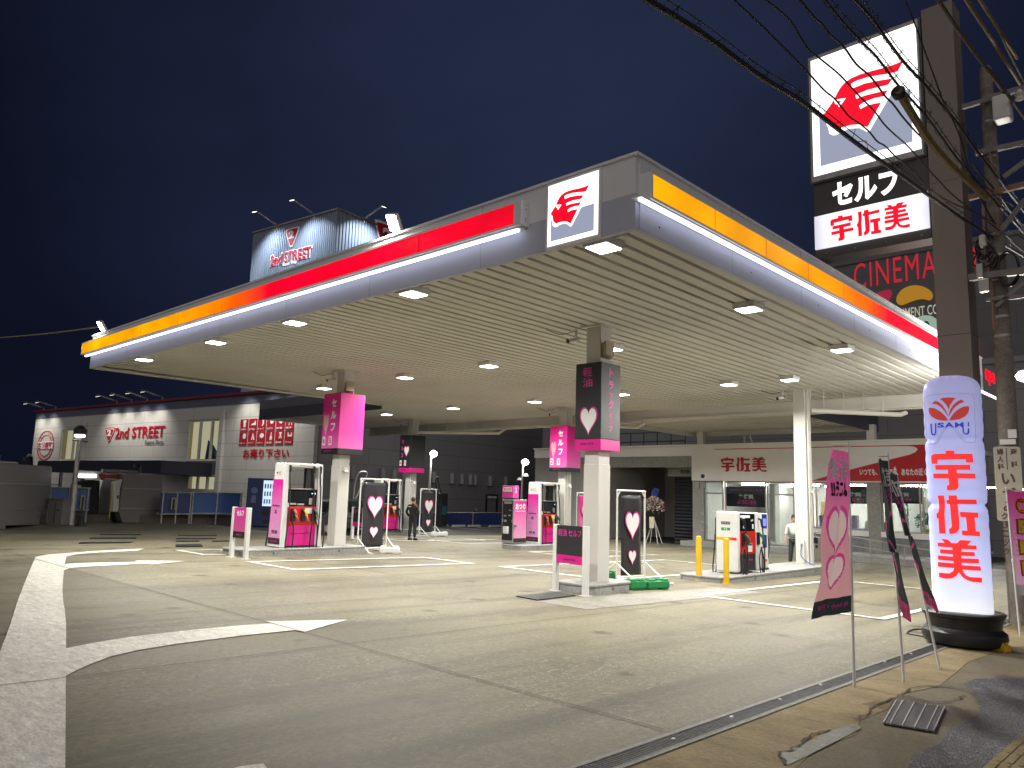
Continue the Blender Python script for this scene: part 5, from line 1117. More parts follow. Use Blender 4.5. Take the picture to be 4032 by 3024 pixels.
b = MB(); b.shape([[(x1-(x1-x0)*.40,z1-1.2),(x1-.1,z1-1.0),(x1-.4,z1-2.1),(x1-(x1-x0)*.2,z1-1.7),(x1-(x1-x0)*.38,z1-2.2)]], FS(0,.93,0), .06); b.build('blue_banner', mat('navy banner',(.03,.10,.25),.6), sec)
b = MB(); b.hexa([(x0+(x1-x0)*.42,.4,z0),(x0+(x1-x0)*.75,.4,z0),(x0+(x1-x0)*.75,.8,z0),(x0+(x1-x0)*.42,.8,z0)],[(x0+(x1-x0)*.46,.45,z0+1.6),(x0+(x1-x0)*.6,.45,z0+1.3),(x0+(x1-x0)*.7,.8,z0+.4),(x0+(x1-x0)*.44,.8,z0+.6)]); b.build('display_chair', mat('blue seat',(.05,.10,.25),.5), sec)
# grey panels between the stacked windows and the down pipes
a, c = b2(ZA(1475,635)), b2(ZA(1725,738)); b = MB(); b.box(a[0],c[0],-.05,.05,c[1],a[1]); b.build('spandrel', mat('grey spandrel',(.12,.125,.13),.4), sec)
for (p, q) in ((ZA(1790,240),ZA(1735,880)), (ZA(697,330),ZA(662,626))):
    u, v = b2(p), b2(q); b = MB(); x = (u[0]+v[0])/2; b.box(x-.35,x+.15,-.25,-.001,v[1],u[1]); b.build('pilaster', M_pan, sec)
# lettering
F0 = FS(0,0,0); M_rl = mat('shop sign red', (.42,.01,.03), .4); M_gl = mat('grey lettering', (.16,.17,.18), .5)
def span(p, q): u, v = b2(p), b2(q); return (u[0]+v[0])/2, (u[1]+v[1])/2, v[0]-u[0], abs(u[1]-v[1])
def shield(F, cx, cy, w, h, par, rim=None):
    def tri(k): return catmull([(cx-w*.5*k,cy+h*.36*k,0),(cx-w*.42*k,cy+h*.48*k,0),(cx,cy+h*.5*k,0),(cx+w*.42*k,cy+h*.48*k,0),(cx+w*.5*k,cy+h*.36*k,0),(cx+w*.12*k,cy-h*.46*k,0),(cx,cy-h*.5*k,0),(cx-w*.12*k,cy-h*.46*k,0)],4,True)
    for k, mm, t in ((1.0,rim or M_rl,.05),(.86,M_wtext if rim is None else M_rl,.07),(.76,M_rl,.09)):
        b = MB(); b.shape([[(p.x,p.y) for p in tri(k)]], F, t); b.build('shield_sign', mm, par)
    text('2', F, cx, cy+h*.12, w*.42, h*.44, M_wtext, par, .05, lift=.11)
cx, cy, w, h = span(ZA(840,372),ZA(905,480)); shield(F0, cx, cy, w, h, sec)
cx, cy, w, h = span(ZA(922,372),ZA(1305,445)); text('2nd STREET', F0, cx, cy, w, h, M_rl, sec, .028, lift=.06)
cx, cy, w, h = span(ZA(1158,464),ZA(1293,494)); text('Reuse Shop', F0, cx, cy-.1, w*1.05, h*1.25, M_gl, sec, .035, lift=.05)
cx, cy, w, h = span(ZA(310,397),ZA(414,630))
def ring(F, cx, cy, ra, rb, wd):
    n = 40; return [[(cx+ra*k*math.cos(2*math.pi*(i+j)/n), cy+rb*k*math.sin(2*math.pi*(i+j)/n)) for k, j in ((1,0),(1,1),(1-wd,1),(1-wd,0))] for i in range(n)]
b = MB()
for r in ring(F0, cx, cy, w/2, h/2, .05)+ring(F0, cx, cy, w*.36, h*.36, .05): b.shape([r], F0, .04)
b.build('ring_emblem', M_rl, sec); b = MB(); b.shape([[(cx-w*.46,cy-h*.12),(cx+w*.46,cy-h*.12),(cx+w*.46,cy+h*.13),(cx-w*.46,cy+h*.13)]], F0, .05); b.build('emblem_plate', M_wtext, sec)
text('古着買取', F0, cx, cy, w*.92, h*.24, M_rl, sec, .05, lift=.06)
for i, chh in enumerate('2ndSTREET'):
    for sgn in (1,-1):
        a = math.radians(90-(i-4)*16); Rr = Matrix.Rotation(-math.radians((i-4)*16)*sgn,3,'Z')
        px_, py_ = cx+w*.43*math.cos(a), cy+sgn*h*.43*math.sin(a)
        text(chh, frame((px_,0,py_), (math.cos(math.radians((i-4)*16)),0,-sgn*math.sin(math.radians((i-4)*16))), (sgn*math.sin(math.radians((i-4)*16)),0,math.cos(math.radians((i-4)*16))), (0,-1,0)), 0, 0, None, h*.075, M_rl, sec, .03, lift=.05)
# twelve red picture tiles
M_tile = mat('tile red', (.36,.012,.03), .45)
def icon(k, x, y, s):
    E = lambda c, rx, ry, n=16: [(x+s*(c[0]+rx*math.cos(2*math.pi*i/n)), y+s*(c[1]+ry*math.sin(2*math.pi*i/n))) for i in range(n)]
    L = lambda *p: [(x+s*a, y+s*c) for a, c in p]
    return [[L((-.2,.4),(-.05,.32),(.08,.4),(.3,.3),(.24,.1),(.17,.14),(.17,-.4),(-.18,-.4),(-.18,.14),(-.26,.1))], [L((-.4,-.22),(.42,-.22),(.42,.05),(.35,.28),(.1,.02),(-.35,-.08))], [L((.0,.42),(.2,.42),(.25,-.1),(.1,-.3),(-.1,-.35),(.05,-.1))], [E((.05,.12),.3,.3)], [L((-.4,.3),(.4,.3),(.4,-.02),(.2,-.05),(.2,-.15),(-.2,-.15),(-.2,-.05),(-.4,-.02))], [L((-.3,-.4),(-.05,.4),(.05,.4),(.3,-.4),(.2,-.4),(0,.2),(-.2,-.4))],
            [E((.1,.08),.3,.32)], [L((-.25,-.35),(.05,.42),(.35,-.35),(.18,-.35),(.05,.0),(-.08,-.35))], [E((.05,.1),.36,.28)], [L((.0,.44),(.12,.44),(.1,.05),(.24,-.1),(.2,-.4),(-.14,-.42),(-.16,-.12),(-.02,.05))], [L((-.2,.42),(.3,.42),(.12,.1),(.3,-.25),(.2,-.3),(.05,.02),(-.12,-.3),(-.22,-.25),(-.04,.1))], [L((-.32,-.1),(.35,-.1),(.35,.35),(.2,.35),(.2,.1),(-.18,.1),(-.18,.35),(-.32,.35))]][k]
x0, z1 = b2(Z2(95,480)); x1, _ = b2(Z2(515,480)); zt1 = b2(Z2(300,480))[1]; zb1 = b2(Z2(300,577))[1]; zt2 = b2(Z2(300,584))[1]; zb2 = b2(Z2(300,686))[1]
names = ['衣類','服飾品','キッズ','生活雑貨','家電','家具','スポーツ','アウトドア','ホビー','楽器','貴金属','ブランド品']
for k in range(12):
    r, c = divmod(k, 6); pw = (x1-x0)/6; xa = x0+pw*c+pw*.06; xb = xa+pw*.86; za, zb_ = (zt1, zb1) if r == 0 else (zt2, zb2)
    b = MB(); b.shape([[(xa,zb_),(xb,zb_),(xb,za),(xa,za)]], F0, .05); b.build('picture_tile', M_tile, sec)
    b = MB(); b.shape(icon(k, (xa+xb)/2+.1, (za+zb_)/2+.12, min(xb-xa, za-zb_)*.72), F0, .07); b.build('tile_icon', M_wtext, sec)
    text(names[k], F0, (xa+xb)/2-.05, zb_+(za-zb_)*.16, (xb-xa)*.72, (za-zb_)*.15, M_wtext, sec, .02, lift=.065)
cx, cy, w, h = span(Z2(118,718),Z2(466,790)); text('お売り下さい', F0, cx, cy, w, h, M_rl, sec, .04, lift=.05)
# sign lamps on arms
ga = 'gooseneck sign lamps on the reuse shop roof'
def arm_lamp(base, tip, aim, label, energy, par=None, col=(1,.965,.87)):
    t = thing('sign_lamp', label, 'lamp', base, 0, ga); B, T, Am = Vector(base), Vector(tip)-Vector(base), Vector(aim)-Vector(base)
    b = MB(); b.tube([(0,0,-.2),(0,0,.15),T],.07,6); b.build('arm', M_gal, t)
    d = (Am-T).normalized(); b = MB(); b.tube([T,T+d*.18],[.10,.20],10); b.build('lamp_head', M_dark, t)
    b = MB(); b.tube([T+d*.185,T+d*.195],.17,12); b.build('lens', glow('sign lamp lens',(1,.95,.8),3), t)
    light('SPOT','lamp_light', T+d*.25, energy, col, t, .12, Am, math.radians(105), .9)
    return t
M2W = Matrix.Translation(R2P) @ R2.to_4x4()
tips = [(235,198),(322,185),(785,135),(898,120),(1015,103),(1140,92)]; bases = [(345,232),(440,220),(925,182),(1040,168),(1165,158),(1285,145)]
lab = ['pair of wall sign lamps above the round emblem, outermost one','wall sign lamp above the round emblem, inner one','sign lamp above the small shield emblem','second sign lamp above the red shop name, next to the shield one','third sign lamp above the red shop name','last sign lamp at the end of the red shop name']
for i, (t_, s_) in enumerate(zip(tips, bases)):
    bx, bz = b2(ZA(*s_)); tx, tz = b2(ZA(*t_), -2.6)
    arm_lamp(M2W @ Vector((bx,0,zR+.1)), M2W @ Vector((bx-.1,-1.7,zR+.65)), M2W @ Vector((bx-.2,.1,2.6)), lab[i], 560)
for i, px in enumerate((1990,2180,2340)):
    bx, _ = b2(ZA(px,200)); arm_lamp(M2W @ Vector((bx,0,zR+.1)), M2W @ Vector((bx-.1,-1.7,zR+.65)), M2W @ Vector((bx-.2,.1,2.6)), ['sign lamp above the outer picture tiles','sign lamp above the middle picture tiles','sign lamp above the last picture tiles'][i], 560)
# navy porch in front
px0, pz1 = b2(ZA(300,632),-4); px1, _ = b2(ZA(1278,655),-4); pz0 = b2(ZA(900,728),-4)[1]
pc = thing('porch', 'dark navy flat porch roof in front of the reuse shop ground floor', 'porch', R2P, RA)
b = MB(); b.box(px0,px1,-4,-.05,pz0,pz1); b.build('roof', mat('navy fascia',(.018,.02,.035),.5), pc)
b = MB(); b.box(px0+2,px1-8,-1.2,-.1,pz0-.5,pz0-.02); b.build('lit_window', glow('lit shop band',(1,.93,.82),1.0), pc)
for k in range(3): x = px0+(px1-px0)*(.18+.1*k); b = MB(); b.box(x,x+3,-2.4,-2.2,pz0-.12,pz0-.02); b.build('tube_lamp', glow('porch tube',(1,1,1),6), pc)
for k in range(6): x = px0+.3+(px1-px0-.6)*k/5; b = MB(); b.box(x-.1,x+.1,-3.9,-3.7,gB,pz0); b.build('post', M_dark, pc)
# rooftop sign tower of corrugated blue steel
tu = b2(Zt(1180,345), .8); Zw = Matrix.Translation(R2P) @ R2.to_4x4()
tx0 = b2(Zt(255,800),.8)[0]; tx1 = b2(Zt(1165,800),.8)[0]; tz1 = (b2(Zt(1180,345),.8)[1]+b2(Zt(265,612),.8)[1])/2
rt_ = thing('rooftop_sign', 'corrugated blue grey rooftop sign block with red shop name', 'sign', R2P, RA)
M_cor = mat('blue corrugated steel', (.22,.265,.34), .4, .2, .1, .4)
def corr(p0, d, L, n_, z0, z1, nrm_):
    b = MB(); p0, d, nrm_ = Vector(p0), Vector(d), Vector(nrm_); prof = []
    for i in range(n_): s_ = L/n_; prof += [(i*s_,0),(i*s_+.45*s_,0),(i*s_+.55*s_,-.06),(i*s_+.9*s_,-.06)]
    prof.append((L,0)); k = len(prof); b.add([p0+d*a+nrm_*o_+Vector((0,0,z0)) for a, o_ in prof]+[p0+d*a+nrm_*o_+Vector((0,0,z1)) for a, o_ in prof], [(i,i+1,k+i+1,k+i) for i in range(k-1)]); return b
corr((tx0,.8,0),(1,0,0),tx1-tx0,46,zR,tz1,(0,-1,0)).build('front_panel', M_cor, rt_); corr((tx1,.8,0),(0,1,0),22,76,zR,tz1,(1,0,0)).build('side_panel', M_cor, rt_)
b = MB(); b.box(tx0,tx1-.08,.95,22.5,zR,tz1-.02); b.build('core', M_dpan, rt_); b = MB(); b.box(tx0-.05,tx1+.05,.72,.95,tz1,tz1+.12); b.box(tx1-.1,tx1+.07,.95,22.8,tz1,tz1+.12); b.build('coping', M_gal, rt_)
FT = FS(0,.8,0)
def spt(p, q): u, v = b2(p,.8), b2(q,.8); return (u[0]+v[0])/2, (u[1]+v[1])/2, v[0]-u[0], abs(u[1]-v[1])
cx, cy, w, h = spt(Zt(630,580),Zt(757,745)); shield(FT, cx, cy+.1, w, h, rt_, M_wtext)
cx, cy, w, h = spt(Zt(465,860),Zt(905,820)); text('2nd STREET', FT, cx, cy-.1, w*1.04, .95, M_wtext, rt_, .06, lift=.02); text('2nd STREET', FT, cx, cy-.1, w*1.0, .82, M_rl, rt_, .015, lift=.06)
cx, cy, w, h = spt(Zt(595,925),Zt(747,912)); text('Reuse Shop', FT, cx, cy-.1, w, .34, M_wtext, rt_, .02, lift=.04)
cx, cy, w, h = spt(Zt(508,1055),Zt(760,1010)); text('買取専門店', FT, cx, cy-.25, w, .5, M_wtext, rt_, .02, lift=.04)
y_, z_ = b2s(Zt(1715,690), tx1); shield(FE(tx1,y_,z_), 0, .1, 2.4, 2.6, rt_, M_wtext)
for i, (s_, t_, side) in enumerate(((Zt(525,535),Zt(315,430),0),(Zt(935,415),Zt(735,300),0),(Zt(1480,460),Zt(1630,360),1))):
    if not side: bx, _ = b2(s_,.8); B_ = (bx,.8,tz1); T_ = (bx-.15,-1.2,tz1+.75); A_ = (bx,.8,tz1-4.5)
    else: by, _ = b2s(s_,tx1); B_ = (tx1,by,tz1); T_ = (tx1+2.0,by,tz1+.8); A_ = (tx1,by,tz1-4.5)
    arm_lamp(Zw @ Vector(B_), Zw @ Vector(T_), Zw @ Vector(A_), ['gooseneck lamp on the blue rooftop sign, outer end','gooseneck lamp on the blue rooftop sign near its corner','gooseneck lamp on the side of the blue rooftop sign'][i], 2600, col=(.85,.92,1))
# dead wall lamps along the dark side wall
for i, p in enumerate(((390,770),(742,790),(875,798),(990,805),(1335,822),(1545,835),(1660,843),(1757,850),(1812,855),(1988,865),(2170,875))):
    y_, z_ = b2s(ZZ(*p), .28); w_ = M2W @ Vector((.28,y_,z_)); b = MB(); b.tube([(.16,0,-.42),(.16,0,.42)],.22,12); b.box(0,.16,-.06,.06,-.1,.1)
    o = b.build('wall_lamp', mat('lamp grey',(.22,.21,.22),.5), smooth=False); o.location = w_; o.rotation_euler = (0,0,RA); tag(o, 'small unlit cylinder lamp on the long dark wall', 'lamp', 'unlit cylinder lamps along the dark wall')
y_, z_ = b2s(zm(1850,1700,3.318)(205,830), .28); y2, z2_ = b2s(zm(1850,1700,3.318)(352,870), .28)
nb = thing('wall_notice', 'black framed notice with two white plates on the dark wall', 'notice', M2W @ Vector((.3,(y_+y2)/2,0)), RA)
b = MB(); w = y2-y_; b.box(0,.1,-w/2,-w/2+.12,gB,z_+.1); b.box(0,.1,w/2-.12,w/2,gB,z_+.1); b.box(0,.1,-w/2+.12,w/2-.12,z_-.02,z_+.1); b.build('frame', M_black, nb)
b = MB(); b.box(.02,.12,-w/2+.2,-.08,z2_,z_-.06); b.box(.02,.12,.08,w/2-.2,z2_,z_-.06); b.build('plate', M_white, nb)
wh = thing('warehouse', 'plain dark panelled warehouse wall rising behind the shop roof', 'building', (-20,48,0))
b = MB(); b.box(-22,16,0,6,-2,9.5); b.build('wall', M_dpan, wh); b = MB(); b.box(-22.2,16.2,-.2,.2,9.5,9.8); b.build('coping', M_dpan, wh)
# cinema block and its signs, made to glow by their material
cin = thing('cinema_building', 'big dark grey cinema block with red lettering rising behind the canopy', 'building', (0,70,0))
def cc(p): v = ony(p[0],p[1],69.9); return v.x, v.z
Z6 = zm(3100,900,2.074)
M_cin = panels('cinema wall', (.15,.15,.155), 6.0, 2.2, .9)
b = MB(); b.box(-30,60,0,30,-3,23.3); b.build('wall', M_cin, cin); b = MB(); b.box(-30.2,60,-.15,.3,23.3,23.7); b.build('coping', M_cin, cin)
FC = FS(0,0,0); M_cr = glow('cinema red letters', (.50,.014,.03), .75)
(a0,a1),(c0,c1) = cc(Z6(555,470)), cc(Z6(1190,200))
text('CINEMA', FC, (a0+c0)/2+.05, (cc(Z6(600,460))[1]+cc(Z6(640,300))[1])/2-.02, c0-a0+.3, 2.35, M_cr, cin, .0, t=.1, lift=.08, spacing=1.15)
u, v = cc(Z6(1448,330)), cc(Z6(1535,140)); text('O', FC, (u[0]+v[0])/2, (u[1]+v[1])/2, v[0]-u[0], 2.3, M_cr, cin, .0, lift=.08)
def cpoly(name, pts, m, smooth=6):
    q = catmull([(*cc(Z6(*p)),0) for p in pts], smooth, True); b = MB(); b.shape([[(p.x,p.y) for p in q]], FC, .12); b.build(name, m, cin)
cpoly('orange_bean', [(893,600),(900,545),(950,490),(1030,464),(1110,475),(1170,510),(1186,555),(1160,585),(1110,575),(1060,580),(1000,600),(930,625)], glow('cinema orange',(.42,.20,.01),.7))
cpoly('red_bean', [(700,545),(760,515),(830,500),(853,520),(845,560),(815,605),(770,640),(700,600)], glow('cinema crimson',(.34,.012,.05),.7))
cpoly('blue_bean', [(1465,415),(1510,430),(1527,465),(1515,500),(1480,530),(1462,530),(1440,480)], glow('cinema blue',(.02,.06,.45),.7))
cpoly('green_arc', [(1042,745),(1100,712),(1180,715),(1230,760),(1225,820),(1185,835),(1155,815),(1160,775),(1130,752),(1090,775)], glow('cinema mint',(.32,.45,.36),.7), 5)
u, v = cc(Z6(925,690)), cc(Z6(1235,640)); text('TAINMENT COM', FC, (u[0]+v[0])/2-.3, (cc(Z6(1000,680))[1]+cc(Z6(1180,665))[1])/2, (v[0]-u[0])*1.5, .85, glow('cinema cream',(.46,.45,.33),.7), cin, .01, lift=.08)
Zq = zm(3400,1200,3.5)
red_neon = glow('red neon', (1,.0,.02), 1.2)
q = [cc(Zq(*p)) for p in ((1465,500),(1500,490),(1508,570),(1565,570),(1555,650),(1520,680),(1480,670))]; b = MB(); b.shape([q], FC, .3); b.build('neon_letter', red_neon, cin)
# red lit letters on the far end of the canopy side
v0 = onx(*Zq(1485,870), XR+.03); v1 = onx(*Zq(1560,870), XR+.03); b = MB(); b.box(XR+.03,XR+.10,v0.y,v1.y,v0.z-.32,v0.z+.36); b.build('red_sign_block', red_neon, can)
v0 = onx(*Zq(1650,960), XR+.03); v1 = onx(*Zq(1830,1000), XR+.03); text('apoll', FE(XR+.03,0,0), (v0.y+v1.y)/2, (v0.z+v1.z)/2-.05, v1.y-v0.y, .62, red_neon, can, .06, lift=.05)
b = MB(); b.box(XR+.03,XR+.06,v0.y-1.0,v0.y-.75,5.25,5.9); b.box(XR+.03,XR+.06,v0.y-.4,v1.y+.2,5.10,5.17); b.build('sign_lights', glow('white sign leds',(1,1,1),2.5), can)
# ================================================================== yard edge: fences, car wash, machines
def oo(p, X): v = onx(p[0], p[1], X); return v.y, v.z
XF = -37.2
M_blue = mat('blue fence sheet', (.045,.11,.33), .45, 0, .12, .7); M_blue2 = mat('deep blue fence sheet', (.02,.045,.16), .45, 0, .12, .7)
def fence(label, pa, pb, m, legs=3, X=XF):
    (y0,z1),(y1,z0) = oo(pa,X), oo(pb,X); t = thing('fence_panel', label, 'fence', (X,(y0+y1)/2,G(X,(y0+y1)/2)), 0, 'blue sheet fences at the yard edge'); g = G(X,(y0+y1)/2); w = (y1-y0)/2
    b = MB(); b.box(-.03,.03,-w,w,z0-g,z1-g); b.build('sheet', m, t); b = MB(); b.tube([(.05,-w,z1-g),(.05,w,z1-g)],.035,8); b.build('rail', M_gal, t); b = MB(); b.tube([(.05,-w,z0-g),(.05,w,z0-g)],.035,8); b.build('rail', M_gal, t)
    for k in range(legs): y = -w+.1+(2*w-.2)*k/(legs-1); b = MB(); b.tube([(.06,y,-.1),(.06,y,z1-g)],.04,8); b.build('post', M_gal, t)
fence('bright blue fence sheet behind the grey control box', ZA(380,842), ZA(700,1022), M_blue)
fence('deep blue fence sheet beside the car wash bay', ZA(1275,882), ZA(1512,1055), M_blue2)
fence('bright blue fence sheet on galvanised legs near the vending machine', ZA(1512,882), ZA(1905,1050), M_blue)
(y0,z1),(y1,z0) = oo(ZA(330,1030),XF-.4), oo(ZA(1960,1140),XF-.4)
b = MB(); b.box(XF-.6,XF-.4,y0,y1,-.9,z1-.15); tag(b.build('block_wall', concrete('block wall',(.11,.10,.085),(.16,.145,.12),.8,.9,12,dark=(.07,.065,.06))), 'low weathered block wall behind the blue fences', 'wall')
Mny = mat('notice yellow green', (.30,.33,.16), .5)
for p, q, l in ((ZA(640,905),ZA(664,1022),'narrow yellowish notice on the bright blue sheet by the lamp post'),(ZA(1358,925),ZA(1386,1022),'narrow yellowish notice on the deep blue sheet')):
    (ya,za),(yb,zb_) = oo(p,XF+.1), oo(q,XF+.1); b = MB(); b.box(-.01,.01,-(yb-ya)/2,(yb-ya)/2,-(za-zb_)/2,(za-zb_)/2); t = thing('notice_board', l, 'notice', (XF+.12,(ya+yb)/2,(za+zb_)/2)); b.build('board', Mny, t)
    bb = MB(); bb.shape([[(-(yb-ya)*.25,(za-zb_)*(.40-.18*k)-.12),((yb-ya)*.25,(za-zb_)*(.40-.18*k)-.12),((yb-ya)*.25,(za-zb_)*(.40-.18*k)),(-(yb-ya)*.25,(za-zb_)*(.40-.18*k))] for k in range(5)], FE(.011,0,0), .003); bb.build('print', M_black, t)
# car wash machines: big grey side panels
M_cw = mat('car wash grey', (.185,.18,.175), .5, 0, .04, .5); M_cw2 = mat('car wash mauve grey', (.185,.17,.172), .5, 0, .04, .5)
def wash(label, pa, pb, outline, seams, m, depth=1.4):
    A0, B0 = gp(*pa), gp(*pb); d = (B0-A0); d.z = 0; d.normalize(); n_ = Vector((d.y,-d.x,0)); n_ = n_ if n_.dot(CP-A0) > 0 else -n_
    t = thing('car_wash_machine', label, 'car wash', (A0.x,A0.y,G(A0.x,A0.y)), math.atan2(d.y,d.x), 'drive through car wash machines')
    def L(p): v = onpl(*p, A0, n_)-A0; return v.dot(d), v.z+A0.z-G(A0.x,A0.y)-A0.z+0
    def L(p): v = onpl(*p, A0, n_)-A0; return v.dot(d), v.z
    s_ = 1 if n_.dot(Vector((-d.y,d.x,0))) < 0 else -1
    F = frame((0,0,0),(1,0,0),(0,0,1),(0,-s_,0))
    b = MB(); b.prism([F(*L(p),0) for p in outline], F(0,0,-depth)-F(0,0,0)); b.build('side_panel', m, t, bevel=.04)
    b = MB()
    for p, q in seams: u, v = L(p), L(q); b.shape([[(u[0],u[1]-.025),(v[0],v[1]-.025),(v[0],v[1]+.025),(u[0],u[1]+.025)]], F, .02)
    b.build('seam_rail', M_gal, t)
    return t, F, L
t, F, L = wash('large grey car wash side panel at the yard edge beyond the lane arrow', ZA(30,1178), ZA(310,1140), [ZA(-260,640),ZA(415,675),ZA(405,850),ZA(380,1010),ZA(330,1030),ZA(312,1142),ZA(48,1147),ZA(45,1178),ZA(-260,1195)], [(ZA(-200,806),ZA(455,822)),(ZA(62,1012),ZA(375,1015))], M_cw)
b = MB(); b.tube([F(*L(ZA(-100,640)),-.3),F(*L(ZA(205,656)),-.3)],.06,8); b.build('top_pipe', M_gal, t)
b = MB(); b.tube(catmull([F(*L(ZA(238,668)),-.2),F(*L(ZA(240,615)),-.2),F(*L(ZA(262,590)),-.2),F(*L(ZA(292,600)),-.2),F(*L(ZA(296,668)),-.2)],5),.06,8); b.build('hose_bundle', M_black, t, smooth=True)
b = MB(); u = L(ZA(37,625)); b.box(u[0]-.15,u[0]+.2,.2,.6,u[1]-.3,u[1]+.15); b.build('top_lamp', M_cw, t)
b = MB(); u = L(ZA(298,1048)); b.shape([[(u[0]-.12,u[1]-.04),(u[0]+.14,u[1]-.04),(u[0]+.14,u[1]+.05),(u[0]-.12,u[1]+.05)]], F, .05); b.build('handle', M_gal, t)
b = MB()
for px in (60,110,150,225): u = L(ZA(px,1158)); b.tube([F(u[0],.10,-.3),F(u[0],.10,-.5)],.10,12)
b.build('wheel', M_rub, t)
t, F, L = wash('mauve grey car wash machine with white columns and a lit tube', ZA(965,1125), ZA(1225,1123), [ZA(990,735),ZA(1290,743),ZA(1272,1010),ZA(1248,1014),ZA(1226,1124),ZA(972,1124),ZA(942,1050),ZA(966,850),ZA(985,790)], [(ZA(975,850),ZA(1285,858)),(ZA(950,1008),ZA(1248,1014))], M_cw2)
M_cww = mat('car wash white', (.55,.54,.51), .4, 0, .03)
def quad(name, pts, m, out=.0, th=.25):
    b = MB(); b.prism([F(*L(p),out) for p in pts], F(0,0,-th)-F(0,0,0)); return b.build(name, m, t, bevel=.02)
quad('white_column', [ZA(905,800),ZA(965,778),ZA(945,850),ZA(932,1035),ZA(890,1035)], M_cww, .05); quad('white_column', [ZA(700,850),ZA(748,828),ZA(725,1024),ZA(690,1024)], M_cww, -.8)
quad('top_beam', [ZA(655,735),ZA(690,708),ZA(1000,725),ZA(975,790),ZA(655,772)], M_cww, -.4); quad('lit_tube', [ZA(658,738),ZA(808,740),ZA(808,766),ZA(658,764)], glow('car wash tube',(.92,.98,1),3.0), -.32, .08)
quad('red_emblem', [ZA(820,742),ZA(850,730),ZA(880,745),ZA(985,740),ZA(975,772),ZA(880,768),ZA(850,790)], mat('car wash red',(.30,.03,.03),.4), -.30, .06)
quad('inner_brush', [ZA(750,800),ZA(905,790),ZA(895,1060),ZA(850,1125),ZA(800,1060),ZA(745,930)], mat('dark brush',(.03,.032,.032),.9,0,.4,6,bump=.8), -.9, .5); quad('splash_curtain', [ZA(700,1024),ZA(745,930),ZA(800,1010),ZA(792,1104),ZA(745,1104)], mat('curtain grey',(.12,.14,.14),.5), -.85, .06)
quad('yellow_bar', [ZA(878,812),ZA(884,812),ZA(857,1090),ZA(850,1090)], mat('dull yellow bar',(.4,.30,.05),.5), .1, .05); quad('lower_skirt', [ZA(905,1040),ZA(945,1040),ZA(972,1124),ZA(925,1115)], M_black, .0, .3)
b = MB(); b.tube([F(*L(ZA(845,710)),-.3),F(*L(ZA(1128,725)),-.3)],.08,8); b.build('top_pipe', M_gal, t); b = MB(); b.tube(catmull([F(*L(ZA(1100,690)),-.3),F(*L(ZA(1115,665)),-.3),F(*L(ZA(1142,675)),-.3),F(*L(ZA(1143,735)),-.3)],5),.09,8); b.build('hose_bundle', M_dark, t, smooth=True)
quad('control_plate', [ZA(919,905),ZA(934,905),ZA(931,935),ZA(921,935)], M_black, .07, .02)
# control box, lamp post, vending machine
p0, p1 = gp(*ZA(395,1140)), gp(*ZA(502,1146)); d = p1-p0; L_ = math.hypot(d.x,d.y); cbx = thing('control_box', 'grey steel control box standing in front of the bright blue fence', 'control box', ((p0.x+p1.x)/2-.4,(p0.y+p1.y)/2+.2,(p0.z+p1.z)/2), math.radians(40))
h = zhb = (lambda v: v)(None) or (CAMZ + (ray(*ZA(470,942)).z)*((p1-CP).length/ray(*ZA(470,942)).length) - p1.z)
b = MB(); b.box(-L_*.5,L_*.5,-.35,.45,0,h); b.build('body', M_cw, cbx, bevel=.02); b = MB(); b.box(-L_*.5-.03,L_*.5+.03,-.38,.48,h,h+.04); b.build('lid', M_cw, cbx); b = MB(); b.shape([[(-.01,.05),(.01,.05),(.01,h-.1),(-.01,h-.1)],[(.1,h*.55),(.16,h*.55),(.16,h*.62),(.1,h*.62)]], FS(0,-.35,0), .01); b.build('door_seam', M_dark, cbx)
lp0 = gp(*ZA(555,1140)); dd = (lp0-CP).length; ztp = CAMZ + ray(*ZA(640,385)).z*(Vector((lp0.x,lp0.y,0)).length/Vector((ray(*ZA(640,385)).x,ray(*ZA(640,385)).y,0)).length)
lpost = thing('lamp_post', 'tall slim grey lamp post by the car wash with a short cross bar', 'lamp', lp0); h = ztp-lp0.z
b = MB(); b.tube([(0,0,0),(0,0,h*.42),(0,0,h*.43),(0,0,h)],[.15,.14,.10,.07],12); b.build('pole', M_gal, lpost, smooth=True); b = MB(); b.tube([(-.45,.45,h*.88),(.35,-.35,h*.88)],.03,6); b.build('cross_bar', M_dark, lpost); b = MB(); b.lathe([(.10,h-.25),(.24,h-.2),(.26,h),(.12,h+.15),(.02,h+.18)], (0,0,0), 14); b.build('lamp_head', M_dark, lpost); b = MB(); b.lathe([(.02,h-.05),(.2,h-.10),(.2,h-.19),(.02,h-.2)], (0.0,0,-.12), 12); b.build('lens', glow('post lens',(1,1,.95),6), lpost)
b = MB(); b.lathe([(.22,0),(.2,.05),(.05,.35),(.02,.4)], (0,0,0), 12); q = gp(*ZA(637,1150)); o = b.build('cone_weight', M_rub, loc=q); tag(o, 'small black rubber sign base on the ground by the lamp post', 'sign base')
vm = thing('vending_machine', 'blue drinks vending machine with a lit front beside the fence end', 'vending machine', gp(*ZA(2072,1150)), math.radians(52))
b = MB(); b.box(-.75,.75,-.45,.45,0,2.35); b.build('cabinet', mat('vending blue',(.012,.025,.11),.35), vm, bevel=.02)
FV = FE(.75,0,0); FV2 = FS(0,-.45,0)
b = MB(); b.shape([[(.02,1.0),(.70,1.0),(.70,2.25),(.02,2.25)]], FV2, .02); b.build('lit_window', glow('vending light',(.55,.72,1),1.0), vm)
b = MB(); 
for r in range(3):
    for c in range(5): x = .08+c*.125; z = 1.12+r*.37; b.shape([[(x,z),(x+.07,z),(x+.07,z+.22),(x,z+.22)]], FV2, .03)
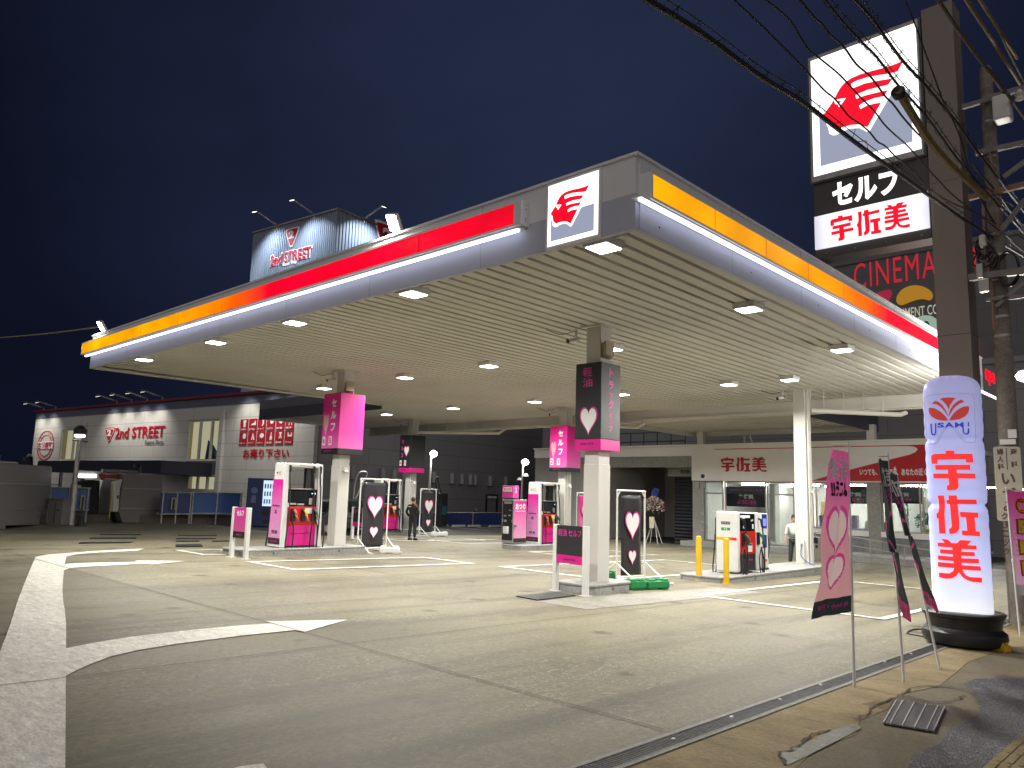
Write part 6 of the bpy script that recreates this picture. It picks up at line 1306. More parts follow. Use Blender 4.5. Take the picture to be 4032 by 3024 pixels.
b.build('bottle_display', mat('bottles',(.10,.25,.40),.3,0,.6,30), vm)
b = MB(); b.shape([[(.05,.55),(.4,.55),(.4,.85),(.05,.85)],[(.1,.15),(.6,.15),(.6,.35),(.1,.35)]], FV2, .02); b.build('panel', M_black, vm); b = MB(); b.shape([arcpts((-.40,1.75),.16,0,340,16),[(-.52,1.15),(-.30,1.15),(-.30,1.50),(-.52,1.50)]], FV2, .008); b.build('print', mat('pale print',(.10,.15,.26),.5), vm)
# ---- back of the yard: low blue fence, wheel stops, lamps, vacuum towers
XB = -39.2
bf = thing('low_fence', 'long low dark blue fence with a pale top rail along the parking bays', 'fence', (XB,36,G(XB,36)))
b = MB(); b.box(-.04,.04,-15,14,.02,.82); b.build('sheet', M_blue2, bf); b = MB(); b.tube([(.05,-15,.86),(.05,14,.86)],.045,8); b.build('rail', M_gal, bf)
for k in range(8): b = MB(); b.tube([(.06,-15+k*29/7,-.1),(.06,-15+k*29/7,.86)],.05,8); b.build('post', M_gal, bf)
b = MB(); b.hexa([(-.09,-.55,0),(.09,-.55,0),(.09,.55,0),(-.09,.55,0)],[(-.06,-.5,.12),(.06,-.5,.12),(.06,.5,.12),(-.06,.5,.12)])
ws = None
for i, (px, py) in enumerate(((1640,1397),(1820,1397),(2060,1400),(1440,1392))):
    v = gp(*ZZ(px,py))
    if ws is None: ws = b.build('wheel_stop', mat('pale wheel stop',(.42,.42,.40),.6)); o = ws
    else: o = ws.copy(); COL.objects.link(o)
    o.location = v; tag(o, ['pale concrete wheel stop, middle of the row before the low blue fence','pale concrete wheel stop beside the vacuum tower stub','pale concrete wheel stop partly behind the change machine','pale concrete wheel stop behind the far banner stand'][i], 'wheel stop', 'wheel stops before the low blue fence')
def bay(x0,y0,x1,y1): seam(x0,y0,x1,y1,.12,'bay_marking'); bpy.data.objects[-1] if False else None
for y in (30,33,36,39): o = sheet('bay_marking', [(-38,y),(-33,y),(-33,y+.12),(-38,y+.12)], .004, M_line)
def street_lamp(label, px_base, px_top, Y, rz):
    v0 = ony(*px_top, Y); g = G(v0.x, Y); t = thing('street_lamp', label, 'lamp', (v0.x, Y, g), rz, 'slim lamps with round bright heads'); h = v0.z-g
    b = MB(); b.tube([(0,0,0),(0,0,h)],[.10,.06],10); b.build('pole', M_white, t, smooth=True)
    b = MB(); b.lathe([(.02,-.24),(.2,-.14),(.27,0),(.2,.14),(.02,.24)], (.18,0,h), 14); b.build('globe', glow('lamp globe',(1,.99,.95),14), t, smooth=True); b = MB(); b.tube([(0,0,h-.3),(.18,0,h-.2)],.04,8); b.build('bracket', M_white, t)
    light('POINT','lamp_light',(.3,.0,h-.5),120,(1,.97,.9),t,.3)
    return t
street_lamp('slim white lamp with a glaring head behind the far banner stand', ZZ(1300,1390), ZZ(1318,550), 34, .8)
t2 = street_lamp('slim white lamp with a round bright head and two small discs behind the change machine', ZZ(1300,1390), zm(1850,1700,3.318)(690,395), 40, .8)
b = MB()
for z, s_ in ((3.55,.25),(3.25,-.2)): b.lathe([(.02,0),(.22,.02),(.1,.2),(.02,.22)], (s_,0,z), 12)
b.build('disc_lamp', M_white, t2)
def vac(label, pb, pt, parc, X):
    g0 = onx(*pb, X); g = G(X,g0.y); t = thing('vacuum_tower', label, 'vacuum cleaner', (X,g0.y,g)); zt_ = onx(*pt, X).z-g
    b = MB(); b.box(-.28,.28,-.30,.30,0,zt_); b.build('body', M_dark, t, bevel=.04); b = MB(); b.box(.285,.30,-.2,.2,zt_*.35,zt_*.62); b.build('panel', mat('teal panel',(.02,.10,.11),.4), t)
    pts = [Vector((0,onx(*p,X).y-g0.y,onx(*p,X).z-g)) for p in parc]; b = MB(); b.tube(catmull(pts,5),.05,8); b.build('hose_arch', M_gal if parc[0][0] < 1500 else M_dark, t, smooth=True); return t
vac('dark vacuum tower with a raised hose behind the far banner stand', ZZ(1430,1390), ZZ(1430,1010), (ZZ(1400,1010),ZZ(1375,880),ZZ(1385,835),ZZ(1405,850),ZZ(1450,1080)), -37.5)
vac('dark vacuum tower with an arched grey hose rising behind the car', ZZ(420,1390), ZZ(430,1110), (ZZ(415,1080),ZZ(440,880),ZZ(480,775),ZZ(540,757),ZZ(575,780),ZZ(545,860),ZZ(440,1075)), -36.0)
b = MB(); b.lathe([(.12,0),(.10,.9),(.2,1.0),(.02,1.3)], (0,0,0), 10); v = gp(*ZZ(1835,1385)); o = b.build('hydrant_post', M_dark, loc=v); tag(o, 'short dark stub post before the low blue fence', 'post')
# ---- cars
def car(label, x, y, rz, paint):
    t = thing('parked_car', label, 'car', (x,y,G(x,y)), rz, 'dark cars parked near the pumps')
    # outline of the side (length along local y, front at -y)
    prof = [(-1.85,.28),(-1.88,.62),(-1.78,.80),(-1.25,.98),(-.72,1.40),(-.35,1.50),(1.1,1.50),(1.62,1.40),(1.78,.95),(1.82,.40),(1.78,.28)]
    b = MB(); k = len(prof)
    for s_ in (-1,1):
        for yy, zz_ in prof: b.v.append(Vector((s_*(.80 if zz_ < 1.0 else .80-.28*(zz_-1.0)), yy, zz_)))
    b.f += [tuple(range(k)), tuple(reversed(range(k,2*k)))] + [(i,(i+1)%k,k+(i+1)%k,k+i) for i in range(k)]
    b.build('body', paint, t, bevel=.06, seg=3)
    Mgl = mat('car glass', (.012,.014,.015), .06)
    for s_ in (-1,1):
        b = MB(); q = [(-1.12,1.0),(-.70,1.36),(-.05,1.40),(-.05,1.0)]; b.prism([(s_*(.803-.28*(z-1.0)),yy,z) for yy, z in q], (s_*.012,0,0)); b.build('side_window', Mgl, t)
        b = MB(); q = [(.02,1.0),(.02,1.40),(1.0,1.40),(1.5,1.32),(1.6,1.0)]; b.prism([(s_*(.803-.28*(z-1.0)),yy,z) for yy, z in q], (s_*.012,0,0)); b.build('side_window', Mgl, t)
        b = MB(); b.hexa([(s_*.55-.16,-1.87,.66),(s_*.55+.16,-1.87,.66),(s_*.55+.16,-1.78,.80),(s_*.55-.16,-1.78,.80)],[(s_*.55-.16,-1.91,.66),(s_*.55+.16,-1.91,.66),(s_*.55+.16,-1.82,.81),(s_*.55-.16,-1.82,.81)]); b.build('headlight', mat('headlight',(.5,.5,.5),.1), t)
        b = MB(); b.box(s_*.88-.08,s_*.88+.08,-1.0,-.86,.98,1.12); b.build('mirror', paint, t, bevel=.03)
        for yy in (-1.2,1.2):
            b = MB(); pr = [(.16,-.10),(.30,-.10),(.305,-.06),(.305,.06),(.30,.10),(.16,.10)]; n = 28
            for r_, o_ in pr:
                for j in range(n): a = 2*math.pi*j/n; b.v.append(Vector((s_*.76+o_*s_, yy+r_*math.cos(a), .305+r_*math.sin(a))))
            for i in range(5):
                for j in range(n): b.f.append((i*n+j,i*n+(j+1)%n,(i+1)*n+(j+1)%n,(i+1)*n+j))
            wl_ = b.build('wheel', M_rub, t, smooth=True)
            b = MB()
            for q in range(5):
                a = 2*math.pi*q/5; c, sn = math.cos(a), math.sin(a); P_ = lambda r_, w_: (s_*.84, yy+r_*c-w_*sn, .305+r_*sn+w_*c); b.prism([P_(.02,-.035),P_(.21,-.045),P_(.21,.045),P_(.02,.035)], (s_*.02,0,0))
            b.tube([(s_*.83,yy,.305),(s_*.87,yy,.305)],.05,10); n2 = 28
            b.prism([(s_*.80,yy+.20*math.cos(2*math.pi*j/n2),.305+.20*math.sin(2*math.pi*j/n2)) for j in range(n2)], (s_*.01,0,0)); b.build('rim', mat('alloy',(.55,.55,.55),.25,.9), wl_)
    b = MB(); b.hexa([(-.62,-1.24,.985),(.62,-1.24,.985),(.55,-.76,1.385),(-.55,-.76,1.385)],[(-.62,-1.265,.99),(.62,-1.265,.99),(.55,-.785,1.39),(-.55,-.785,1.39)]); b.build('windscreen', Mgl, t)
    b = MB(); b.box(-.55,.55,-1.90,-1.84,.40,.56); b.build('grille', M_black, t)
    return t
cv = gp(*ZZ(80,1500)); car('dark compact car with alloy wheels parked behind the column numbered 6 and 5', cv.x-.75, cv.y+1.2, 0, mat('dark car paint',(.012,.016,.022),.18,.3,.05,1,coat=.6))
cw = onx(*zm(3200,1900,2.6587)(2010,700), -9.0); car('small dark car at the far side of the shop behind the inflatable column', -9.6, 38.5, .2, mat('black car paint',(.01,.011,.012),.2,.2,.05,1,coat=.6))
# ================================================================== people
def skin_body(name, joints, edges, m, parent, levels=2):
    me = bpy.data.meshes.new(name); names = list(joints); me.from_pydata([joints[k][0] for k in names], [(names.index(a), names.index(c)) for a, c in edges], [])
    o = bpy.data.objects.new(name, me); COL.objects.link(o); o.parent = parent
    s_ = o.modifiers.new('skin','SKIN'); s_.use_smooth_shade = True
    for i, k in enumerate(names): r = joints[k][1]; me.skin_vertices[0].data[i].radius = r if isinstance(r, tuple) else (r, r); me.skin_vertices[0].data[i].use_root = (i == 0)
    d = o.modifiers.new('sub','SUBSURF'); d.levels = levels; d.render_levels = levels
    me.materials.append(m); return o
M_skin = mat('skin', (.42,.26,.18), .5, 0, .05, 8); M_blk = mat('black workwear', (.008,.008,.010), .75, 0, .25, 4); M_shirt = mat('white shirt', (.62,.62,.60), .7, 0, .04, 5, bump=.2); M_trs = mat('black trousers', (.012,.012,.014), .7)
def ellip(name, c, r, m, par, n=18):
    b = MB(); pr = []
    for i in range(13): a = -math.pi/2+math.pi*i/12; pr.append((max(.001,math.cos(a)), math.sin(a)))
    for q, z in pr:
        for k in range(n): b.v.append(Vector((c[0]+r[0]*q*math.cos(2*math.pi*k/n), c[1]+r[1]*q*math.sin(2*math.pi*k/n), c[2]+r[2]*z)))
    for i in range(12):
        for k in range(n): b.f.append((i*n+k,i*n+(k+1)%n,(i+1)*n+(k+1)%n,(i+1)*n+k))
    return b.build(name, m, par, smooth=True)
def person_base(label, x, y, rz): return thing('person', label, 'person', (x,y,G(x,y)), rz)
def head(t, z, hair, cover=.55):
    J = {'neck':((0,-.005,z-.20),.058),'jaw':((0,.012,z-.10),(.066,.075)),'brow':((0,.0,z+.0),(.074,.092)),'crown':((0,-.01,z+.075),(.058,.075))}
    skin_body('head', J, [('neck','jaw'),('jaw','brow'),('brow','crown')], M_skin, t)
    ellip('hair', (0,-.022,z+.035), (.088,.098,.10), hair, t)
    for s_ in (-1,1): ellip('ear', (s_*.083,-.005,z-.03), (.014,.024,.034), M_skin, t, 8)
    ellip('nose', (0,.098,z-.045), (.013,.020,.022), M_skin, t, 8)
    for s_ in (-1,1): ellip('eye', (s_*.032,.085,z-.012), (.011,.008,.007), M_ink, t, 8)
    b = MB(); b.box(-.024,.024,.082,.09,z-.089,z-.082); b.build('mouth', mat('lips',(.28,.10,.09),.5), t)
mv = gp(*ZZ(1095,1553)); man = person_base('man in black workwear seen from behind with hands in his pockets', mv.x, mv.y, YAW-.35)
J = {'pelvis':((0,0,.93),(.15,.115)),'waist':((0,-.005,1.10),(.145,.11)),'chest':((0,-.01,1.29),(.165,.12)),'collar':((0,-.015,1.43),(.085,.08)),'neck':((0,-.01,1.50),.056),
 'shl':((-.185,-.01,1.385),.072),'ell':((-.285,-.055,1.13),.058),'wrl':((-.205,.06,.945),.05),'shr':((.185,-.01,1.385),.072),'elr':((.285,-.055,1.13),.058),'wrr':((.205,.06,.945),.05),
 'hpl':((-.09,0,.86),.098),'knl':((-.105,.015,.48),.078),'anl':((-.115,-.02,.10),.062),'hpr':((.09,0,.86),.098),'knr':((.10,.02,.48),.078),'anr':((.125,-.0,.10),.062)}
E_ = [('pelvis','waist'),('waist','chest'),('chest','collar'),('collar','neck'),('chest','shl'),('shl','ell'),('ell','wrl'),('chest','shr'),('shr','elr'),('elr','wrr'),('pelvis','hpl'),('hpl','knl'),('knl','anl'),('pelvis','hpr'),('hpr','knr'),('knr','anr')]
skin_body('body', J, E_, M_blk, man)
head(man, 1.62, mat('dark hair',(.03,.028,.026),.6))
for x_, y_ in ((-.115,.04),(.125,.06)):
    b = MB(); b.tube(catmull([(x_,y_-.13,.05),(x_,y_-.04,.055),(x_,y_+.07,.04),(x_,y_+.15,.03)],3),[.045,.052,.054,.055,.054,.052,.05,.048,.046,.03][:10],10); b.build('shoe', M_rub, man, smooth=True)
b = MB(); b.box(-.15,-.02,-.145,-.138,1.335,1.365); b.build('back_lettering', M_white, man); b = MB(); b.tube(catmull([(.09,-.10,1.46),(.15,-.11,1.43),(.20,-.095,1.37)],3),.012,6); b.build('orange_stripe', mat('orange stripe',(.45,.09,.03),.6), man)
mw = Vector((-10.52,24.95,0)); man2 = person_base('man in a white shirt and black trousers half hidden by the blue hose column', -10.72, 24.75, YAW+math.radians(150))
J = {'waist':((0,0,1.02),(.145,.11)),'chest':((0,.01,1.25),(.17,.125)),'collar':((0,.0,1.40),(.085,.08)),'neck':((0,.0,1.47),.058),'shl':((-.19,0,1.36),.07),'ell':((-.25,-.02,1.09),.058),'shr':((.19,0,1.36),.07),'elr':((.25,-.04,1.10),.06),'el2':((.265,-.03,1.04),.062)}
skin_body('shirt', J, [('waist','chest'),('chest','collar'),('collar','neck'),('chest','shl'),('shl','ell'),('chest','shr'),('shr','elr'),('elr','el2')], M_shirt, man2)
J = {'pelvis':((0,0,.95),(.15,.115)),'hpl':((-.09,0,.86),.098),'knl':((-.10,.04,.48),.075),'anl':((-.10,-.06,.10),.055),'hpr':((.09,0,.86),.098),'knr':((.10,.12,.49),.075),'anr':((.11,.18,.10),.055)}
skin_body('trousers', J, [('pelvis','hpl'),('hpl','knl'),('knl','anl'),('pelvis','hpr'),('hpr','knr'),('knr','anr')], M_trs, man2)
for s_ in (1,-1):
    skin_body('forearm', {'e':((s_*.26,-.03,1.05),.042),'w':((s_*.275,.04,.84),.03),'p':((s_*.275,.06,.77),(.035,.018))}, [('e','w'),('w','p')], M_skin, man2)
    for k in range(4): skin_body('finger', {'a':((s_*.275,.035+.018*k,.745),.009),'b':((s_*.272,.040+.018*k,.705-.004*(k in (1,2))),.0085),'c':((s_*.262,.046+.018*k,.675-.008*(k in (1,2))),.007)}, [('a','b'),('b','c')], M_skin, man2, 1)
    skin_body('thumb', {'a':((s_*.265,.085,.79),.011),'b':((s_*.255,.105,.755),.0095),'c':((s_*.252,.108,.725),.008)}, [('a','b'),('b','c')], M_skin, man2, 1)
head(man2, 1.58, MATS['dark hair'])
b = MB(); b.tube([(.12*math.cos(a)*1.25,.115*math.sin(a),.985) for a in [2*math.pi*i/20 for i in range(21)]],.016,6); b.build('belt', M_rub, man2)
for x_, y_ in ((-.10,-.02),(.11,.22)):
    b = MB(); b.tube(catmull([(x_,y_-.11,.05),(x_,y_-.03,.055),(x_,y_+.07,.04),(x_,y_+.15,.03)],3),[.045,.05,.052,.052,.052,.05,.048,.046,.044,.03],10); b.build('shoe', M_rub, man2, smooth=True)
# ================================================================== roadside: flags, utility pole, cables, lamps
mat('flag pink line', (.55,.05,.25), .6)
def flag(label, pbase, ptop, th0, th1, kind, W_=.60, frac=(.30,.97), mirror=True, word=None, side=-1):
    B = gp(*pbase); hd = Vector((B.x,B.y,0)); r = ray(*ptop); tt = hd.length/Vector((r.x,r.y,0)).length; T = CP + r*tt
    t = thing('nobori_flag', label, 'flag', B, 0, 'tall narrow banner flags along the road'); up = T-B; H = up.length
    view = Vector((B.x,B.y,0)).normalized(); lft = Vector((-view.y,view.x,0))*(1 if side < 0 else -1)
    b = MB(); b.tube([(0,0,-.02),up*.5],.0145,8); b.build('lower_pole', M_pipe, t, smooth=True); b = MB(); b.tube([up*.5,up],.011,8); b.build('upper_pole', M_pipe, t, smooth=True)
    b = MB(); b.tube([up*.492,up*.512],.021,8); b.build('pole_joint', M_pipe, t)
    def cloth(u, v, out=0.0):       # u along width from pole, v up the cloth
        th = math.radians(th0 + (th1-th0)*(1-v)**1.3); d = (lft*math.sin(th) - view*math.cos(th)) if kind != 'open' else (lft*math.sin(th)+view*math.cos(th))
        nn = Vector((-d.y, d.x, 0)); nn = nn if nn.dot(-view) > 0 else -nn
        w = .030*math.sin(u*7+v*5+th0)*u + .014*math.sin(v*15+u*4)*u + .008*math.sin(u*17+v*9+th1)
        return up*(frac[0]+(frac[1]-frac[0])*v) + d*(.02+W_*u) + nn*(w+out) + Vector((0,0,-.05*u*(1-v)*(1 if kind != 'open' else .3)))
    d0 = cloth(1,1)-up*frac[1]; b = MB(); b.tube([up*.985-d0*.12, up*.985+d0*1.05+Vector((0,0,-.04))],.007,6); b.build('top_arm', M_pipe, t)
    L = (frac[1]-frac[0])*H
    b = MB(); NX, NV = 40, 170
    for j in range(NV+1):
        for i in range(NX+1): b.v.append(cloth(i/NX, j/NV))
    fb = MB(); fb.v = b.v; cut = int(NV*.10); mid = []
    hearts = [] if kind == 'open' else [(heart(0, L*c_, w_*k_, L*h_*k_), s_) for c_, w_, h_ in ((.50,.52,.36),(.26,.42,.24)) for k_, s_ in ((1,1),(.82,2))]
    def inside(x, y, P):
        r = False
        for (ax, ay), (bx, by) in zip(P, P[1:]+P[:1]):
            if (ay > y) != (by > y) and x < (bx-ax)*(y-ay)/(by-ay)+ax: r = not r
        return r
    for j in range(NV):
        for i in range(NX):
            a = j*(NX+1)+i; f_ = (a,a+1,a+NX+2,a+NX+1)
            if j < cut: fb.f.append(f_); continue
            b.f.append(f_); x_, y_ = (.5-(i+.5)/NX)*W_, (j+.5)/NV*L; k = 0
            for P, s_ in hearts:
                if inside(x_, y_, P): k = s_
            mid.append(k)
    m1 = {'pink':ramp_mat('flag pink','Z',[(0,(.66,.36,.38)),(.45,(.64,.30,.36)),(.72,(.62,.13,.33)),(1,(.60,.10,.30))],.8,2.35),'black':mat('flag charcoal',(.020,.028,.030),.7,0,.1,3),'open':ramp_mat('flag magenta','Z',[(0,(.62,.38,.52)),(.5,(.50,.16,.36)),(1,(.42,.015,.17))],.8,2.3)}[kind]
    m2 = {'pink':mat('flag charcoal',(.020,.028,.030),.7,0,.1,3),'black':mat('flag magenta band',(.50,.02,.17),.7),'open':M_white}[kind]
    co = b.build('cloth', cloth_mat('cloth '+m1.name, m1), t, smooth=True); fb.build('cloth_band', cloth_mat('cloth '+m2.name, m2) if kind != 'open' else m2, t, smooth=True)
    if hearts:
        for mm in (MATS['flag pink line'], mat('flag pale print',(.66,.50,.50),.7) if kind == 'pink' else m1): co.data.materials.append(cloth_mat('cloth '+mm.name, mm))
        co.data.polygons.foreach_set('material_index', mid); co.data.update()
    def F(x, y, z=0.0): return cloth((x/W_ + .5) if not mirror else (.5 - x/W_), y/L, z+.006)
    if not mirror: F = (lambda f: (lambda x, y, z=0.0: cloth(.5 + x/W_, y/L, z+.006)))(0)
    def sh(polys, m): 
        bb = MB(); wr_poly(bb, polys, F); bb.build('lettering', m, t)
    if kind in ('pink','black'):
        flip = (lambda x: x)   # we look at the back of the cloth: characters run mirrored
        sx = -1 if kind == 'pink' else 1
        for g_, cx in ((U_, -.185),(SA_, 0.0),(MI_, .185)):
            sh([[((cx+(u-.5)*.165)*sx, L*.885+(v-.5)*.20) for u, v in p] for p in g_], M_wtext)
        text('ようこそ!!', lambda x, y, z=0.0: F(x*sx, y, z), 0, L*.765, .46, .16, M_ink if kind == 'pink' else M_pinktext, t, .06)
        text('My Melody × 宇佐美' if kind == 'pink' else 'KUROMI × 宇佐美', lambda x, y, z=0.0: F(x*sx, y, z), 0, L*.055, .46, .065, M_pinktext if kind == 'pink' else M_ink, t, .03)
    else:
        for i, c in enumerate('OPEN'):
            text(c, F, .02, L*(.86-.20*i), .40, L*.155, mat('flag red',(.50,.02,.02),.6), t, .09, lift=.002); text(c, F, .02, L*(.86-.20*i), .33, L*.125, mat('flag yellow',(.70,.52,.02),.6), t, .05, lift=.008)
        for i, c in enumerate('新しいお店'): text(c, F, -.22, L*(.62-.055*i), .06, None, M_wtext, t, .04, lift=.006)
    return t
def wr_poly(b, polys, F):
    for p in polys:
        bm = bmesh.new(); f = bm.faces.new([bm.verts.new((x,0,z)) for x, z in p]); bm.normal_update(); bmesh.ops.triangulate(bm, faces=[f])
        for _ in range(3):
            es = [e for e in bm.edges if e.calc_length() > .05]
            if not es: break
            bmesh.ops.subdivide_edges(bm, edges=es, cuts=1); bm.normal_update(); bmesh.ops.triangulate(bm, faces=bm.faces[:])
        bm.verts.index_update(); b.add([F(v.co.x, v.co.z, .002) for v in bm.verts], [tuple(v.index for v in f.verts) for f in bm.faces]); bm.free()
flag('pink banner flag on a white pole nearest the street grate', Z7(337,1665), Z7(305,434), 13, 38, 'pink', frac=(.30,.955))
flag('black banner flag on an upright white pole beside the pink one', Z7(586,1640), Z7(503,488), 9, -9, 'black', frac=(.31,.96))
flag('black banner flag on a leaning white pole just beside the inflatable column', Z7(768,1578), Z7(540,560), 8, -14, 'black', frac=(.32,.96))
flag('magenta flag with yellow letters on a white pole beside the utility pole', Z7(1170,1412), Z7(1098,660), 34, 40, 'open', frac=(.27,.97), mirror=False, side=1)
# ---- utility pole
up0 = Vector((-2.96,15.9,G(-2.96,15.9))); upo = thing('utility_pole', 'concrete utility pole with steel cross arms, boxes and a cream clinic sign', 'utility pole', up0)
M_pc = concrete('pole concrete', (.20,.175,.155), (.27,.24,.215), .8, 1.2, 10, dark=(.07,.06,.055), worn=.6)
hp = 10.25; b = MB(); b.tube([(0,0,0),(0,0,4.4),(0,0,hp-.05),(0,0,hp)],[.165,.15,.105,.08],20); b.build('shaft', M_pc, upo, smooth=True)
def pzz(p, Y=15.9): return ony(p[0], p[1], Y)-up0
Z33 = zm(3500,600,2.3703); Z34 = zm(3500,200,3.3177)
for z in (5.0,5.35,5.7,6.05,6.5,6.9,7.6,8.4,9.1):
    b = MB(); b.lathe([(.186-.0085*z,z),(.194-.0085*z,z+.01),(.194-.0085*z,z+.05),(.186-.0085*z,z+.06)], (0,0,0), 20); b.build('steel_band', M_gal, upo, smooth=True)
def arm(name, p, q, r=.045, Y=15.9, m=None): a, c = pzz(p,Y-.22), pzz(q,Y-.22); b = MB(); d = (c-a).normalized(); n_ = Vector((0,0,1)).cross(d).normalized(); u_ = d.cross(n_); b.hexa([a-n_*r-u_*r,a+n_*r-u_*r,c+n_*r-u_*r,c-n_*r-u_*r],[a-n_*r+u_*r,a+n_*r+u_*r,c+n_*r+u_*r,c-n_*r+u_*r]); b.build(name, m or mat('grey arm',(.20,.19,.185),.6,.2,.2,6), upo)
arm('cross_arm', Z34(960,735), Z34(1500,580), .04); arm('cross_arm', Z34(1240,640), Z34(1780,480), .045); arm('cross_arm', Z34(1130,1340), Z34(1780,1200), .045); arm('brace', Z34(1500,1650), Z34(1780,1440), .035); arm('cross_arm', Z33(745,425), Z33(1270,300), .05, m=mat('rusty arm',(.22,.14,.09),.7)); arm('brace', Z33(1010,775), Z33(1270,440), .035); arm('cross_arm', Z33(750,1172), Z33(1270,1105), .06); arm('brace', Z33(1000,1440), Z33(1270,1210), .03); arm('cross_arm', Z33(910,1375), Z33(1270,1345), .03)
a, c = pzz(Z34(1365,640),15.6), pzz(Z34(1610,890),15.6); b = MB(); b.box(a.x,c.x,a.y-.16,a.y+.16,c.z,a.z); b.build('switch_box', M_white, upo, bevel=.03)
a, c = pzz(Z33(845,780),15.65), pzz(Z33(918,880),15.65); b = MB(); b.box(a.x,c.x,a.y-.10,a.y+.10,c.z,a.z); b.build('meter_box', M_white, upo, bevel=.04)
a, c = pzz(Z33(820,1050),15.6), pzz(Z33(885,1170),15.6); b = MB(); b.box(a.x,c.x,a.y-.06,a.y+.06,c.z,a.z); b.box(a.x+.02,c.x+.08,a.y-.05,a.y+.08,c.z-.26,c.z-.04); b.build('junction_box', M_gal, upo)
a, c = pzz(Z34(1655,520),15.6), pzz(Z34(1760,640),15.6); b = MB(); b.lathe([(.03,c.z),(.09,c.z+.03),(.05,c.z+.08),(.09,c.z+.12),(.05,c.z+.17),(.03,a.z)], ((a.x+c.x)/2,a.y,0), 14); b.build('insulator', M_white, upo, smooth=True)
b = MB(); b.tube([pzz(p,15.68) for p in (Z33(940,0),Z33(985,240))],.02,6); b.tube(catmull([pzz(p,15.68) for p in (Z33(880,480),Z33(885,650),Z33(905,1060),Z33(950,1210),Z33(985,1659))],4),.028,6); b.tube([pzz(p,15.68) for p in (Z33(1030,545),Z33(1005,760))],.02,6); b.build('riser_pipe', mat('riser brown',(.24,.15,.11),.6), upo, smooth=True)
rn = random.Random(11); b = MB()
for k in range(9):
    a = pzz(Z33(900+rn.uniform(-40,60),900+rn.uniform(-30,120)),15.65); q = [a+Vector((.16*math.cos(i*.9+k)*rn.uniform(.5,1),.05*rn.uniform(-1,1),.22*math.sin(i*.9+k)*rn.uniform(.5,1))) for i in range(6)]; b.tube(catmull(q,4),.014,5)
for k in range(4):
    a = pzz(Z33(1110,1080),15.65); q = [a+Vector((.16*math.cos(i*.7+k),.04*k,.30*math.sin(i*.7+k))) for i in range(9)]; b.tube(catmull(q,4),.016,5)
b.build('cable_coil', M_rub, upo, smooth=True)
# clinic sign wrapped on the pole front
FP = frame(up0*0+Vector((.0,-.22,0)), (math.cos(.16),math.sin(.16),0), (0,0,1), (math.sin(.16),-math.cos(.16),0))
cs = thing('clinic_sign', 'cream clinic sign with brown characters strapped to the utility pole', 'sign', up0)
za, zbm = pzz(zm(3400,1500,3.3188)(1950,868)).z, 1.75
b = MB(); b.prism([FP(x,y,-.05) for x, y in rrect(-.20,zbm,.20,za,.04)], FP(0,0,.05)-FP(0,0,0)); b.build('board', mat('cream sign',(.46,.42,.32),.55), cs)
M_br = mat('brown lettering', (.10,.055,.04), .6)
for i, c in enumerate('婦人科'): text(c, FP, -.10, za-.09-i*.13, .10, .11, M_br, cs, .03)
for i, c in enumerate('産科'): text(c, FP, .10, za-.09-i*.22, .10, .11, M_br, cs, .03)
for i, c in enumerate('いづみ'): text(c, FP, 0, za-.56-i*.24, .20, .19, M_br, cs, .03)
for i, c in enumerate('レディス'): text(c, FP, .09, za-1.20-i*.15, .10, .12, M_br, cs, .03)
for i, c in enumerate('クリニック'): text(c, FP, -.09, za-1.20-i*.15, .10, .12, M_br, cs, .03)
b = MB(); b.shape([[(-.012,za-.40),(.0,za-.40),(.0,za-.02),(-.012,za-.02)]], FP, .003); b.build('divider', M_br, cs)
b = MB(); b.box(-.10,.14,-.205,-.19,za+.04,za+.13); b.box(.03,.16,-.21,-.195,za+.15,za+.30); tag(b.build('pole_tag', M_white, loc=up0), 'small white tags fixed above the cream clinic sign', 'tag')
# ---- overhead cables, hung between real points along the street
M_cab = mat('cable black', (.020,.019,.020), .6); M_cov = mat('tan cable cover', (.20,.145,.05), .6, 0, .25, 6)
def cable(label, pts, r, X, m=M_cab, wob=0, spiral=False, sub=6):
    q = [onx(*p, X) for p in pts]
    if (q[-1]-q[-2]).length > 0: q.append(q[-1]+(q[-1]-q[-2]).normalized()*1.5)
    c = catmull(q, sub); b = MB(); b.tube(c, r, 7); o = b.build('overhead_cable', m, smooth=True); tag(o, label, 'cable', 'overhead cables along the street')
    if spiral:
        s_ = MB(); g = []
        for i, (a, d) in enumerate(zip(c[:-1], c[1:])):
            for k in range(5): t_ = i*5+k; g.append(a.lerp(d,k/5)+Vector((.05*math.cos(t_*.55),0,.05+.05*math.sin(t_*.55))))
        s_.tube(g, .0045, 4); s_.tube([p+Vector((0,0,.10)) for p in c], .006, 5); s_.build('spiral_hanger', M_cab, o)
        for i in range(2, len(c)-1, 3): k_ = MB(); k_.tube([c[i]+Vector((0,0,.0)),c[i]+Vector((.04,.02,.13))],.004,4); k_.build('hanger_clip', M_cab, o)
    return o
F5 = lambda *p: [Z5(*q) for q in p]
cable('thickest black cable, lowest of those crossing below the emblem sign', [(2480,-60),(2550,0),(2760,130),(3000,305),(3170,410),(3400,585),(3700,800),(3850,900),(4032,1010),(4200,1110)], .027, -3.0, spiral=True)
cable('wavy thin cable crossing the lower corner of the emblem sign', [(2820,-70),(2890,0),(2991,94),(3080,183),(3168,271),(3243,353)]+F5((300,620),(380,720),(450,770),(510,820),(560,880),(610,910),(680,980),(780,1060),(870,1160),(1000,1250),(1200,1340),(1500,1500)), .010, -2.9)
cable('wavy thin cable crossing the eye of the emblem head', [(2950,-60),(3016,0),(3110,80),(3180,190),(3230,232)]+F5((330,470),(440,590),(540,690),(600,770),(660,830),(750,910),(830,1000),(920,1100),(1060,1240),(1300,1420)), .010, -2.85)
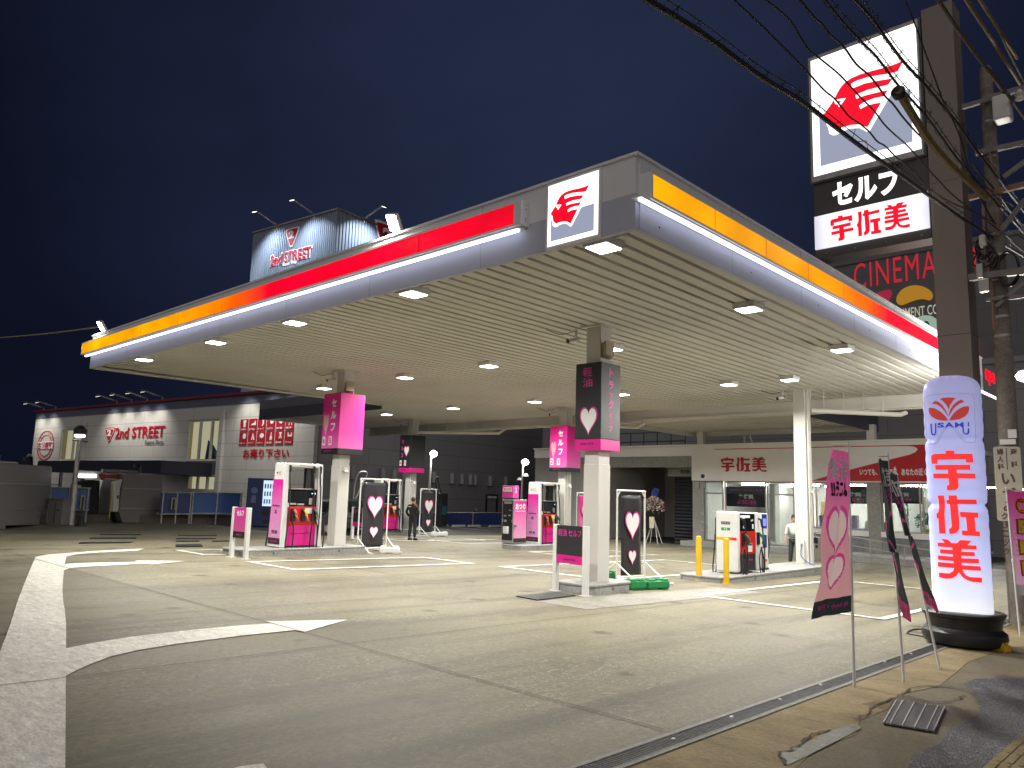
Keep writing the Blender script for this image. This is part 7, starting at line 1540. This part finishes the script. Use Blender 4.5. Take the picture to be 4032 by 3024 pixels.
cable('wavy cable crossing the stripes of the emblem head', [(3090,-60),(3149,0)]+F5((170,110),(215,150),(270,220),(350,290),(430,400),(520,480),(610,600),(660,650),(720,730),(790,810),(850,870)), .012, -2.8)
cable('spiral hung cable running from the emblem top to the tan sleeve', F5((190,-60),(325,115),(460,260),(560,360),(690,530),(800,650),(900,770),(1060,990),(1200,1150),(1390,1360)), .015, -2.75, spiral=True)
cable('thick spiral hung cable crossing the top edge of the emblem sign', F5((360,-60),(420,0),(520,110),(600,220),(720,380),(840,510),(960,650),(1060,770),(1150,900),(1250,1030),(1460,1300)), .019, -2.7, spiral=True)
cable('thin straight wire dropping over the grey sign column', F5((715,-60),(735,0),(790,140),(950,575),(960,610),(1040,770),(1090,900),(1150,1100),(1290,1200)), .010, -2.65)
cable('tan sleeve wrapped on the cable over the grey sign column', F5((690,560),(740,650),(880,870),(1000,1010),(1085,1090)), .050, -2.72, M_cov)
b = MB(); p = onx(*Z5(680,550), -2.74); q = onx(*Z5(700,600), -2.74); b.tube([p,p.lerp(q,.3),q],[.05,.085,.07],10); tag(b.build('cable_clamp', M_cab, smooth=True), 'black clamp at the upper end of the tan sleeve', 'clamp')
for i, (a, l) in enumerate(((((900,-60),(940,0),(1060,180),(1220,400)),'tan tube cable slanting down above the utility pole top'), (((1245,420),(1270,450),(1380,600),(1500,770)),'tan tube cable continuing beyond the pole top'), (((1080,-60),(1140,40),(1250,210),(1345,360)),'second tan tube cable near the frame corner'), (((1150,-80),(1200,0),(1320,190)),'short tan tube cable highest in the corner'), (((1330,220),(1400,370),(1500,560)),'thin tan cable beside the tube cables'))):
    cable(l, F5(*a), .028 if i < 4 else .018, -2.5, M_cov if i in (2,3) else mat('weathered tube',(.10,.08,.05),.7,0,.3,8))
cable('dark cable running off the pole to the frame edge, upper one', F5((1150,1010),(1200,1080),(1300,1190),(1400,1330),(1500,1430)), .016, -2.9); cable('dark cable running off the pole to the frame edge, lower one', F5((1090,990),(1180,1190),(1290,1390),(1370,1480),(1500,1590)), .016, -2.95)
# ---- floodlights on the canopy edge and the cord to the left one
def flood(label, p, rz):
    v = ony(*p, YF+.1); t = thing('floodlight', label, 'floodlight', (v.x,YF+.1,ZT+.04), 0, 'white floodlights on the canopy edge'); h = v.z-ZT-.04
    b = MB(); b.box(-.04,.04,-.04,.04,0,.12); b.build('bracket', M_white, t); M = Matrix.Rotation(math.radians(38),3,'X') @ Matrix.Rotation(.25,3,'Y')
    for nm, y0, y1, m, sx, sz in (('housing',-.02,.06,M_white,.13,.16),('lens',-.035,-.021,glow('floodlight lens',(1,.98,.86),40),.11,.14)):
        b = MB(); b.box(-sx,sx,y0,y1,-sz,sz); b.v = [M @ w+Vector((0,-.06,h)) for w in b.v]; b.build(nm, m, t)
    light('SPOT','lamp_light',(0,-.28,h-.02),140,(1,.96,.80),t,.12,(0,-.35,-6),math.radians(150),.6)
    return t
flood('white floodlight glaring above the middle of the red band', (1560,880), 0); flood('white floodlight glaring above the amber end of the band', (408,1285), 0)
q = [ony(*p, YF+.1) for p in ((-200,1345),(0,1330),(200,1312),(385,1288))]; b = MB(); b.tube(catmull(q,6),.022,8); tag(b.build('power_cord', mat('pale cable',(.45,.40,.22),.5), smooth=True), 'pale cable strung from the amber end of the canopy out of frame', 'cable')
# ---- street lamp at the edge of the road
sv = ony(4030,1480,22); stl = thing('road_lamp', 'bright street lamp head at the edge of the road beyond the utility pole', 'lamp', (sv.x+.3,22,G(sv.x,22))); hh = sv.z-G(sv.x,22)
b = MB(); b.tube([(.5,0,0),(.5,0,hh+.1)],.07,10); b.build('pole', M_gal, stl, smooth=True); b = MB(); b.tube([(.5,0,hh+.1),(-.1,0,hh+.15)],.04,8); b.build('arm', M_gal, stl)
b = MB(); b.lathe([(.02,-.16),(.17,-.10),(.22,0),(.15,.10),(.02,.14)], (-.25,0,hh), 16); b.build('lens', glow('road lamp lens',(1,.98,.9),22), stl, smooth=True)
light('POINT','lamp_light',(-.3,-.1,hh-.5),900,(1,.96,.88),stl,.25)
